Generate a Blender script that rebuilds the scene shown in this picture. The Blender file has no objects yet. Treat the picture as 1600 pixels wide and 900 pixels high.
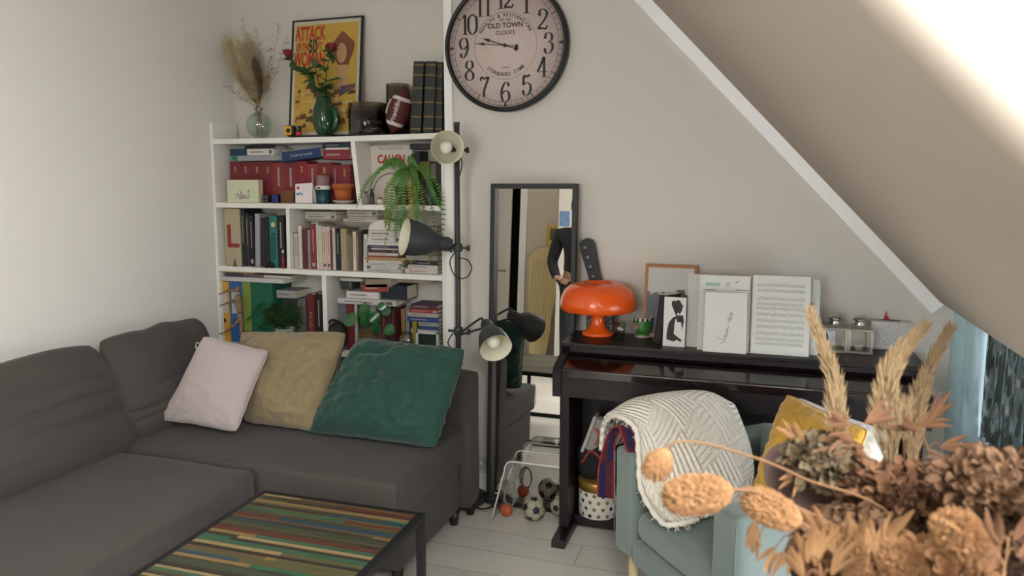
import bpy, bmesh, math, random
from mathutils import Vector, Matrix, noise

# ---------------------------------------------------------------- camera, world, lights, exposure
scn = bpy.context.scene
COL = scn.collection
F_PX = 1164.0
CAM = Vector((0, 0, 1.5))
PITCH = math.radians(6.5)
YAW = math.atan(390 * math.cos(PITCH) / F_PX)
CY = 285 + F_PX * math.tan(PITCH)      # the picture is a crop: its optical centre lies above the middle
camd = bpy.data.cameras.new('camera')
camd.sensor_width = 36.0
camd.lens = 36.0 * F_PX / 1600.0
camd.shift_y = -(450 - CY) / 1600.0
camd.clip_start = 0.02
camd.dof.use_dof = True
camd.dof.focus_distance = 3.1
camd.dof.aperture_fstop = 6.0
cam = bpy.data.objects.new('camera', camd)
cam.location = CAM
cam.rotation_euler = (math.pi / 2 - PITCH, 0, YAW)
COL.objects.link(cam)
scn.camera = cam

FW = Vector((-math.sin(YAW) * math.cos(PITCH), math.cos(YAW) * math.cos(PITCH), -math.sin(PITCH)))
RT = Vector((math.cos(YAW), math.sin(YAW), 0))
UP = RT.cross(FW)

def ray(u, v):
    return FW + RT * ((u - 800) / F_PX) + UP * ((CY - v) / F_PX)
def at(u, v, Y):
    d = ray(u, v); return CAM + d * (Y / d.y)
def atx(u, v, X):
    d = ray(u, v); return CAM + d * (X / d.x)
def atz(u, v, Z):
    d = ray(u, v); return CAM + d * ((Z - CAM.z) / d.z)
def pd(u, v, depth):
    return CAM + ray(u, v) * depth

world = bpy.data.worlds.new('world')
scn.world = world
world.use_nodes = True
wn = world.node_tree.nodes
bg = wn['Background']
bg.inputs[0].default_value = (0.86, 0.93, 1.0, 1)
bg.inputs[1].default_value = 8.0

def area(name, loc, target, sx, sy, power, color):
    l = bpy.data.lights.new(name, 'AREA')
    l.shape = 'RECTANGLE'; l.size = sx; l.size_y = sy; l.energy = power; l.color = color
    o = bpy.data.objects.new(name, l)
    o.location = loc
    d = Vector(target) - Vector(loc)
    o.rotation_euler = d.to_track_quat('-Z', 'Y').to_euler()
    COL.objects.link(o)
    return o
SKYLIGHT_POWER = 84
WINDOW_POWER = 66
REAR_POWER = 30
area('skylight_daylight', (0.62, -0.02, 2.15), (-0.25, 0.25, 0.9), 1.1, 1.0, SKYLIGHT_POWER, (1.0, 0.97, 0.92))
area('french_window_daylight', (1.55, 2.3, 1.15), (0.4, 2.3, 0.7), 1.6, 1.7, WINDOW_POWER, (0.93, 0.97, 1.0))
area('rear_fill_light', (-1.0, -1.72, 1.55), (-1.3, 2.0, 1.1), 1.1, 1.1, REAR_POWER, (1.0, 0.95, 0.88))  # added fill from an unseen source behind the camera, evens out the left wall
sund = bpy.data.lights.new('sun', 'SUN')
sund.energy = 1.8; sund.angle = math.radians(14); sund.color = (1.0, 0.95, 0.85)
sun = bpy.data.objects.new('sun', sund)
sun.rotation_euler = Vector((-0.30, 1.5, -0.95)).to_track_quat('-Z', 'Y').to_euler()
COL.objects.link(sun)

vs = scn.view_settings
vs.view_transform = 'Standard'; vs.look = 'None'; vs.gamma = 1.0
vs.use_curve_mapping = False
vs.exposure = 0.2

# ---------------------------------------------------------------- materials
def lin(c):
    return c / 12.92 if c <= 0.04045 else ((c + 0.055) / 1.055) ** 2.4
def rgb(h):
    h = h.lstrip('#')
    return tuple(lin(int(h[i:i + 2], 16) / 255) for i in (0, 2, 4)) + (1.0,)
MATS = {}
def M(hexc, rough=0.6, metal=0.0, bump=0.0, bscale=60.0, var=0.0, vscale=8.0, coat=0.0, sheen=0.0, stretch=None, spec=0.5):
    key = (hexc, rough, metal, bump, bscale, var, vscale, coat, sheen, stretch, spec)
    if key in MATS: return MATS[key]
    m = bpy.data.materials.new('surface_' + hexc.strip('#'))
    m.use_nodes = True
    nt = m.node_tree; n = nt.nodes; L = nt.links
    b = n['Principled BSDF']
    b.inputs['Base Color'].default_value = rgb(hexc)
    b.inputs['Roughness'].default_value = rough
    b.inputs['Metallic'].default_value = metal
    b.inputs['Specular IOR Level'].default_value = spec
    if coat: b.inputs['Coat Weight'].default_value = coat; b.inputs['Coat Roughness'].default_value = 0.08
    if sheen:
        b.inputs['Sheen Weight'].default_value = sheen
        b.inputs['Sheen Roughness'].default_value = 0.5
    if bump or var:
        tc = n.new('ShaderNodeTexCoord')
        vec = tc.outputs['Object']
        if stretch:
            mp = n.new('ShaderNodeMapping'); mp.inputs['Scale'].default_value = stretch
            L.new(vec, mp.inputs[0]); vec = mp.outputs[0]
    if var:
        t = n.new('ShaderNodeTexNoise'); t.inputs['Scale'].default_value = vscale; t.inputs['Detail'].default_value = 4
        L.new(vec, t.inputs['Vector'])
        mx = n.new('ShaderNodeMix'); mx.data_type = 'RGBA'
        c = rgb(hexc)
        mx.inputs[6].default_value = tuple(x * (1 - var) for x in c[:3]) + (1,)
        mx.inputs[7].default_value = tuple(min(1, x * (1 + var)) for x in c[:3]) + (1,)
        L.new(t.outputs[0], mx.inputs[0]); L.new(mx.outputs[2], b.inputs['Base Color'])
    if bump:
        t = n.new('ShaderNodeTexNoise'); t.inputs['Scale'].default_value = bscale; t.inputs['Detail'].default_value = 3
        L.new(vec, t.inputs['Vector'])
        bp = n.new('ShaderNodeBump'); bp.inputs['Strength'].default_value = bump; bp.inputs['Distance'].default_value = 0.005
        L.new(t.outputs[0], bp.inputs['Height']); L.new(bp.outputs[0], b.inputs['Normal'])
    MATS[key] = m
    return m
def glassmat(name, tint=(1, 1, 1, 1), clear=0.85, rough=0.03):
    m = bpy.data.materials.new(name); m.use_nodes = True
    nt = m.node_tree; n = nt.nodes; L = nt.links
    out = n['Material Output']
    tr = n.new('ShaderNodeBsdfTransparent'); tr.inputs[0].default_value = tint
    gl = n.new('ShaderNodeBsdfGlossy'); gl.inputs['Roughness'].default_value = rough
    fr = n.new('ShaderNodeLayerWeight'); fr.inputs[0].default_value = 0.35
    mr = n.new('ShaderNodeMapRange'); mr.inputs['To Min'].default_value = 1 - clear; mr.inputs['To Max'].default_value = 0.45
    L.new(fr.outputs['Facing'], mr.inputs['Value'])
    mx = n.new('ShaderNodeMixShader')
    L.new(mr.outputs[0], mx.inputs[0]); L.new(tr.outputs[0], mx.inputs[1]); L.new(gl.outputs[0], mx.inputs[2])
    L.new(mx.outputs[0], out.inputs[0])
    return m
def weave(hexc, scale=420, strength=0.25, rough=0.95, var=0.12, sheen=0.2, vscale=90):
    """cloth: crossed fine threads plus mottling"""
    key = ('weave', hexc, scale, strength, rough, var, sheen)
    if key in MATS: return MATS[key]
    m = bpy.data.materials.new('cloth_' + hexc.strip('#')); m.use_nodes = True
    nt = m.node_tree; n = nt.nodes; L = nt.links
    b = n['Principled BSDF']; b.inputs['Roughness'].default_value = rough
    b.inputs['Specular IOR Level'].default_value = 0.2
    b.inputs['Sheen Weight'].default_value = sheen
    tc = n.new('ShaderNodeTexCoord')
    t1 = n.new('ShaderNodeTexNoise'); t1.inputs['Scale'].default_value = vscale; t1.inputs['Detail'].default_value = 5
    mp = n.new('ShaderNodeMapping'); mp.inputs['Scale'].default_value = (1, 1, 4)
    L.new(tc.outputs['Object'], mp.inputs[0]); L.new(mp.outputs[0], t1.inputs['Vector'])
    t2 = n.new('ShaderNodeTexNoise'); t2.inputs['Scale'].default_value = 5
    L.new(tc.outputs['Object'], t2.inputs['Vector'])
    ad = n.new('ShaderNodeMath'); ad.operation = 'ADD'
    L.new(t1.outputs[0], ad.inputs[0]); L.new(t2.outputs[0], ad.inputs[1])
    hf = n.new('ShaderNodeMath'); hf.operation = 'MULTIPLY'; hf.inputs[1].default_value = 0.5
    L.new(ad.outputs[0], hf.inputs[0])
    mx = n.new('ShaderNodeMix'); mx.data_type = 'RGBA'
    c = rgb(hexc)
    mx.inputs[6].default_value = tuple(x * (1 - 2 * var) for x in c[:3]) + (1,)
    mx.inputs[7].default_value = tuple(min(1, x * (1 + 2 * var)) for x in c[:3]) + (1,)
    L.new(hf.outputs[0], mx.inputs[0]); L.new(mx.outputs[2], b.inputs['Base Color'])
    v = n.new('ShaderNodeTexVoronoi'); v.inputs['Scale'].default_value = scale
    L.new(tc.outputs['Object'], v.inputs['Vector'])
    bp = n.new('ShaderNodeBump'); bp.inputs['Strength'].default_value = strength; bp.inputs['Distance'].default_value = 0.002
    L.new(v.outputs['Distance'], bp.inputs['Height']); L.new(bp.outputs[0], b.inputs['Normal'])
    MATS[key] = m
    return m

# ---------------------------------------------------------------- mesh helpers
class B:
    """collects geometry in world coordinates"""
    def __init__(s):
        s.bm = bmesh.new(); s.m = 0
    def _new(s, faces, smooth=False):
        for f in faces:
            f.material_index = s.m; f.smooth = smooth
    def hexa(s, pts, bev=0.0, seg=2):
        vs_ = [s.bm.verts.new(p) for p in pts]
        idx = [(0, 3, 2, 1), (4, 5, 6, 7), (0, 1, 5, 4), (1, 2, 6, 5), (2, 3, 7, 6), (3, 0, 4, 7)]
        fs = [s.bm.faces.new([vs_[i] for i in q]) for q in idx]
        s._new(fs)
        if bev > 0:
            es = list({e for f in fs for e in f.edges})
            r = bmesh.ops.bevel(s.bm, geom=es, offset=bev, segments=seg, affect='EDGES', profile=0.6)
            s._new(r['faces'])
        return s
    def box(s, x0, x1, y0, y1, z0, z1, bev=0.0, seg=2):
        x0, x1 = sorted((x0, x1)); y0, y1 = sorted((y0, y1)); z0, z1 = sorted((z0, z1))
        return s.hexa([(x0, y0, z0), (x1, y0, z0), (x1, y1, z0), (x0, y1, z0), (x0, y0, z1), (x1, y0, z1), (x1, y1, z1), (x0, y1, z1)], bev, seg)
    def obox(s, c, ax, ay, az, hx, hy, hz, bev=0.0, seg=2):
        c = Vector(c); ax = Vector(ax).normalized() * hx; ay = Vector(ay).normalized() * hy; az = Vector(az).normalized() * hz
        pts = [c - ax - ay - az, c + ax - ay - az, c + ax + ay - az, c - ax + ay - az, c - ax - ay + az, c + ax - ay + az, c + ax + ay + az, c - ax + ay + az]
        return s.hexa(pts, bev, seg)
    def bar(s, a, b, w, h=None, up=(0, 0, 1), bev=0.0):
        a = Vector(a); b = Vector(b); h = w if h is None else h
        d = (b - a); L_ = d.length; d.normalize()
        upv = Vector(up)
        if abs(d.dot(upv)) > 0.99: upv = Vector((0, 1, 0))
        x = d.cross(upv).normalized(); y = x.cross(d)
        return s.obox((a + b) / 2, d, x, y, L_ / 2, w / 2, h / 2, bev)
    def lathe(s, prof, o=(0, 0, 0), axis=(0, 0, 1), seg=32, caps=False, sx=1.0):
        o = Vector(o); q = Vector(axis).normalized().to_track_quat('Z', 'Y')
        rings = []
        for r, z in prof:
            if r < 1e-6:
                rings.append([s.bm.verts.new(o + q @ Vector((0, 0, z)))])
            else:
                rings.append([s.bm.verts.new(o + q @ Vector((r * sx * math.cos(2 * math.pi * k / seg), r * math.sin(2 * math.pi * k / seg), z))) for k in range(seg)])
        fs = []
        for a, b in zip(rings, rings[1:]):
            for k in range(seg):
                k2 = (k + 1) % seg
                if len(a) == 1 and len(b) == 1: continue
                if len(a) == 1: fs.append(s.bm.faces.new((a[0], b[k2], b[k])))
                elif len(b) == 1: fs.append(s.bm.faces.new((a[k], a[k2], b[0])))
                else: fs.append(s.bm.faces.new((a[k], a[k2], b[k2], b[k])))
        if caps:
            if len(rings[0]) > 1: fs.append(s.bm.faces.new(list(reversed(rings[0]))))
            if len(rings[-1]) > 1: fs.append(s.bm.faces.new(rings[-1]))
        s._new(fs, True)
        return s
    def cyl(s, a, b, r, r2=None, seg=20):
        a = Vector(a); b = Vector(b); r2 = r if r2 is None else r2
        L_ = (b - a).length
        e = min(r, r2, L_) * 0.08
        return s.lathe([(0, 0), (r - e, 0), (r, e), (r2, L_ - e), (r2 - e, L_), (0, L_)], a, b - a, seg)
    def sphere(s, c, r, su=20, sv=12, sc=(1, 1, 1), axis=None):
        prof = [(r * math.sin(math.pi * k / sv), -r * math.cos(math.pi * k / sv)) for k in range(sv + 1)]
        prof[0] = (0, -r); prof[-1] = (0, r)
        n0 = len(s.bm.verts)
        s.lathe(prof, (0, 0, 0), axis or (0, 0, 1), su)
        s.bm.verts.ensure_lookup_table()
        for v in s.bm.verts[n0:]:
            v.co = Vector((v.co.x * sc[0], v.co.y * sc[1], v.co.z * sc[2])) + Vector(c)
        return s
    def tube(s, pts, r, seg=8, closed=False):
        pts = [Vector(p) for p in pts]
        rr = r if isinstance(r, (list, tuple)) else [r] * len(pts)
        rings = []
        prevx = None
        n = len(pts)
        for i, p in enumerate(pts):
            if closed: d = pts[(i + 1) % n] - pts[i - 1]
            else: d = pts[min(i + 1, n - 1)] - pts[max(i - 1, 0)]
            if d.length < 1e-9: d = Vector((0, 0, 1))
            d.normalize()
            if prevx is None:
                u = Vector((0, 0, 1)) if abs(d.z) < 0.9 else Vector((1, 0, 0))
                x = d.cross(u).normalized()
            else:
                x = (prevx - d * prevx.dot(d)).normalized()
            prevx = x; y = d.cross(x)
            rings.append([s.bm.verts.new(p + (x * math.cos(2 * math.pi * k / seg) + y * math.sin(2 * math.pi * k / seg)) * rr[i]) for k in range(seg)])
        fs = []
        pairs = list(zip(rings, rings[1:])) + ([(rings[-1], rings[0])] if closed else [])
        for a, b in pairs:
            for k in range(seg):
                k2 = (k + 1) % seg
                fs.append(s.bm.faces.new((a[k], a[k2], b[k2], b[k])))
        if not closed:
            fs.append(s.bm.faces.new(list(reversed(rings[0])))); fs.append(s.bm.faces.new(rings[-1]))
        s._new(fs, True)
        return s
    def grid(s, fn, nu, nv, smooth=True, closeu=False, uv=False):
        vv = [[s.bm.verts.new(fn(i / nu, j / nv)) for j in range(nv + 1)] for i in range(nu if closeu else nu + 1)]
        fs = []
        lay = s.bm.loops.layers.uv.verify() if uv else None
        for i in range(nu):
            i2 = (i + 1) % len(vv) if closeu else i + 1
            for j in range(nv):
                f = s.bm.faces.new((vv[i][j], vv[i2][j], vv[i2][j + 1], vv[i][j + 1]))
                if uv:
                    for lp, c in zip(f.loops, ((i, j), (i + 1, j), (i + 1, j + 1), (i, j + 1))):
                        lp[lay].uv = (c[0] / nu, c[1] / nv)
                fs.append(f)
        s._new(fs, smooth)
        return s
    def poly(s, pts):
        f = s.bm.faces.new([s.bm.verts.new(p) for p in pts]); s._new([f]); return s
    def prism(s, pts, off):
        off = Vector(off)
        a = [s.bm.verts.new(p) for p in pts]; b = [s.bm.verts.new(Vector(p) + off) for p in pts]
        fs = [s.bm.faces.new(list(reversed(a))), s.bm.faces.new(b)]
        n = len(pts)
        for k in range(n):
            fs.append(s.bm.faces.new((a[k], a[(k + 1) % n], b[(k + 1) % n], b[k])))
        s._new(fs)
        return s
    def soft(s, c, ax, ay, az, hx, hy, hz, r=0.04, n=14, bulge=0.0, nz=0.0, nsc=6.0, seed=0, pin=0.0):
        """upholstered block: rounded, slightly puffed, lightly uneven"""
        c = Vector(c); ax = Vector(ax).normalized(); ay = Vector(ay).normalized(); az = Vector(az).normalized()
        h = Vector((hx, hy, hz)); r = min(r, hx, hy, hz)
        cache = {}
        def vert(p):
            key = (round(p[0], 5), round(p[1], 5), round(p[2], 5))
            if key in cache: return cache[key]
            q = Vector([p[k] * h[k] for k in range(3)])
            inn = Vector([max(-(h[k] - r), min(h[k] - r, q[k])) for k in range(3)])
            d = q - inn
            if d.length > 1e-9: q = inn + d.normalized() * r
            bu = (1 - p[0] ** 2) * (1 - p[1] ** 2) if abs(p[2]) > 0.999 else 0
            if bulge: q.z += math.copysign(bulge, p[2]) * (1 - p[0] ** 2) * (1 - p[1] ** 2) * abs(p[2])
            w = c + ax * q.x + ay * q.y + az * q.z
            if nz:
                nn = noise.noise_vector(w * nsc + Vector((seed, seed * 1.7, 0)))
                w += nn * nz + noise.noise_vector(w * nsc * 3.1) * nz * 0.3
            v = s.bm.verts.new(w); cache[key] = v; return v
        fs = []
        def warp(t):  # concentrates the loops near the edges
            return math.copysign(abs(t) ** 0.6, t) if t else 0.0
        T = [warp(-1 + 2 * i / n) for i in range(n + 1)]
        for axis in range(3):
            for sg in (-1, 1):
                for i in range(n):
                    for j in range(n):
                        quad = []
                        for di, dj in ((0, 0), (1, 0), (1, 1), (0, 1)):
                            p = [0, 0, 0]; p[axis] = sg; p[(axis + 1) % 3] = T[i + di]; p[(axis + 2) % 3] = T[j + dj]
                            quad.append(vert(p))
                        if sg < 0: quad.reverse()
                        try: fs.append(s.bm.faces.new(quad))
                        except ValueError: pass
        s._new(fs, True)
        return s
    def text(s, body, size, o, ax, ay, bold=0.0, depth=0.0004, align='CENTER', spacing=1.0, sx=1.0, shear=0.0):
        cu = bpy.data.curves.new('lettering', 'FONT')
        cu.body = body; cu.size = size; cu.align_x = align; cu.align_y = 'CENTER'
        cu.offset = bold; cu.space_character = spacing; cu.resolution_u = 3; cu.shear = shear
        ob = bpy.data.objects.new('lettering_source', cu)
        me = bpy.data.meshes.new_from_object(ob)
        ax = Vector(ax).normalized(); ay = Vector(ay).normalized(); az = ax.cross(ay)
        o = Vector(o)
        vmap = [s.bm.verts.new(o + ax * v.co.x * sx + ay * v.co.y + az * depth) for v in me.vertices]
        fs = []
        for p in me.polygons:
            try: fs.append(s.bm.faces.new([vmap[i] for i in p.vertices]))
            except ValueError: pass
        s._new(fs)
        bpy.data.objects.remove(ob); bpy.data.curves.remove(cu); bpy.data.meshes.remove(me)
        return s

def base_of(parent):
    v = Vector((0, 0, 0))
    while parent is not None:
        v += Vector(parent.location); parent = parent.parent
    return v
def obj(name, b, mat, parent=None, at_=None, label=None, mods=None):
    """link the collected geometry as ONE mesh object"""
    me = bpy.data.meshes.new(name)
    off = base_of(parent) if parent is not None else Vector(at_ if at_ is not None else (0, 0, 0))
    loc = Vector((0, 0, 0)) if parent is not None else off
    bmesh.ops.translate(b.bm, verts=b.bm.verts[:], vec=-off)
    bmesh.ops.recalc_face_normals(b.bm, faces=b.bm.faces[:])
    b.bm.to_mesh(me); b.bm.free()
    for m in (mat if isinstance(mat, (list, tuple)) else [mat]): me.materials.append(m)
    o = bpy.data.objects.new(name, me)
    o.location = loc
    COL.objects.link(o)
    if parent is not None: o.parent = parent
    if label: o['label'] = label
    return o
def tag(o, label=None, cat=None, group=None, kind=None):
    if label: o['label'] = label
    if cat: o['category'] = cat
    if group: o['group'] = group
    if kind: o['kind'] = kind
    return o
def thing(name, label, cat, loc, group=None):
    o = bpy.data.objects.new(name, None)
    o.empty_display_size = 0.05
    o.location = loc
    COL.objects.link(o)
    return tag(o, label, cat, group)
def struct(name, b, mat):
    return tag(obj(name, b, mat), kind='structure')
def cat_rom(P, t):
    n = len(P) - 1
    x = max(0.0, min(0.99999, t)) * n; i = int(x); f = x - i
    p0 = P[max(i - 1, 0)]; p1 = P[i]; p2 = P[min(i + 1, n)]; p3 = P[min(i + 2, n)]
    return 0.5 * ((2 * p1) + (p2 - p0) * f + (2 * p0 - 5 * p1 + 4 * p2 - p3) * f * f + (3 * p1 - p0 - 3 * p2 + p3) * f ** 3)
def smooth_path(P, n):
    P = [Vector(p) for p in P]
    return [cat_rom(P, k / n) for k in range(n + 1)]
def skin(name, verts, edges, radii, mat, parent, sub=2, root=0):
    me = bpy.data.meshes.new(name)
    off = base_of(parent)
    me.from_pydata([Vector(v) - off for v in verts], edges, [])
    me.materials.append(mat)
    o = bpy.data.objects.new(name, me); COL.objects.link(o); o.parent = parent
    me.attributes.get('skin_vertices')
    md = o.modifiers.new('skin', 'SKIN')
    if not me.skin_vertices: pass
    for k, r in enumerate(radii):
        rr = r if isinstance(r, tuple) else (r, r)
        me.skin_vertices[0].data[k].radius = rr
        me.skin_vertices[0].data[k].use_root = (k == root)
    md.use_smooth_shade = True
    sd = o.modifiers.new('subsurf', 'SUBSURF'); sd.levels = sub; sd.render_levels = sub
    return o
X, Y_, Z = Vector((1, 0, 0)), Vector((0, 1, 0)), Vector((0, 0, 1))
D = 3.3
rnd = random.Random(7)

# ---------------------------------------------------------------- the room
WALL = M('#d7d1c8', 0.9, bump=0.08, bscale=90)
WALLW = M('#e9e4dc', 0.85, bump=0.08, bscale=90)
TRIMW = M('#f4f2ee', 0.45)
SHELFW = M('#ece9e2', 0.45)
XL = -2.795
YB = -1.55
YA = 3.52           # back of the alcove
XR = 0.68           # where the slope ends over the window bay
xe = -1.418         # right edge of the alcove

# floor boards
fm = bpy.data.materials.new('floor_boards'); fm.use_nodes = True
nt = fm.node_tree; n = nt.nodes; L = nt.links
b_ = n['Principled BSDF']; b_.inputs['Roughness'].default_value = 0.38
tc = n.new('ShaderNodeTexCoord')
br = n.new('ShaderNodeTexBrick')
br.inputs['Color1'].default_value = rgb('#d6d0c6'); br.inputs['Color2'].default_value = rgb('#cbc5bb'); br.inputs['Mortar'].default_value = rgb('#9d968b')
br.inputs['Scale'].default_value = 1.0; br.inputs['Mortar Size'].default_value = 0.0022
br.inputs['Brick Width'].default_value = 1.3; br.inputs['Row Height'].default_value = 0.17
L.new(tc.outputs['Object'], br.inputs['Vector'])
nz_ = n.new('ShaderNodeTexNoise'); nz_.inputs['Scale'].default_value = 6; nz_.inputs['Detail'].default_value = 8
mp = n.new('ShaderNodeMapping'); mp.inputs['Scale'].default_value = (1, 14, 1)
L.new(tc.outputs['Object'], mp.inputs[0]); L.new(mp.outputs[0], nz_.inputs['Vector'])
mx = n.new('ShaderNodeMix'); mx.data_type = 'RGBA'; mx.blend_type = 'MULTIPLY'; mx.inputs[0].default_value = 0.25
L.new(br.outputs['Color'], mx.inputs[6]); L.new(nz_.outputs[0], mx.inputs[7]); L.new(mx.outputs[2], b_.inputs['Base Color'])
struct('floor', B().box(-3.6, 1.4, -3.0, 3.7, -0.1, 0.0), fm)

struct('wall_left', B().box(XL - 0.12, XL, -1.2, YA + 0.1, 0, 2.6), WALLW)
struct('wall_alcove', B().box(XL - 0.1, xe + 0.2, YA, YA + 0.12, 0, 2.6), WALL)
struct('wall_back', B().box(xe, 1.4, D, D + 0.2, 0, 2.6), WALL)
# rear side of the room, seen in the mirror
dx0, dx1 = -3.3, -2.54
bw = B()
bw.box(-3.6, dx0, YB - 0.1, YB, 0, 2.6); bw.box(dx0, dx1, YB - 0.1, YB, 2.08, 2.6)
bw.box(dx1, -1.55, YB - 0.1, YB, 0, 2.6); bw.box(-1.55, -0.45, YB - 0.1, YB, 0, 1.0); bw.box(-1.55, -0.45, YB - 0.1, YB, 2.1, 2.6); bw.box(-0.45, 1.4, YB - 0.1, YB, 0, 2.6)
struct('wall_rear', bw, M('#c9c0b0', 0.9))
jog = B().box(-3.6, XL, -1.3, -1.2, 0, 2.6).box(-3.6, -3.5, -3.0, -1.2, 0, 2.6)
struct('wall_jog', jog, WALLW)
struct('wall_hall', B().box(-3.6, -2.2, -3.0, -2.9, 0, 2.6).box(-2.3, -2.2, -2.9, YB - 0.1, 0, 2.6), M('#6b625a', 0.9))
struct('ceiling', B().box(-3.6, -0.6, -3.0, YA + 0.1, 2.5, 2.6), TRIMW)
dlf = B().box(-3.28, -2.655, YB - .05, YB - .01, 0.005, 2.06, .003)
dr1 = struct('door_1', dlf, M('#e2ddd2', .5))
obj('door_handle', B().cyl((-2.70, YB - .01, 1.0), (-2.70, YB + .04, 1.0), .009, seg=12).cyl((-2.70, YB + .04, 1.0), (-2.80, YB + .04, 1.0), .009, seg=12), M('#8a8a88', .3, 1.0), dr1)
# doorway casing
c = B()
c.box(dx1, dx1 + 0.08, YB, YB + 0.02, 0, 2.16, 0.004).box(dx0 - 0.08, dx0, YB, YB + 0.02, 0, 2.16, 0.004).box(dx0, dx1, YB, YB + 0.02, 2.08, 2.16, 0.004)
struct('trim_1', c, TRIMW)
# unseen rear window, put in as the opening for the added fill light
wf = B()
for a in ((-1.55, -1.5, 1.0, 2.1), (-0.5, -0.45, 1.0, 2.1), (-1.55, -0.45, 1.0, 1.05), (-1.55, -0.45, 2.05, 2.1), (-1.02, -0.98, 1.0, 2.1)):
    wf.box(a[0], a[1], YB - 0.08, YB - 0.02, a[2], a[3], 0.004)
w3 = struct('window_added', wf, TRIMW)
PANE = glassmat('window_glass', (0.97, 0.98, 0.98, 1), 0.96)
obj('pane', B().box(-1.5, -0.5, YB - 0.055, YB - 0.05, 1.05, 2.05), PANE, w3)

# sloping ceiling with the roof window
A0 = at(990, 0, D); A1 = at(1450, 485, D)
sd_ = Vector((A1.x - A0.x, 0, A1.z - A0.z)).normalized()      # down the slope
nn_ = Vector((sd_.z, 0, -sd_.x)) if sd_.z < 0 else Vector((-sd_.z, 0, sd_.x))
if nn_.z > 0: nn_ = -nn_                                       # into the room
OFF = 0.052
P0 = Vector((A0.x, 0, A0.z)) - nn_ * OFF
def sl(s_, y, d_=0.0):   # along the slope, along the room, outwards through the roof
    return P0 + sd_ * s_ + Vector((0, y, 0)) - nn_ * d_
sTop = (2.5 - P0.z) / sd_.z
sBot = (XR - P0.x) / sd_.x
SY0, SY1 = -0.60, 0.79
S0 = (-0.42 - P0.x) / sd_.x; S1 = sBot - 0.22
sc_ = B()
TH = 0.30
rings = []
outer = [(sTop - 0.12, -1.7), (sBot, -1.7), (sBot, D + 0.02), (sTop - 0.12, D + 0.02)]
def holeloop(e, d_):
    pts = []
    rc = 0.04 + e
    for cx_, cy_, a0 in ((S0 - e, SY0 - e, 180), (S1 + e, SY0 - e, 270), (S1 + e, SY1 + e, 0), (S0 - e, SY1 + e, 90)):
        ox = cx_ + (rc if a0 in (180, 90) else -rc); oy = cy_ + (rc if a0 in (180, 270) else -rc)
        for k in range(5):
            a = math.radians(a0 + 90 * k / 4)
            pts.append((ox + rc * math.cos(a), oy + rc * math.sin(a), d_))
    return pts
loops = []
RB = 0.045
for k in range(9):
    t = math.pi / 2 * k / 8
    loops.append(holeloop(RB * (1 - math.sin(t)), RB * (1 - math.cos(t))))
loops.append(holeloop(-0.02, TH))
bmv = [[sc_.bm.verts.new(sl(*p)) for p in lp] for lp in loops]
for a, b in zip(bmv, bmv[1:]):
    for k in range(20):
        f = sc_.bm.faces.new((a[k], a[(k + 1) % 20], b[(k + 1) % 20], b[k])); f.smooth = True
ov = [sc_.bm.verts.new(sl(x, y)) for x, y in outer]
for q in range(4):   # the four fans between hole and outline
    i0 = q * 5; o1 = ov[[0, 1, 2, 3][q]]; o2 = ov[[1, 2, 3, 0][q]]
    seg = [bmv[0][(i0 + k) % 20] for k in range(5)]
    for k in range(4): sc_.bm.faces.new((o1, seg[k + 1], seg[k]))
    sc_.bm.faces.new((o1, o2, bmv[0][(i0 + 5) % 20], seg[4]))
ot = [sc_.bm.verts.new(sl(x, y, TH)) for x, y in outer]
for q in range(4):
    sc_.bm.faces.new((ov[q], ot[q], ot[(q + 1) % 4], ov[(q + 1) % 4]))
# roof side, around the hole
hv = bmv[-1]
for q in range(4):
    i0 = q * 5; o1 = ot[q]; o2 = ot[(q + 1) % 4]
    seg = [hv[(i0 + k) % 20] for k in range(5)]
    for k in range(4): sc_.bm.faces.new((o1, seg[k], seg[k + 1]))
    sc_.bm.faces.new((o1, seg[4], hv[(i0 + 5) % 20], o2))
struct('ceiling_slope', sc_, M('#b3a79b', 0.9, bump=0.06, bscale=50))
# roof window
def slbox(b, s0, s1, y0, y1, d0, d1, bev=0.0):
    b.hexa([sl(s0, y0, d0), sl(s1, y0, d0), sl(s1, y1, d0), sl(s0, y1, d0), sl(s0, y0, d1), sl(s1, y0, d1), sl(s1, y1, d1), sl(s0, y1, d1)], bev)
rw = B()
for a in ((S0 - .01, S1 + .01, SY0 - .01, SY0 + .04), (S0 - .01, S1 + .01, SY1 - .04, SY1 + .01), (S0 - .01, S0 + .05, SY0, SY1), (S1 - .05, S1 + .01, SY0, SY1)):
    slbox(rw, a[0], a[1], a[2], a[3], TH - 0.03, TH + 0.04, 0.004)
w1 = struct('window_1', rw, TRIMW)
gb = B(); slbox(gb, S0 + .04, S1 - .04, SY0 + .03, SY1 - .03, TH + 0.0, TH + 0.006)
obj('pane', gb, PANE, w1)
# white trim bar that follows the slope along the back wall
tb = B()
q0 = sTop - 0.02; q1 = sBot + 0.02
e0 = Vector((A0.x, 0, A0.z))
def tp(s_, dn, y): return e0 + sd_ * s_ - nn_ * dn + Vector((0, y, 0))
tb.hexa([tp(q0, 0, D + .002), tp(q1, 0, D + .002), tp(q1, 0, D - .03), tp(q0, 0, D - .03), tp(q0, OFF + .004, D + .002), tp(q1, OFF + .004, D + .002), tp(q1, OFF + .004, D - .03), tp(q0, OFF + .004, D - .03)], 0.003)
struct('trim_2', tb, M('#ffffff', 0.35))
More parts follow.
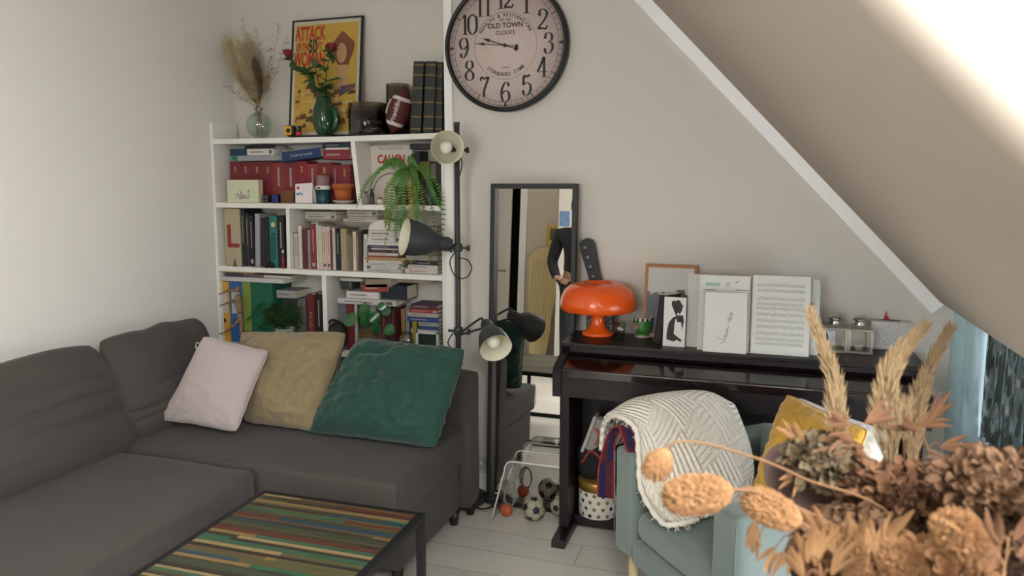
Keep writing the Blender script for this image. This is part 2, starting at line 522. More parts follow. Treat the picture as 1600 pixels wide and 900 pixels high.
# window bay beyond the end of the slope
zE = sl(sBot, 0).z
bay = B()
bay.box(XR, XR + 0.12, YB, 1.35, 0, zE + 0.02)                # knee wall on the near side
struct('wall_right', bay, WALLW)
bay2 = B().box(XR + 0.12, 1.15, 1.25, 1.35, 0, 2.2)
struct('wall_bay_near', bay2, WALLW)
struct('wall_bay_outer', B().box(1.05, 1.15, 1.35, 1.5, 0, 2.2).box(1.05, 1.15, 3.12, D + .1, 0, 2.2).box(1.05, 1.15, 1.5, 3.12, 2.05, 2.2), WALLW)
struct('ceiling_bay', B().box(XR + .12, 1.15, 1.25, D + .1, 2.2, 2.3), TRIMW)
# french window: black frames, two leaves
fr = B()
for y0, y1 in ((1.5, 2.31), (2.31, 3.12)):
    fr.box(1.06, 1.11, y0, y0 + 0.06, 0.0, 2.05, 0.004).box(1.06, 1.11, y1 - 0.06, y1, 0.0, 2.05, 0.004)
    fr.box(1.06, 1.11, y0, y1, 0.0, 0.10, 0.004).box(1.06, 1.11, y0, y1, 1.98, 2.05, 0.004).box(1.065, 1.105, y0, y1, 0.98, 1.02, 0.004)
w2 = struct('window_2', fr, M('#1d1f20', 0.5))
obj('pane', B().box(1.083, 1.088, 1.52, 3.10, 0.08, 2.0), PANE, w2)
obj('handle', B().box(1.03, 1.06, 2.28, 2.31, 1.0, 1.12, 0.005), M('#777777', 0.3, 1.0), w2)

# balcony hedge outside: one potted evergreen mass per planter, and a railing
import random as _r
def leafy(b, c, rx, ry, rz, n_, rr, size):
    for _ in range(n_):
        while True:
            p = Vector((rr.uniform(-1, 1), rr.uniform(-1, 1), rr.uniform(-1, 1)))
            if p.length < 1: break
        q = Vector(c) + Vector((p.x * rx, p.y * ry, p.z * rz))
        d = Vector((rr.uniform(-1, 1), rr.uniform(-1, 1), rr.uniform(-.4, 1))).normalized()
        e = d.cross(Vector((rr.uniform(-1, 1), rr.uniform(-1, 1), rr.uniform(-1, 1)))).normalized()
        sz = size * rr.uniform(.6, 1.3)
        b.poly([q - e * sz * .35, q + d * sz, q + e * sz * .35, q - d * sz * .5])
for k, (yy, hh) in enumerate(((2.45, 1.25), (1.75, 1.35))):
    rr = random.Random(40 + k)
    t = thing('potted_shrub', ['dark evergreen shrub in a planter outside the window, nearer the blue curtain', 'dark evergreen shrub in a planter outside the window, right behind the dark curtain'][k], 'plant', (1.75, yy, 0))
    obj('planter', B().lathe([(0, 0), (.16, 0), (.2, .35), (.18, .35), (.17, .3), (0, .3)], (1.75, yy, 0), seg=24), M('#4b4743', 0.7), t)
    obj('trunk', B().cyl((1.75, yy, .28), (1.75, yy, .9), .02), M('#3b2b20', 0.8), t)
    fo = B(); leafy(fo, (1.75, yy, hh * .62), .26, .33, hh * .42, 1500, rr, .035)
    obj('foliage', fo, M('#2b3a31', 0.7), t)

# baseboards
struct('baseboard_back', B().box(xe, 1.1, D - 0.012, D, 0, 0.08, 0.002), TRIMW)
struct('trim_3', B().box(xe - 0.012, xe + 0.03, D - 0.016, D + 0.004, 0, 2.5, 0.004), TRIMW)

# ---------------------------------------------------------------- bookcase
YF = 3.3            # front of the shelves
BX0, BX1 = XL + 0.004, xe - 0.016
zT = (at(340, 215, YF).z + at(680, 210, YF).z) / 2
z2 = at(515, 319, YF).z
z3 = at(515, 423, YF).z
z4 = z3 - 0.42
z5 = z4 - 0.34
TS = 0.026
bc = thing('bookcase', 'white built-in bookcase with crooked dividers filling the alcove behind the sofa', 'bookcase', (BX0, YF, 0))
BY1 = YA - 0.02
obj('side_panel', B().box(BX0, BX0 + .018, YF, BY1, 0, zT + .085, .002), SHELFW, bc)
obj('side_panel', B().box(BX1 - .022, BX1, YF, BY1, 0, zT, .002), SHELFW, bc)
obj('back_panel', B().box(BX0, BX1, BY1, BY1 + .008, 0, zT), M('#cfcbc2', 0.7), bc)
for k, z in enumerate((zT, z2, z3, z4, z5, 0.08)):
    s = B()
    x0, x1 = BX0 + .02, BX1 - .022
    def zz(u): 
        if k == 0: return z + 0.006 * (u - .5) - 0.004 * (1 - (2 * u - 1) ** 2)
        if k == 1: return z + 0.004 * (.5 - u)
        return z
    n_ = 8
    for q in range(n_):
        u0, u1 = q / n_, (q + 1) / n_
        xa, xb = x0 + (x1 - x0) * u0, x0 + (x1 - x0) * u1
        s.hexa([(xa, YF, zz(u0) - TS), (xb, YF, zz(u1) - TS), (xb, BY1, zz(u1) - TS), (xa, BY1, zz(u0) - TS), (xa, YF, zz(u0)), (xb, YF, zz(u1)), (xb, BY1, zz(u1)), (xa, BY1, zz(u0))])
    bmesh.ops.remove_doubles(s.bm, verts=s.bm.verts[:], dist=1e-5)
    obj('shelf', s, SHELFW, bc)
def divider(utop, vtop, ubot, vbot, w, za, zb):
    a = at(utop, vtop, YF); c = at(ubot, vbot, YF)
    s = B().hexa([(c.x, YF + .002, za), (c.x + w, YF + .002, za), (c.x + w, BY1, za), (c.x, BY1, za), (a.x, YF + .002, zb), (a.x + w, YF + .002, zb), (a.x + w, BY1, zb), (a.x, BY1, zb)], .001)
    obj('divider', s, SHELFW, bc)
divider(547, 218, 558, 313, .024, z2, zT - TS - .004)
divider(446, 321, 448, 416, .02, z3, z2 - TS)
divider(502, 425, 505, 520, .026, z4, z3 - TS)
divider(502, 530, 505, 620, .026, z5, z4 - TS)

# ---------------------------------------------------------------- books
PAGE = M('#e4dbc6', 0.85, bump=0.3, bscale=500)
DASH_L = M('#a9a196', .6); DASH_D = M('#5b5652', .6); DASH_R = M('#a8322e', 0.6); DASH_Y = M('#a98a52', .5)
BOOKS = []
def rot2(b, cx, cz, ang):
    bmesh.ops.rotate(b.bm, verts=b.bm.verts[:], cent=(cx, 0, cz), matrix=Matrix.Rotation(ang, 3, 'Y'))
def book(u0, u1, vt, zb, col, desc, short=None, dep=.15, yf=3.33, flat=False, tilt=0.0, marks=None, marktext=None, vb=None, rough=0.55, lift=0.0, pages=True, name='book', twist=0.0):
    """a bound book with its spine towards the room. flat: lying; vb then gives its lower edge"""
    um = (u0 + u1) / 2
    if flat:
        z1 = at(um, vt, yf).z; z0 = at(um, vb, yf).z if zb is None else zb
        x0 = at(u0, (vt + vb) / 2, yf).x; x1 = at(u1, (vt + vb) / 2, yf).x
    else:
        z0 = zb + .0006 + lift; z1 = at(um, vt, yf).z
        x0 = at(u0, (vt + 400) / 2 if vt > 300 else 290, yf).x; x1 = at(u1, (vt + 400) / 2 if vt > 300 else 290, yf).x
    BOOKS.append(dict(x0=x0, x1=x1, z0=z0, z1=z1, yf=yf, dep=dep, col=col, desc=desc, short=short or desc, flat=flat, tilt=tilt, marks=marks, marktext=marktext, rough=rough, pages=pages, name=name, twist=twist))
    return BOOKS[-1]
def mute(h):
    c = [int(h[k:k + 2], 16) for k in (1, 3, 5)]; m_ = sum(c) / 3
    return '#%02x%02x%02x' % tuple(int((x * .84 + m_ * .16) * .92) for x in c)
def build_book(d, label, group):
    x0, x1, z0, z1, yf, dep = d['x0'], d['x1'], d['z0'], d['z1'], d['yf'], d['dep']
    dep = min(dep, BY1 - yf - .002)
    g = .0004
    x0 += g; x1 -= g
    t = thing(d['name'], label, 'book', ((x0 + x1) / 2, yf + dep / 2, z0), group)
    ct = min(.0025, (z1 - z0) * .15 if d['flat'] else (x1 - x0) * .15)
    cb = B(); pb = B(); mb = B(); has = False
    if d['flat']:
        cb.box(x0, x1, yf, yf + ct, z0, z1, ct * .4, 1); cb.box(x0, x1, yf + ct, yf + dep, z0, z0 + ct).box(x0, x1, yf + ct, yf + dep, z1 - ct, z1)
        pb.box(x0 + .003, x1 - .003, yf + ct, yf + dep - .003, z0 + ct, z1 - ct)
    else:
        cb.box(x0, x1, yf, yf + ct, z0, z1, ct * .4, 1); cb.box(x0, x0 + ct, yf + ct, yf + dep, z0, z1).box(x1 - ct, x1, yf + ct, yf + dep, z0, z1)
        pb.box(x0 + ct, x1 - ct, yf + ct, yf + dep - .003, z0 + .003, z1 - .004)
    mk = d['marks']
    mm = DASH_L
    if mk:
        has = True
        rr = random.Random(int(abs(x0) * 1e5) + int(z0 * 1e4))
        mm = {'l': DASH_L, 'd': DASH_D, 'r': DASH_R, 'y': DASH_Y}[mk[0]]
        if d['flat']:
            W = x1 - x0; H = z1 - z0; zc = (z0 + z1) / 2
            a = x0 + W * .12
            while a < x0 + W * .62:
                w = rr.uniform(.004, .011)
                mb.box(a, a + w, yf - .0004, yf, zc - H * .09, zc + H * .09); a += w + .0025
            if len(mk) > 1: mb.box(x1 - W * .16, x1 - W * .05, yf - .0004, yf, z0 + H * .2, z1 - H * .2)
        else:
            W = x1 - x0; H = z1 - z0; xc = (x0 + x1) / 2
            a = z1 - H * .12
            while a > z1 - H * (.6 if mk[0] != 'y' else .26):
                w = rr.uniform(.004, .012)
                mb.box(xc - W * .09, xc + W * .09, yf - .0004, yf, a - w, a); a -= w + .0025
            if len(mk) > 1: mb.box(x0 + W * .2, x1 - W * .2, yf - .0004, yf, z0 + H * .06, z0 + H * .14)
    tx = B(); ht = False
    if d['marktext']:
        ht = True; s_, size, fx, fz, vert, hexc, bold = d['marktext']
        o = (x0 + (x1 - x0) * fx, yf - .0002, z0 + (z1 - z0) * fz)
        if vert: tx.text(s_, size, o, Z, -X, bold, .0003)
        else: tx.text(s_, size, o, X, Z, bold, .0003)
    piv = (x0 if d['tilt'] > 0 else x1, z0)
    if d['flat']: piv = ((x0 + x1) / 2, z0)
    allb = [cb, pb, mb, tx]
    for q in allb:
        if d['tilt']: rot2(q, piv[0], piv[1], d['tilt'])
        if d['twist']: bmesh.ops.rotate(q.bm, verts=q.bm.verts[:], cent=((x0 + x1) / 2, yf + dep / 2, 0), matrix=Matrix.Rotation(d['twist'], 3, 'Z'))
    obj('cover', cb, M(mute(d['col']), d['rough'], bump=.1, bscale=200, var=.08, vscale=30), t)
    obj('pages', pb, PAGE, t)
    if has: obj('spine_lettering', mb, mm, t)
    else: mb.bm.free()
    if ht: obj('title', tx, M(d['marktext'][5], .6), t)
    else: tx.bm.free()
    return t
def flush(fmt_mid, first, last, group):
    """build the gathered row; each label names the neighbours"""
    n_ = len(BOOKS)
    for i, d in enumerate(BOOKS):
        if n_ == 1: lab = d['desc'] + ' ' + first
        elif i == 0: lab = d['desc'] + ' ' + first
        elif i == n_ - 1: lab = d['desc'] + ' ' + last
        else: lab = d['desc'] + ' ' + fmt_mid.format(a=BOOKS[i - 1]['short'], b=BOOKS[i + 1]['short'])
        if len(lab.replace(',', '').split()) > 16: lab = d['desc'] + ' right of ' + BOOKS[i - 1]['short'] + fmt_mid.split('{b}')[1]
        lab = ' '.join(lab.split()[:16])
        build_book(d, lab, group)
    BOOKS.clear()

# upper left compartment: the row of red books at the back
zs2 = z2 + .003
ed = [359, 375, 392, 411, 426, 445, 464, 481, 497, 519, 531, 549]
ords = ['leftmost', 'second', 'third', 'fourth', 'fifth', 'sixth', 'seventh', 'eighth', 'ninth', 'tenth', 'rightmost']
vts = [253, 253, 253, 253, 254, 255, 252, 256, 254, 257, 257]
cols = ['#8f2530', '#8f2530', '#8b2430', '#8f2231', '#a02f35', '#992a33', '#a31f30', '#a8313a', '#931f30', '#9a2433', '#9a2433']
for i in range(11):
    book(ed[i] * .985 + 7, ed[i + 1] * .985 + 7, vts[i], zs2, cols[i], 'x', yf=3.400, dep=.10, marks='l' if i in (4, 5, 7, 9) else 'y1')
for i, d in enumerate(BOOKS):
    build_book(d, f'{ords[i]} of the thick red reference books standing in the upper left compartment', 'red reference books in a row')
BOOKS.clear()
zr = at(400, 252, 3.400).z + .002
def flatbook(u0, u1, vt, vb, col, label, group=None, dep=.14, yf=3.36, z0=None, tilt=0.0, marks=None, marktext=None, name='book', twist=0.0, rough=.55):
    book(u0, u1, vt, z0, col, 'x', flat=True, vb=vb, yf=yf, dep=dep, tilt=tilt, marks=marks, marktext=marktext, name=name, twist=twist, rough=rough)
    d = BOOKS.pop()
    build_book(d, label, group); return d
d1 = flatbook(361, 432, 243, 252, '#a9adb0', 'grey book with a teal end, lowest of the books lying on the red row', z0=zr)
obj('spine_patch', B().box(d1['x0'] + .001, d1['x0'] + .042, d1['yf'] - .0006, d1['yf'], d1['z0'] + .001, d1['z1'] - .001), M('#2f7f6e', .6), bpy.data.objects['book.011'] if 'book.011' in bpy.data.objects else None)
d2 = flatbook(359, 385, 232.5, 243, '#27446f', 'dark blue book end poking out left of the white book, upper left compartment', z0=d1['z1'] + .001, yf=3.38)
d3 = flatbook(386, 427, 232.5, 243, '#e6e2da', 'white book with small black mark lying above the grey and teal book', z0=d1['z1'] + .001, yf=3.35, marks='d1')
flatbook(382, 430, 227.5, 232, '#2a2725', 'thin black book on top of the white one under the top shelf', z0=d3['z1'] + .001, yf=3.375, dep=.12)
flatbook(428, 440, 231, 250, '#8d97ad', 'pale blue-grey book end leaning beside the tilted blue law book', z0=d1['z0'], yf=3.39, dep=.1)
flatbook(441, 502, 234, 252, '#173f75', 'thick dark blue law book lying tilted on top of the red row', z0=zr + .004, yf=3.345, dep=.14, tilt=-.10, marktext=('Code du travail', .021, .5, .5, False, '#b9c2cf', .0), rough=.4)
d4 = flatbook(505, 547, 234, 255, '#9c2536', 'thick red book lying flat below the navy book, next to leaning divider', z0=zr + .001, yf=3.35, marks='l')
d5 = flatbook(509, 545, 230.5, 233.5, '#e8e4dc', 'thin white book sandwiched under the navy book in upper left compartment', z0=d4['z1'] + .001, yf=3.35)
flatbook(503, 546, 223.5, 230, '#1c2b4a', 'navy book lying topmost beside the leaning divider, upper left compartment', z0=d5['z1'] + .001, yf=3.35, marks='l')

# small things standing in front of the red row
def pic_box(name, label, cat, u0, u1, vt, zb, yf, thick, face, side, tilt=0.0):
    x0 = at(u0, vt, yf).x; x1 = at(u1, vt, yf).x; z1 = at((u0 + u1) / 2, vt, yf).z
    t = thing(name, label, cat, ((x0 + x1) / 2, yf + thick / 2, zb))
    obj('body', B().box(x0, x1, yf, yf + thick, zb, z1, .0015), side, t)
    return t, x0, x1, zb, z1
t, x0, x1, a, b = pic_box('keepsake_box', 'pale green and cream decorated box at left end of second shelf', 'box', 354, 403, 281, zs2, 3.315, .04, None, M('#d9cfae', .6))
obj('printed_front', B().box(x0 + .005, x1 - .005, 3.3145, 3.315, a + .005, b - .005), M('#cdd3b4', .7, var=.12, vscale=40), t)
q = B()
rr = random.Random(3)
for _ in range(60):
    px = rr.gauss(0, 1) * .022; pz = abs(rr.gauss(0, 1)) * .018
    if abs(px) > .045: continue
    q.lathe([(0, 0), (rr.uniform(.003, .007), 0)], ((x0 + x1) / 2 + px, 3.3142 - rr.uniform(0, .0003), a + .02 + pz), (0, -1, 0), 8)
obj('flower_motif', q, M('#a59490', .7), t)
t = thing('game_cube', 'black puzzle cube with grey dots between green box and blue cube', 'toy', (at(413, 305, 3.33).x, 3.345, zs2))
cx = at(413, 305, 3.33).x
obj('body', B().box(cx - .018, cx + .02, 3.33, 3.368, zs2, zs2 + .042, .003), M('#2b2b2d', .5), t)
q = B()
for ix in (-.009, .011):
    for iz in (.011, .031): q.sphere((cx + ix, 3.33, zs2 + iz), .006, 10, 6, (1, .4, 1))
obj('dots', q, M('#6f7478', .4), t)
t = thing('puzzle_cube', 'small blue puzzle cube of nine squares in front of red books', 'toy', (at(429, 305, 3.33).x, 3.345, zs2))
cx = at(429, 305, 3.33).x
q = B().box(cx - .018, cx + .02, 3.332, 3.37, zs2, zs2 + .044, .003)
obj('body', q, M('#141c33', .5), t)
q = B()
for ix in range(3):
    for iz in range(3): q.box(cx - .0165 + ix * .0125, cx - .0055 + ix * .0125, 3.3305, 3.333, zs2 + .003 + iz * .0135, zs2 + .0145 + iz * .0135, .001)
obj('squares', q, M('#1f3f8f', .35), t)
cx0 = at(438, 300, 3.33).x; cx1 = at(458, 300, 3.33).x
q = thing('card_box', 'small plain brown box between blue cube and white greeting card', 'box', ((cx0 + cx1) / 2, 3.35, zs2))
obj('body', B().box(cx0, cx1, 3.33, 3.38, zs2, zs2 + .05, .002), M('#6b432a', .7), q)
obj('lid', B().box(cx0 - .001, cx1 + .001, 3.329, 3.381, zs2 + .05, zs2 + .064, .002), M('#72492e', .7), q)
t = thing('greeting_card', 'white folded card with pink and blue blots standing on second shelf', 'card', (at(475, 300, 3.32).x, 3.33, zs2))
x0 = at(460, 300, 3.32).x; x1 = at(488, 300, 3.32).x
obj('card_leaf', B().hexa([(x0 + .004, 3.32, zs2), (x1, 3.318, zs2), (x1, 3.32, zs2), (x0 + .004, 3.322, zs2), (x0, 3.33, zs2 + .098), (x1 - .004, 3.328, zs2 + .105), (x1 - .004, 3.33, zs2 + .105), (x0, 3.332, zs2 + .098)]), M('#e6ddda', .7), t)
obj('card_leaf', B().hexa([(x0 + .006, 3.350, zs2), (x1 + .01, 3.350, zs2), (x1 + .01, 3.352, zs2), (x0 + .006, 3.352, zs2), (x0 + .002, 3.332, zs2 + .098), (x1 - .003, 3.332, zs2 + .100), (x1 - .003, 3.334, zs2 + .10), (x0 + .002, 3.334, zs2 + .098)]), M('#dcd2cd', .7), t)
q = B().lathe([(0, 0), (.009, 0)], (x0 + .018, 3.3265, zs2 + .078), (0, -1, .08), 14); obj('pink_blot', q, M('#c34a86', .7), t)
q = B().lathe([(0, 0), (.008, 0)], (x0 + .016, 3.3235, zs2 + .046), (0, -1, .08), 14).lathe([(0, 0), (.006, 0)], (x0 + .030, 3.3235, zs2 + .05), (0, -1, .08), 14).lathe([(0, 0), (.006, 0)], (x0 + .042, 3.323, zs2 + .045), (0, -1, .08), 14); obj('blue_blots', q, M('#3a8fbf', .7), t)
# thermos
cx = at(505, 300, 3.352).x
t = thing('thermos_flask', 'small dark teal flask with a white band and smoky pink cup', 'flask', (cx, 3.345, zs2))
obj('body', B().lathe([(0, 0), (.034, 0), (.0365, .004), (.038, .07), (0, .07)], (cx, 3.352, zs2), seg=28), M('#0f4650', .4), t)
obj('band', B().lathe([(.038, .07), (.0395, .072), (.0395, .086), (.036, .09), (0, .09)], (cx, 3.352, zs2), seg=28), M('#dfdcd4', .4), t)
obj('clasp', B().box(cx - .009, cx + .009, 3.3115, 3.316, zs2 + .075, zs2 + .083, .001), M('#5a2a20', .5), t)
obj('cup', B().lathe([(.033, .09), (.036, .10), (.037, .142), (.034, .142), (.033, .1)], (cx, 3.352, zs2), seg=28), M('#8b6f70', .3), t)
cx = at(536, 300, 3.34).x
t = thing('flower_pot', 'empty orange terracotta pot with thick rim beside the leaning divider', 'pot', (cx, 3.342, zs2 + .012))
obj('body', B().lathe([(0, .012), (.037, .012), (.047, .075), (.045, .075), (.036, .02), (0, .02)], (cx, 3.342, zs2), seg=32), M('#a85a2e', .85, var=.1, vscale=30), t)
obj('rim', B().lathe([(.047, .075), (.053, .075), (.055, .10), (.051, .101), (.046, .078)], (cx, 3.342, zs2), seg=32), M('#b0602f', .85, var=.1, vscale=30), t)
tag(obj('saucer', B().lathe([(0, 0), (.035, 0), (.052, .012), (.056, .014), (.052, .016), (.035, .006), (0, .006)], (cx, 3.342, zs2), seg=32), M('#cfcabd', .4), at_=(cx, 3.342, zs2)), 'pale ceramic saucer under the orange terracotta pot', 'saucer')

# upper right compartment: comic album, dark books, yellow book
x0 = at(577, 290, 3.43).x; x1 = at(642, 290, 3.43).x
zc1 = at(608, 227, 3.43).z
t = thing('comic_album', 'white comic album with big red title facing out behind the trailing fern', 'book', ((x0 + x1) / 2, 3.44, zs2))
lean = .025
def al(fx, fz, o_=0): return Vector((x0 + (x1 - x0) * fx, 3.43 + lean * fz - o_, zs2 + (zc1 - zs2) * fz))
obj('cover', B().prism([al(0, 0), al(1, 0), al(1, 1), al(0, 1)], (0, .004, 0)).prism([al(0, 0, -.018), al(1, 0, -.018), al(1, 1, -.018), al(0, 1, -.018)], (0, .003, 0)), M('#dcd3c9', .45), t)
obj('pages', B().prism([al(.02, .01, -.004), al(.98, .01, -.004), al(.98, .99, -.004), al(.02, .99, -.004)], (0, .014, 0)), PAGE, t)
ax_ = X; ay_ = (al(0, 1) - al(0, 0)).normalized()
obj('title', B().text('CALVIN', .060, al(.5, .76, .001), ax_, ay_, .0022, .0004, sx=.74), M('#b02a2c', .5), t)
obj('subtitle', B().text('and Hobbes', .026, al(.72, .615, .001), ax_, (ay_ + ax_ * .0), .0003, .0004, sx=.8, shear=.3), M('#2b2b2b', .5), t)
obj('author_line', B().text('BILL WATTERSON', .015, al(.5, .945, .001), ax_, ay_, 0, .0004, spacing=1.25, sx=.9), M('#6b6059', .5), t)
q = B()
arc = [al(.5 + .40 * math.cos(a) , .22 + .30 * math.sin(a), .0012) for a in [math.pi * k / 20 for k in range(21)]]
q.tube(arc, .0022, 5)
obj('arch_line', q, M('#7a2a24', .6), t)
darks = [(643, 650, 236, '#22262b', 'black book'), (650, 656, 232, '#1d2b38', 'navy book'), (656, 660, 246, '#3a3f42', 'charcoal book')]
book(643, 650, 240, zs2, '#22262b', 'tall black book', 'black book', yf=3.40, dep=.095)
book(650, 657, 236, zs2, '#1b2a38', 'tall navy book', 'navy book', yf=3.40, dep=.095)
book(657, 672, 252, zs2, '#8a7423', 'mustard yellow book', 'yellow book', yf=3.395, dep=.10)
book(673, 681, 256, zs2, '#8d8a84', 'grey paperback', 'grey paperback', yf=3.395, dep=.10)
flush('between {a} and {b} behind the fern, upper right compartment', 'standing just right of the white comic album, upper right compartment', 'at the far right, upper right compartment behind the fern', 'books behind the fern')
flatbook(640, 680, 224, 231, '#26282c', 'black book lying high across the books behind the fern', yf=3.38, dep=.11, z0=at(660, 233, 3.38).z)
cx = at(670, 290, 3.335).x
t = thing('green_canister', 'tall dark green canister half hidden behind the trailing fern', 'canister', (cx, 3.34, zs2))
obj('body', B().lathe([(0, 0), (.040, 0), (.042, .004), (.042, .105), (0, .105)], (cx, 3.352, zs2), seg=28), M('#22382f', .45), t)
obj('lid', B().lathe([(0, .105), (.043, .105), (.043, .122), (.012, .128), (0, .128)], (cx, 3.352, zs2), seg=28), M('#2a4137', .4), t)
# two little bottles and a ornament behind the fern
for k, (uu, hh) in enumerate(((572, .062), (581, .075))):
    cx = at(uu, 300, 3.325).x
    t = thing('spice_bottle', ['little clear bottle with dark cap at foot of leaning divider', 'taller little dark bottle next to the comic album'][k], 'bottle', (cx, 3.325, zs2), 'little bottles')
    obj('body', B().lathe([(0, 0), (.011, 0), (.012, .003), (.012, hh * .65), (.006, hh * .8), (.006, hh * .9), (0, hh * .9)], (cx, 3.325, zs2), seg=16), M(['#8b8782', '#3a3431'][k], .15), t)
    obj('cap', B().cyl((cx, 3.325, zs2 + hh * .85), (cx, 3.325, zs2 + hh), .007, seg=12), M('#2a2523', .4), t)
cx = at(595, 310, 3.32).x
t = thing('porcelain_ornament', 'tiny white and red rounded ornament at foot of comic album', 'ornament', (cx, 3.318, zs2))
obj('body', B().lathe([(0, 0), (.014, 0), (.018, .01), (.014, .024), (.006, .03), (0, .032)], (cx, 3.318, zs2), seg=20), M('#ddcdbc', .3), t)
obj('cap', B().lathe([(.0145, .0235), (.0066, .0305), (0, .034)], (cx, 3.318, zs2), seg=20), M('#8a2b22', .3), t)

# middle left compartment
zs3 = z3 + .0005
def xt(u, v, y): return at(u, v, y).x
book(351, 375, 326, zs3, '#c3b48e', 'very thick cream dictionary with big red initial', 'cream dictionary', yf=3.325, marktext=('L', .17, .50, .50, False, '#8f2f33', .004))
book(376, 383, 326, zs3, '#24272a', 'tall black book with grey lettering', 'tall black book', yf=3.335, marks='l')
book(383.5, 389, 333, zs3, '#2d3235', 'slim black book', 'slim black book', yf=3.34, marks='l')
book(389.5, 396, 337, zs3, '#1b1f25', 'black book with white specks', 'specked black book', yf=3.335, marks='l1')
book(397, 404, 334, zs3, '#a8aab0', 'leaning pale grey book', 'pale grey book', yf=3.325, tilt=.03)
book(405.5, 413, 340, zs3, '#302d2a', 'dark brown-black book', 'brown-black book', yf=3.335)
book(413.5, 420, 339, zs3, '#272625', 'matt black book', 'matt black book', yf=3.335)
book(421.0, 433, 338, zs3, '#1f7f76', 'turquoise design book', 'turquoise design book', yf=3.325, tilt=.0, marktext=('DESIGN', .040, .5, .42, True, '#0f2f33', .001))
book(433.5, 444, 338, zs3, '#1c1c1e', 'black book with white script', 'black script book', yf=3.33, marks='l')
flush('between {a} and {b}, middle left compartment', 'standing leftmost in the middle left compartment', 'standing rightmost in the middle left compartment', 'upright books in the middle left compartment')
dct = [o for o in COL.objects if o.name.startswith('book') and o.get('label', '').startswith('turquoise')][0]
cx = xt(426, 350, 3.32) ; cz = at(426, 351, 3.325).z
obj('round_emblem', B().lathe([(0, 0), (.013, 0)], (cx - .001, 3.3244, cz), (0, -1, 0), 20), M('#c9b98a', .5, var=.4, vscale=80), dct)
cx = xt(442, 400, 3.31)
t = thing('pen_marker', 'red and blue marker with white tip standing before the black books', 'marker', (cx, 3.312, zs3))
obj('barrel', B().cyl((cx, 3.312, zs3), (cx, 3.312, zs3 + .062), .0075, seg=14), M('#8c2330', .4), t)
obj('collar', B().cyl((cx, 3.312, zs3 + .062), (cx, 3.312, zs3 + .082), .0077, seg=14), M('#25305e', .4), t)
obj('cap', B().cyl((cx, 3.312, zs3 + .082), (cx, 3.312, zs3 + .096), .0055, seg=14), M('#d9d5cf', .4), t)
cx = xt(421, 410, 3.308)
t = thing('toy_car', 'small glossy black toy car in front of the turquoise book', 'toy', (cx, 3.311, zs3))
obj('body', B().soft((cx, 3.311, zs3 + .014), X, Y_, Z, .027, .010, .008, .008, 8).soft((cx + .002, 3.311, zs3 + .025), X, Y_, Z, .016, .008, .007, .007, 8), M('#121212', .25), t)
for dx in (-.016, .016): obj('wheel', B().cyl((cx + dx, 3.300, zs3 + .0065), (cx + dx, 3.322, zs3 + .0065), .0065, seg=14), M('#1c1c1c', .7), t)
cx = xt(366, 405, 3.31)
t = thing('figurine', 'tiny brown standing figurine in front of the cream dictionary', 'figurine', (cx, 3.312, zs3))
obj('body', B().lathe([(0, 0), (.008, 0), (.009, .004), (.004, .012), (.005, .020), (.0045, .026), (.002, .028), (.004, .032), (.0035, .036), (0, .038)], (cx, 3.312, zs3), seg=14), M('#5b4740', .6), t)

# middle right compartment: upright books
spec = [(454, 459, 363, '#b9a29f', 'dusty pink pocket book', 'pink pocket book', 'r'), (459.4, 465, 365, '#cfc6bd', 'pale pocket book', 'pale pocket book', 'd'),
        (466, 471.5, 353, '#e0d8c4', 'cream paperback', 'cream paperback', None), (472, 480, 358, '#6c1f29', 'dark red hardback', 'dark red hardback', None),
        (480.5, 484.5, 359, '#9c958c', 'thin grey-brown book', 'thin grey book', 'l'), (485, 493.5, 351, '#a62a2c', 'bright red hardback', 'bright red book', 'l1'),
        (494, 497, 348, '#e4e0d4', 'very thin white booklet', 'white booklet', 'd'), (497.5, 503, 352, '#dfd2bd', 'tall cream paperback', 'tall cream book', None),
        (503.4, 509.5, 354, '#e0c6b4', 'left pale salmon paperback', 'left salmon book', 'd1'), (510, 515.5, 354, '#e0c6b4', 'right pale salmon paperback', 'right salmon book', 'd1'),
        (516, 518.5, 360, '#8a1f38', 'thin crimson book', 'crimson book', None), (519, 523.6, 356, '#d4cebf', 'off-white paperback', 'off-white book', 'd'),
        (524, 531.5, 357, '#161f33', 'navy hardback with pale lettering', 'navy book', 'l'), (532, 541.5, 357, '#b59e78', 'mottled tan hardback', 'mottled tan book', None),
        (542, 546, 367, '#8f8570', 'olive-grey pocket book', 'olive book', 'd'), (546.4, 550.5, 367, '#7d6a4a', 'brown pocket book', 'brown pocket book', None),
        (551, 556, 362, '#e3dcc6', 'ivory paperback', 'ivory book', 'r'), (556.4, 560, 364, '#94625c', 'rose-brown slim book', 'rose-brown book', 'l'),
        (560.4, 565, 360, '#4b4038', 'dark brown book', 'dark brown book', None)]
for (u0, u1, vt, col, desc, short, mk) in spec:
    book(u0, u1, vt, zs3, col, desc, short, yf=3.33 + rnd.uniform(-.004, .006), marks=mk, dep=.13)
book(566.5, 572, 366, zs3, '#e2dccd', 'white book leaning on the stack', 'leaning white book', yf=3.325, tilt=.035, marks='d')
flush('between {a} and {b}, middle shelf', 'standing leftmost in the middle right compartment', 'beside the half-round box, middle right compartment', 'upright books on the middle shelf, right of the divider')

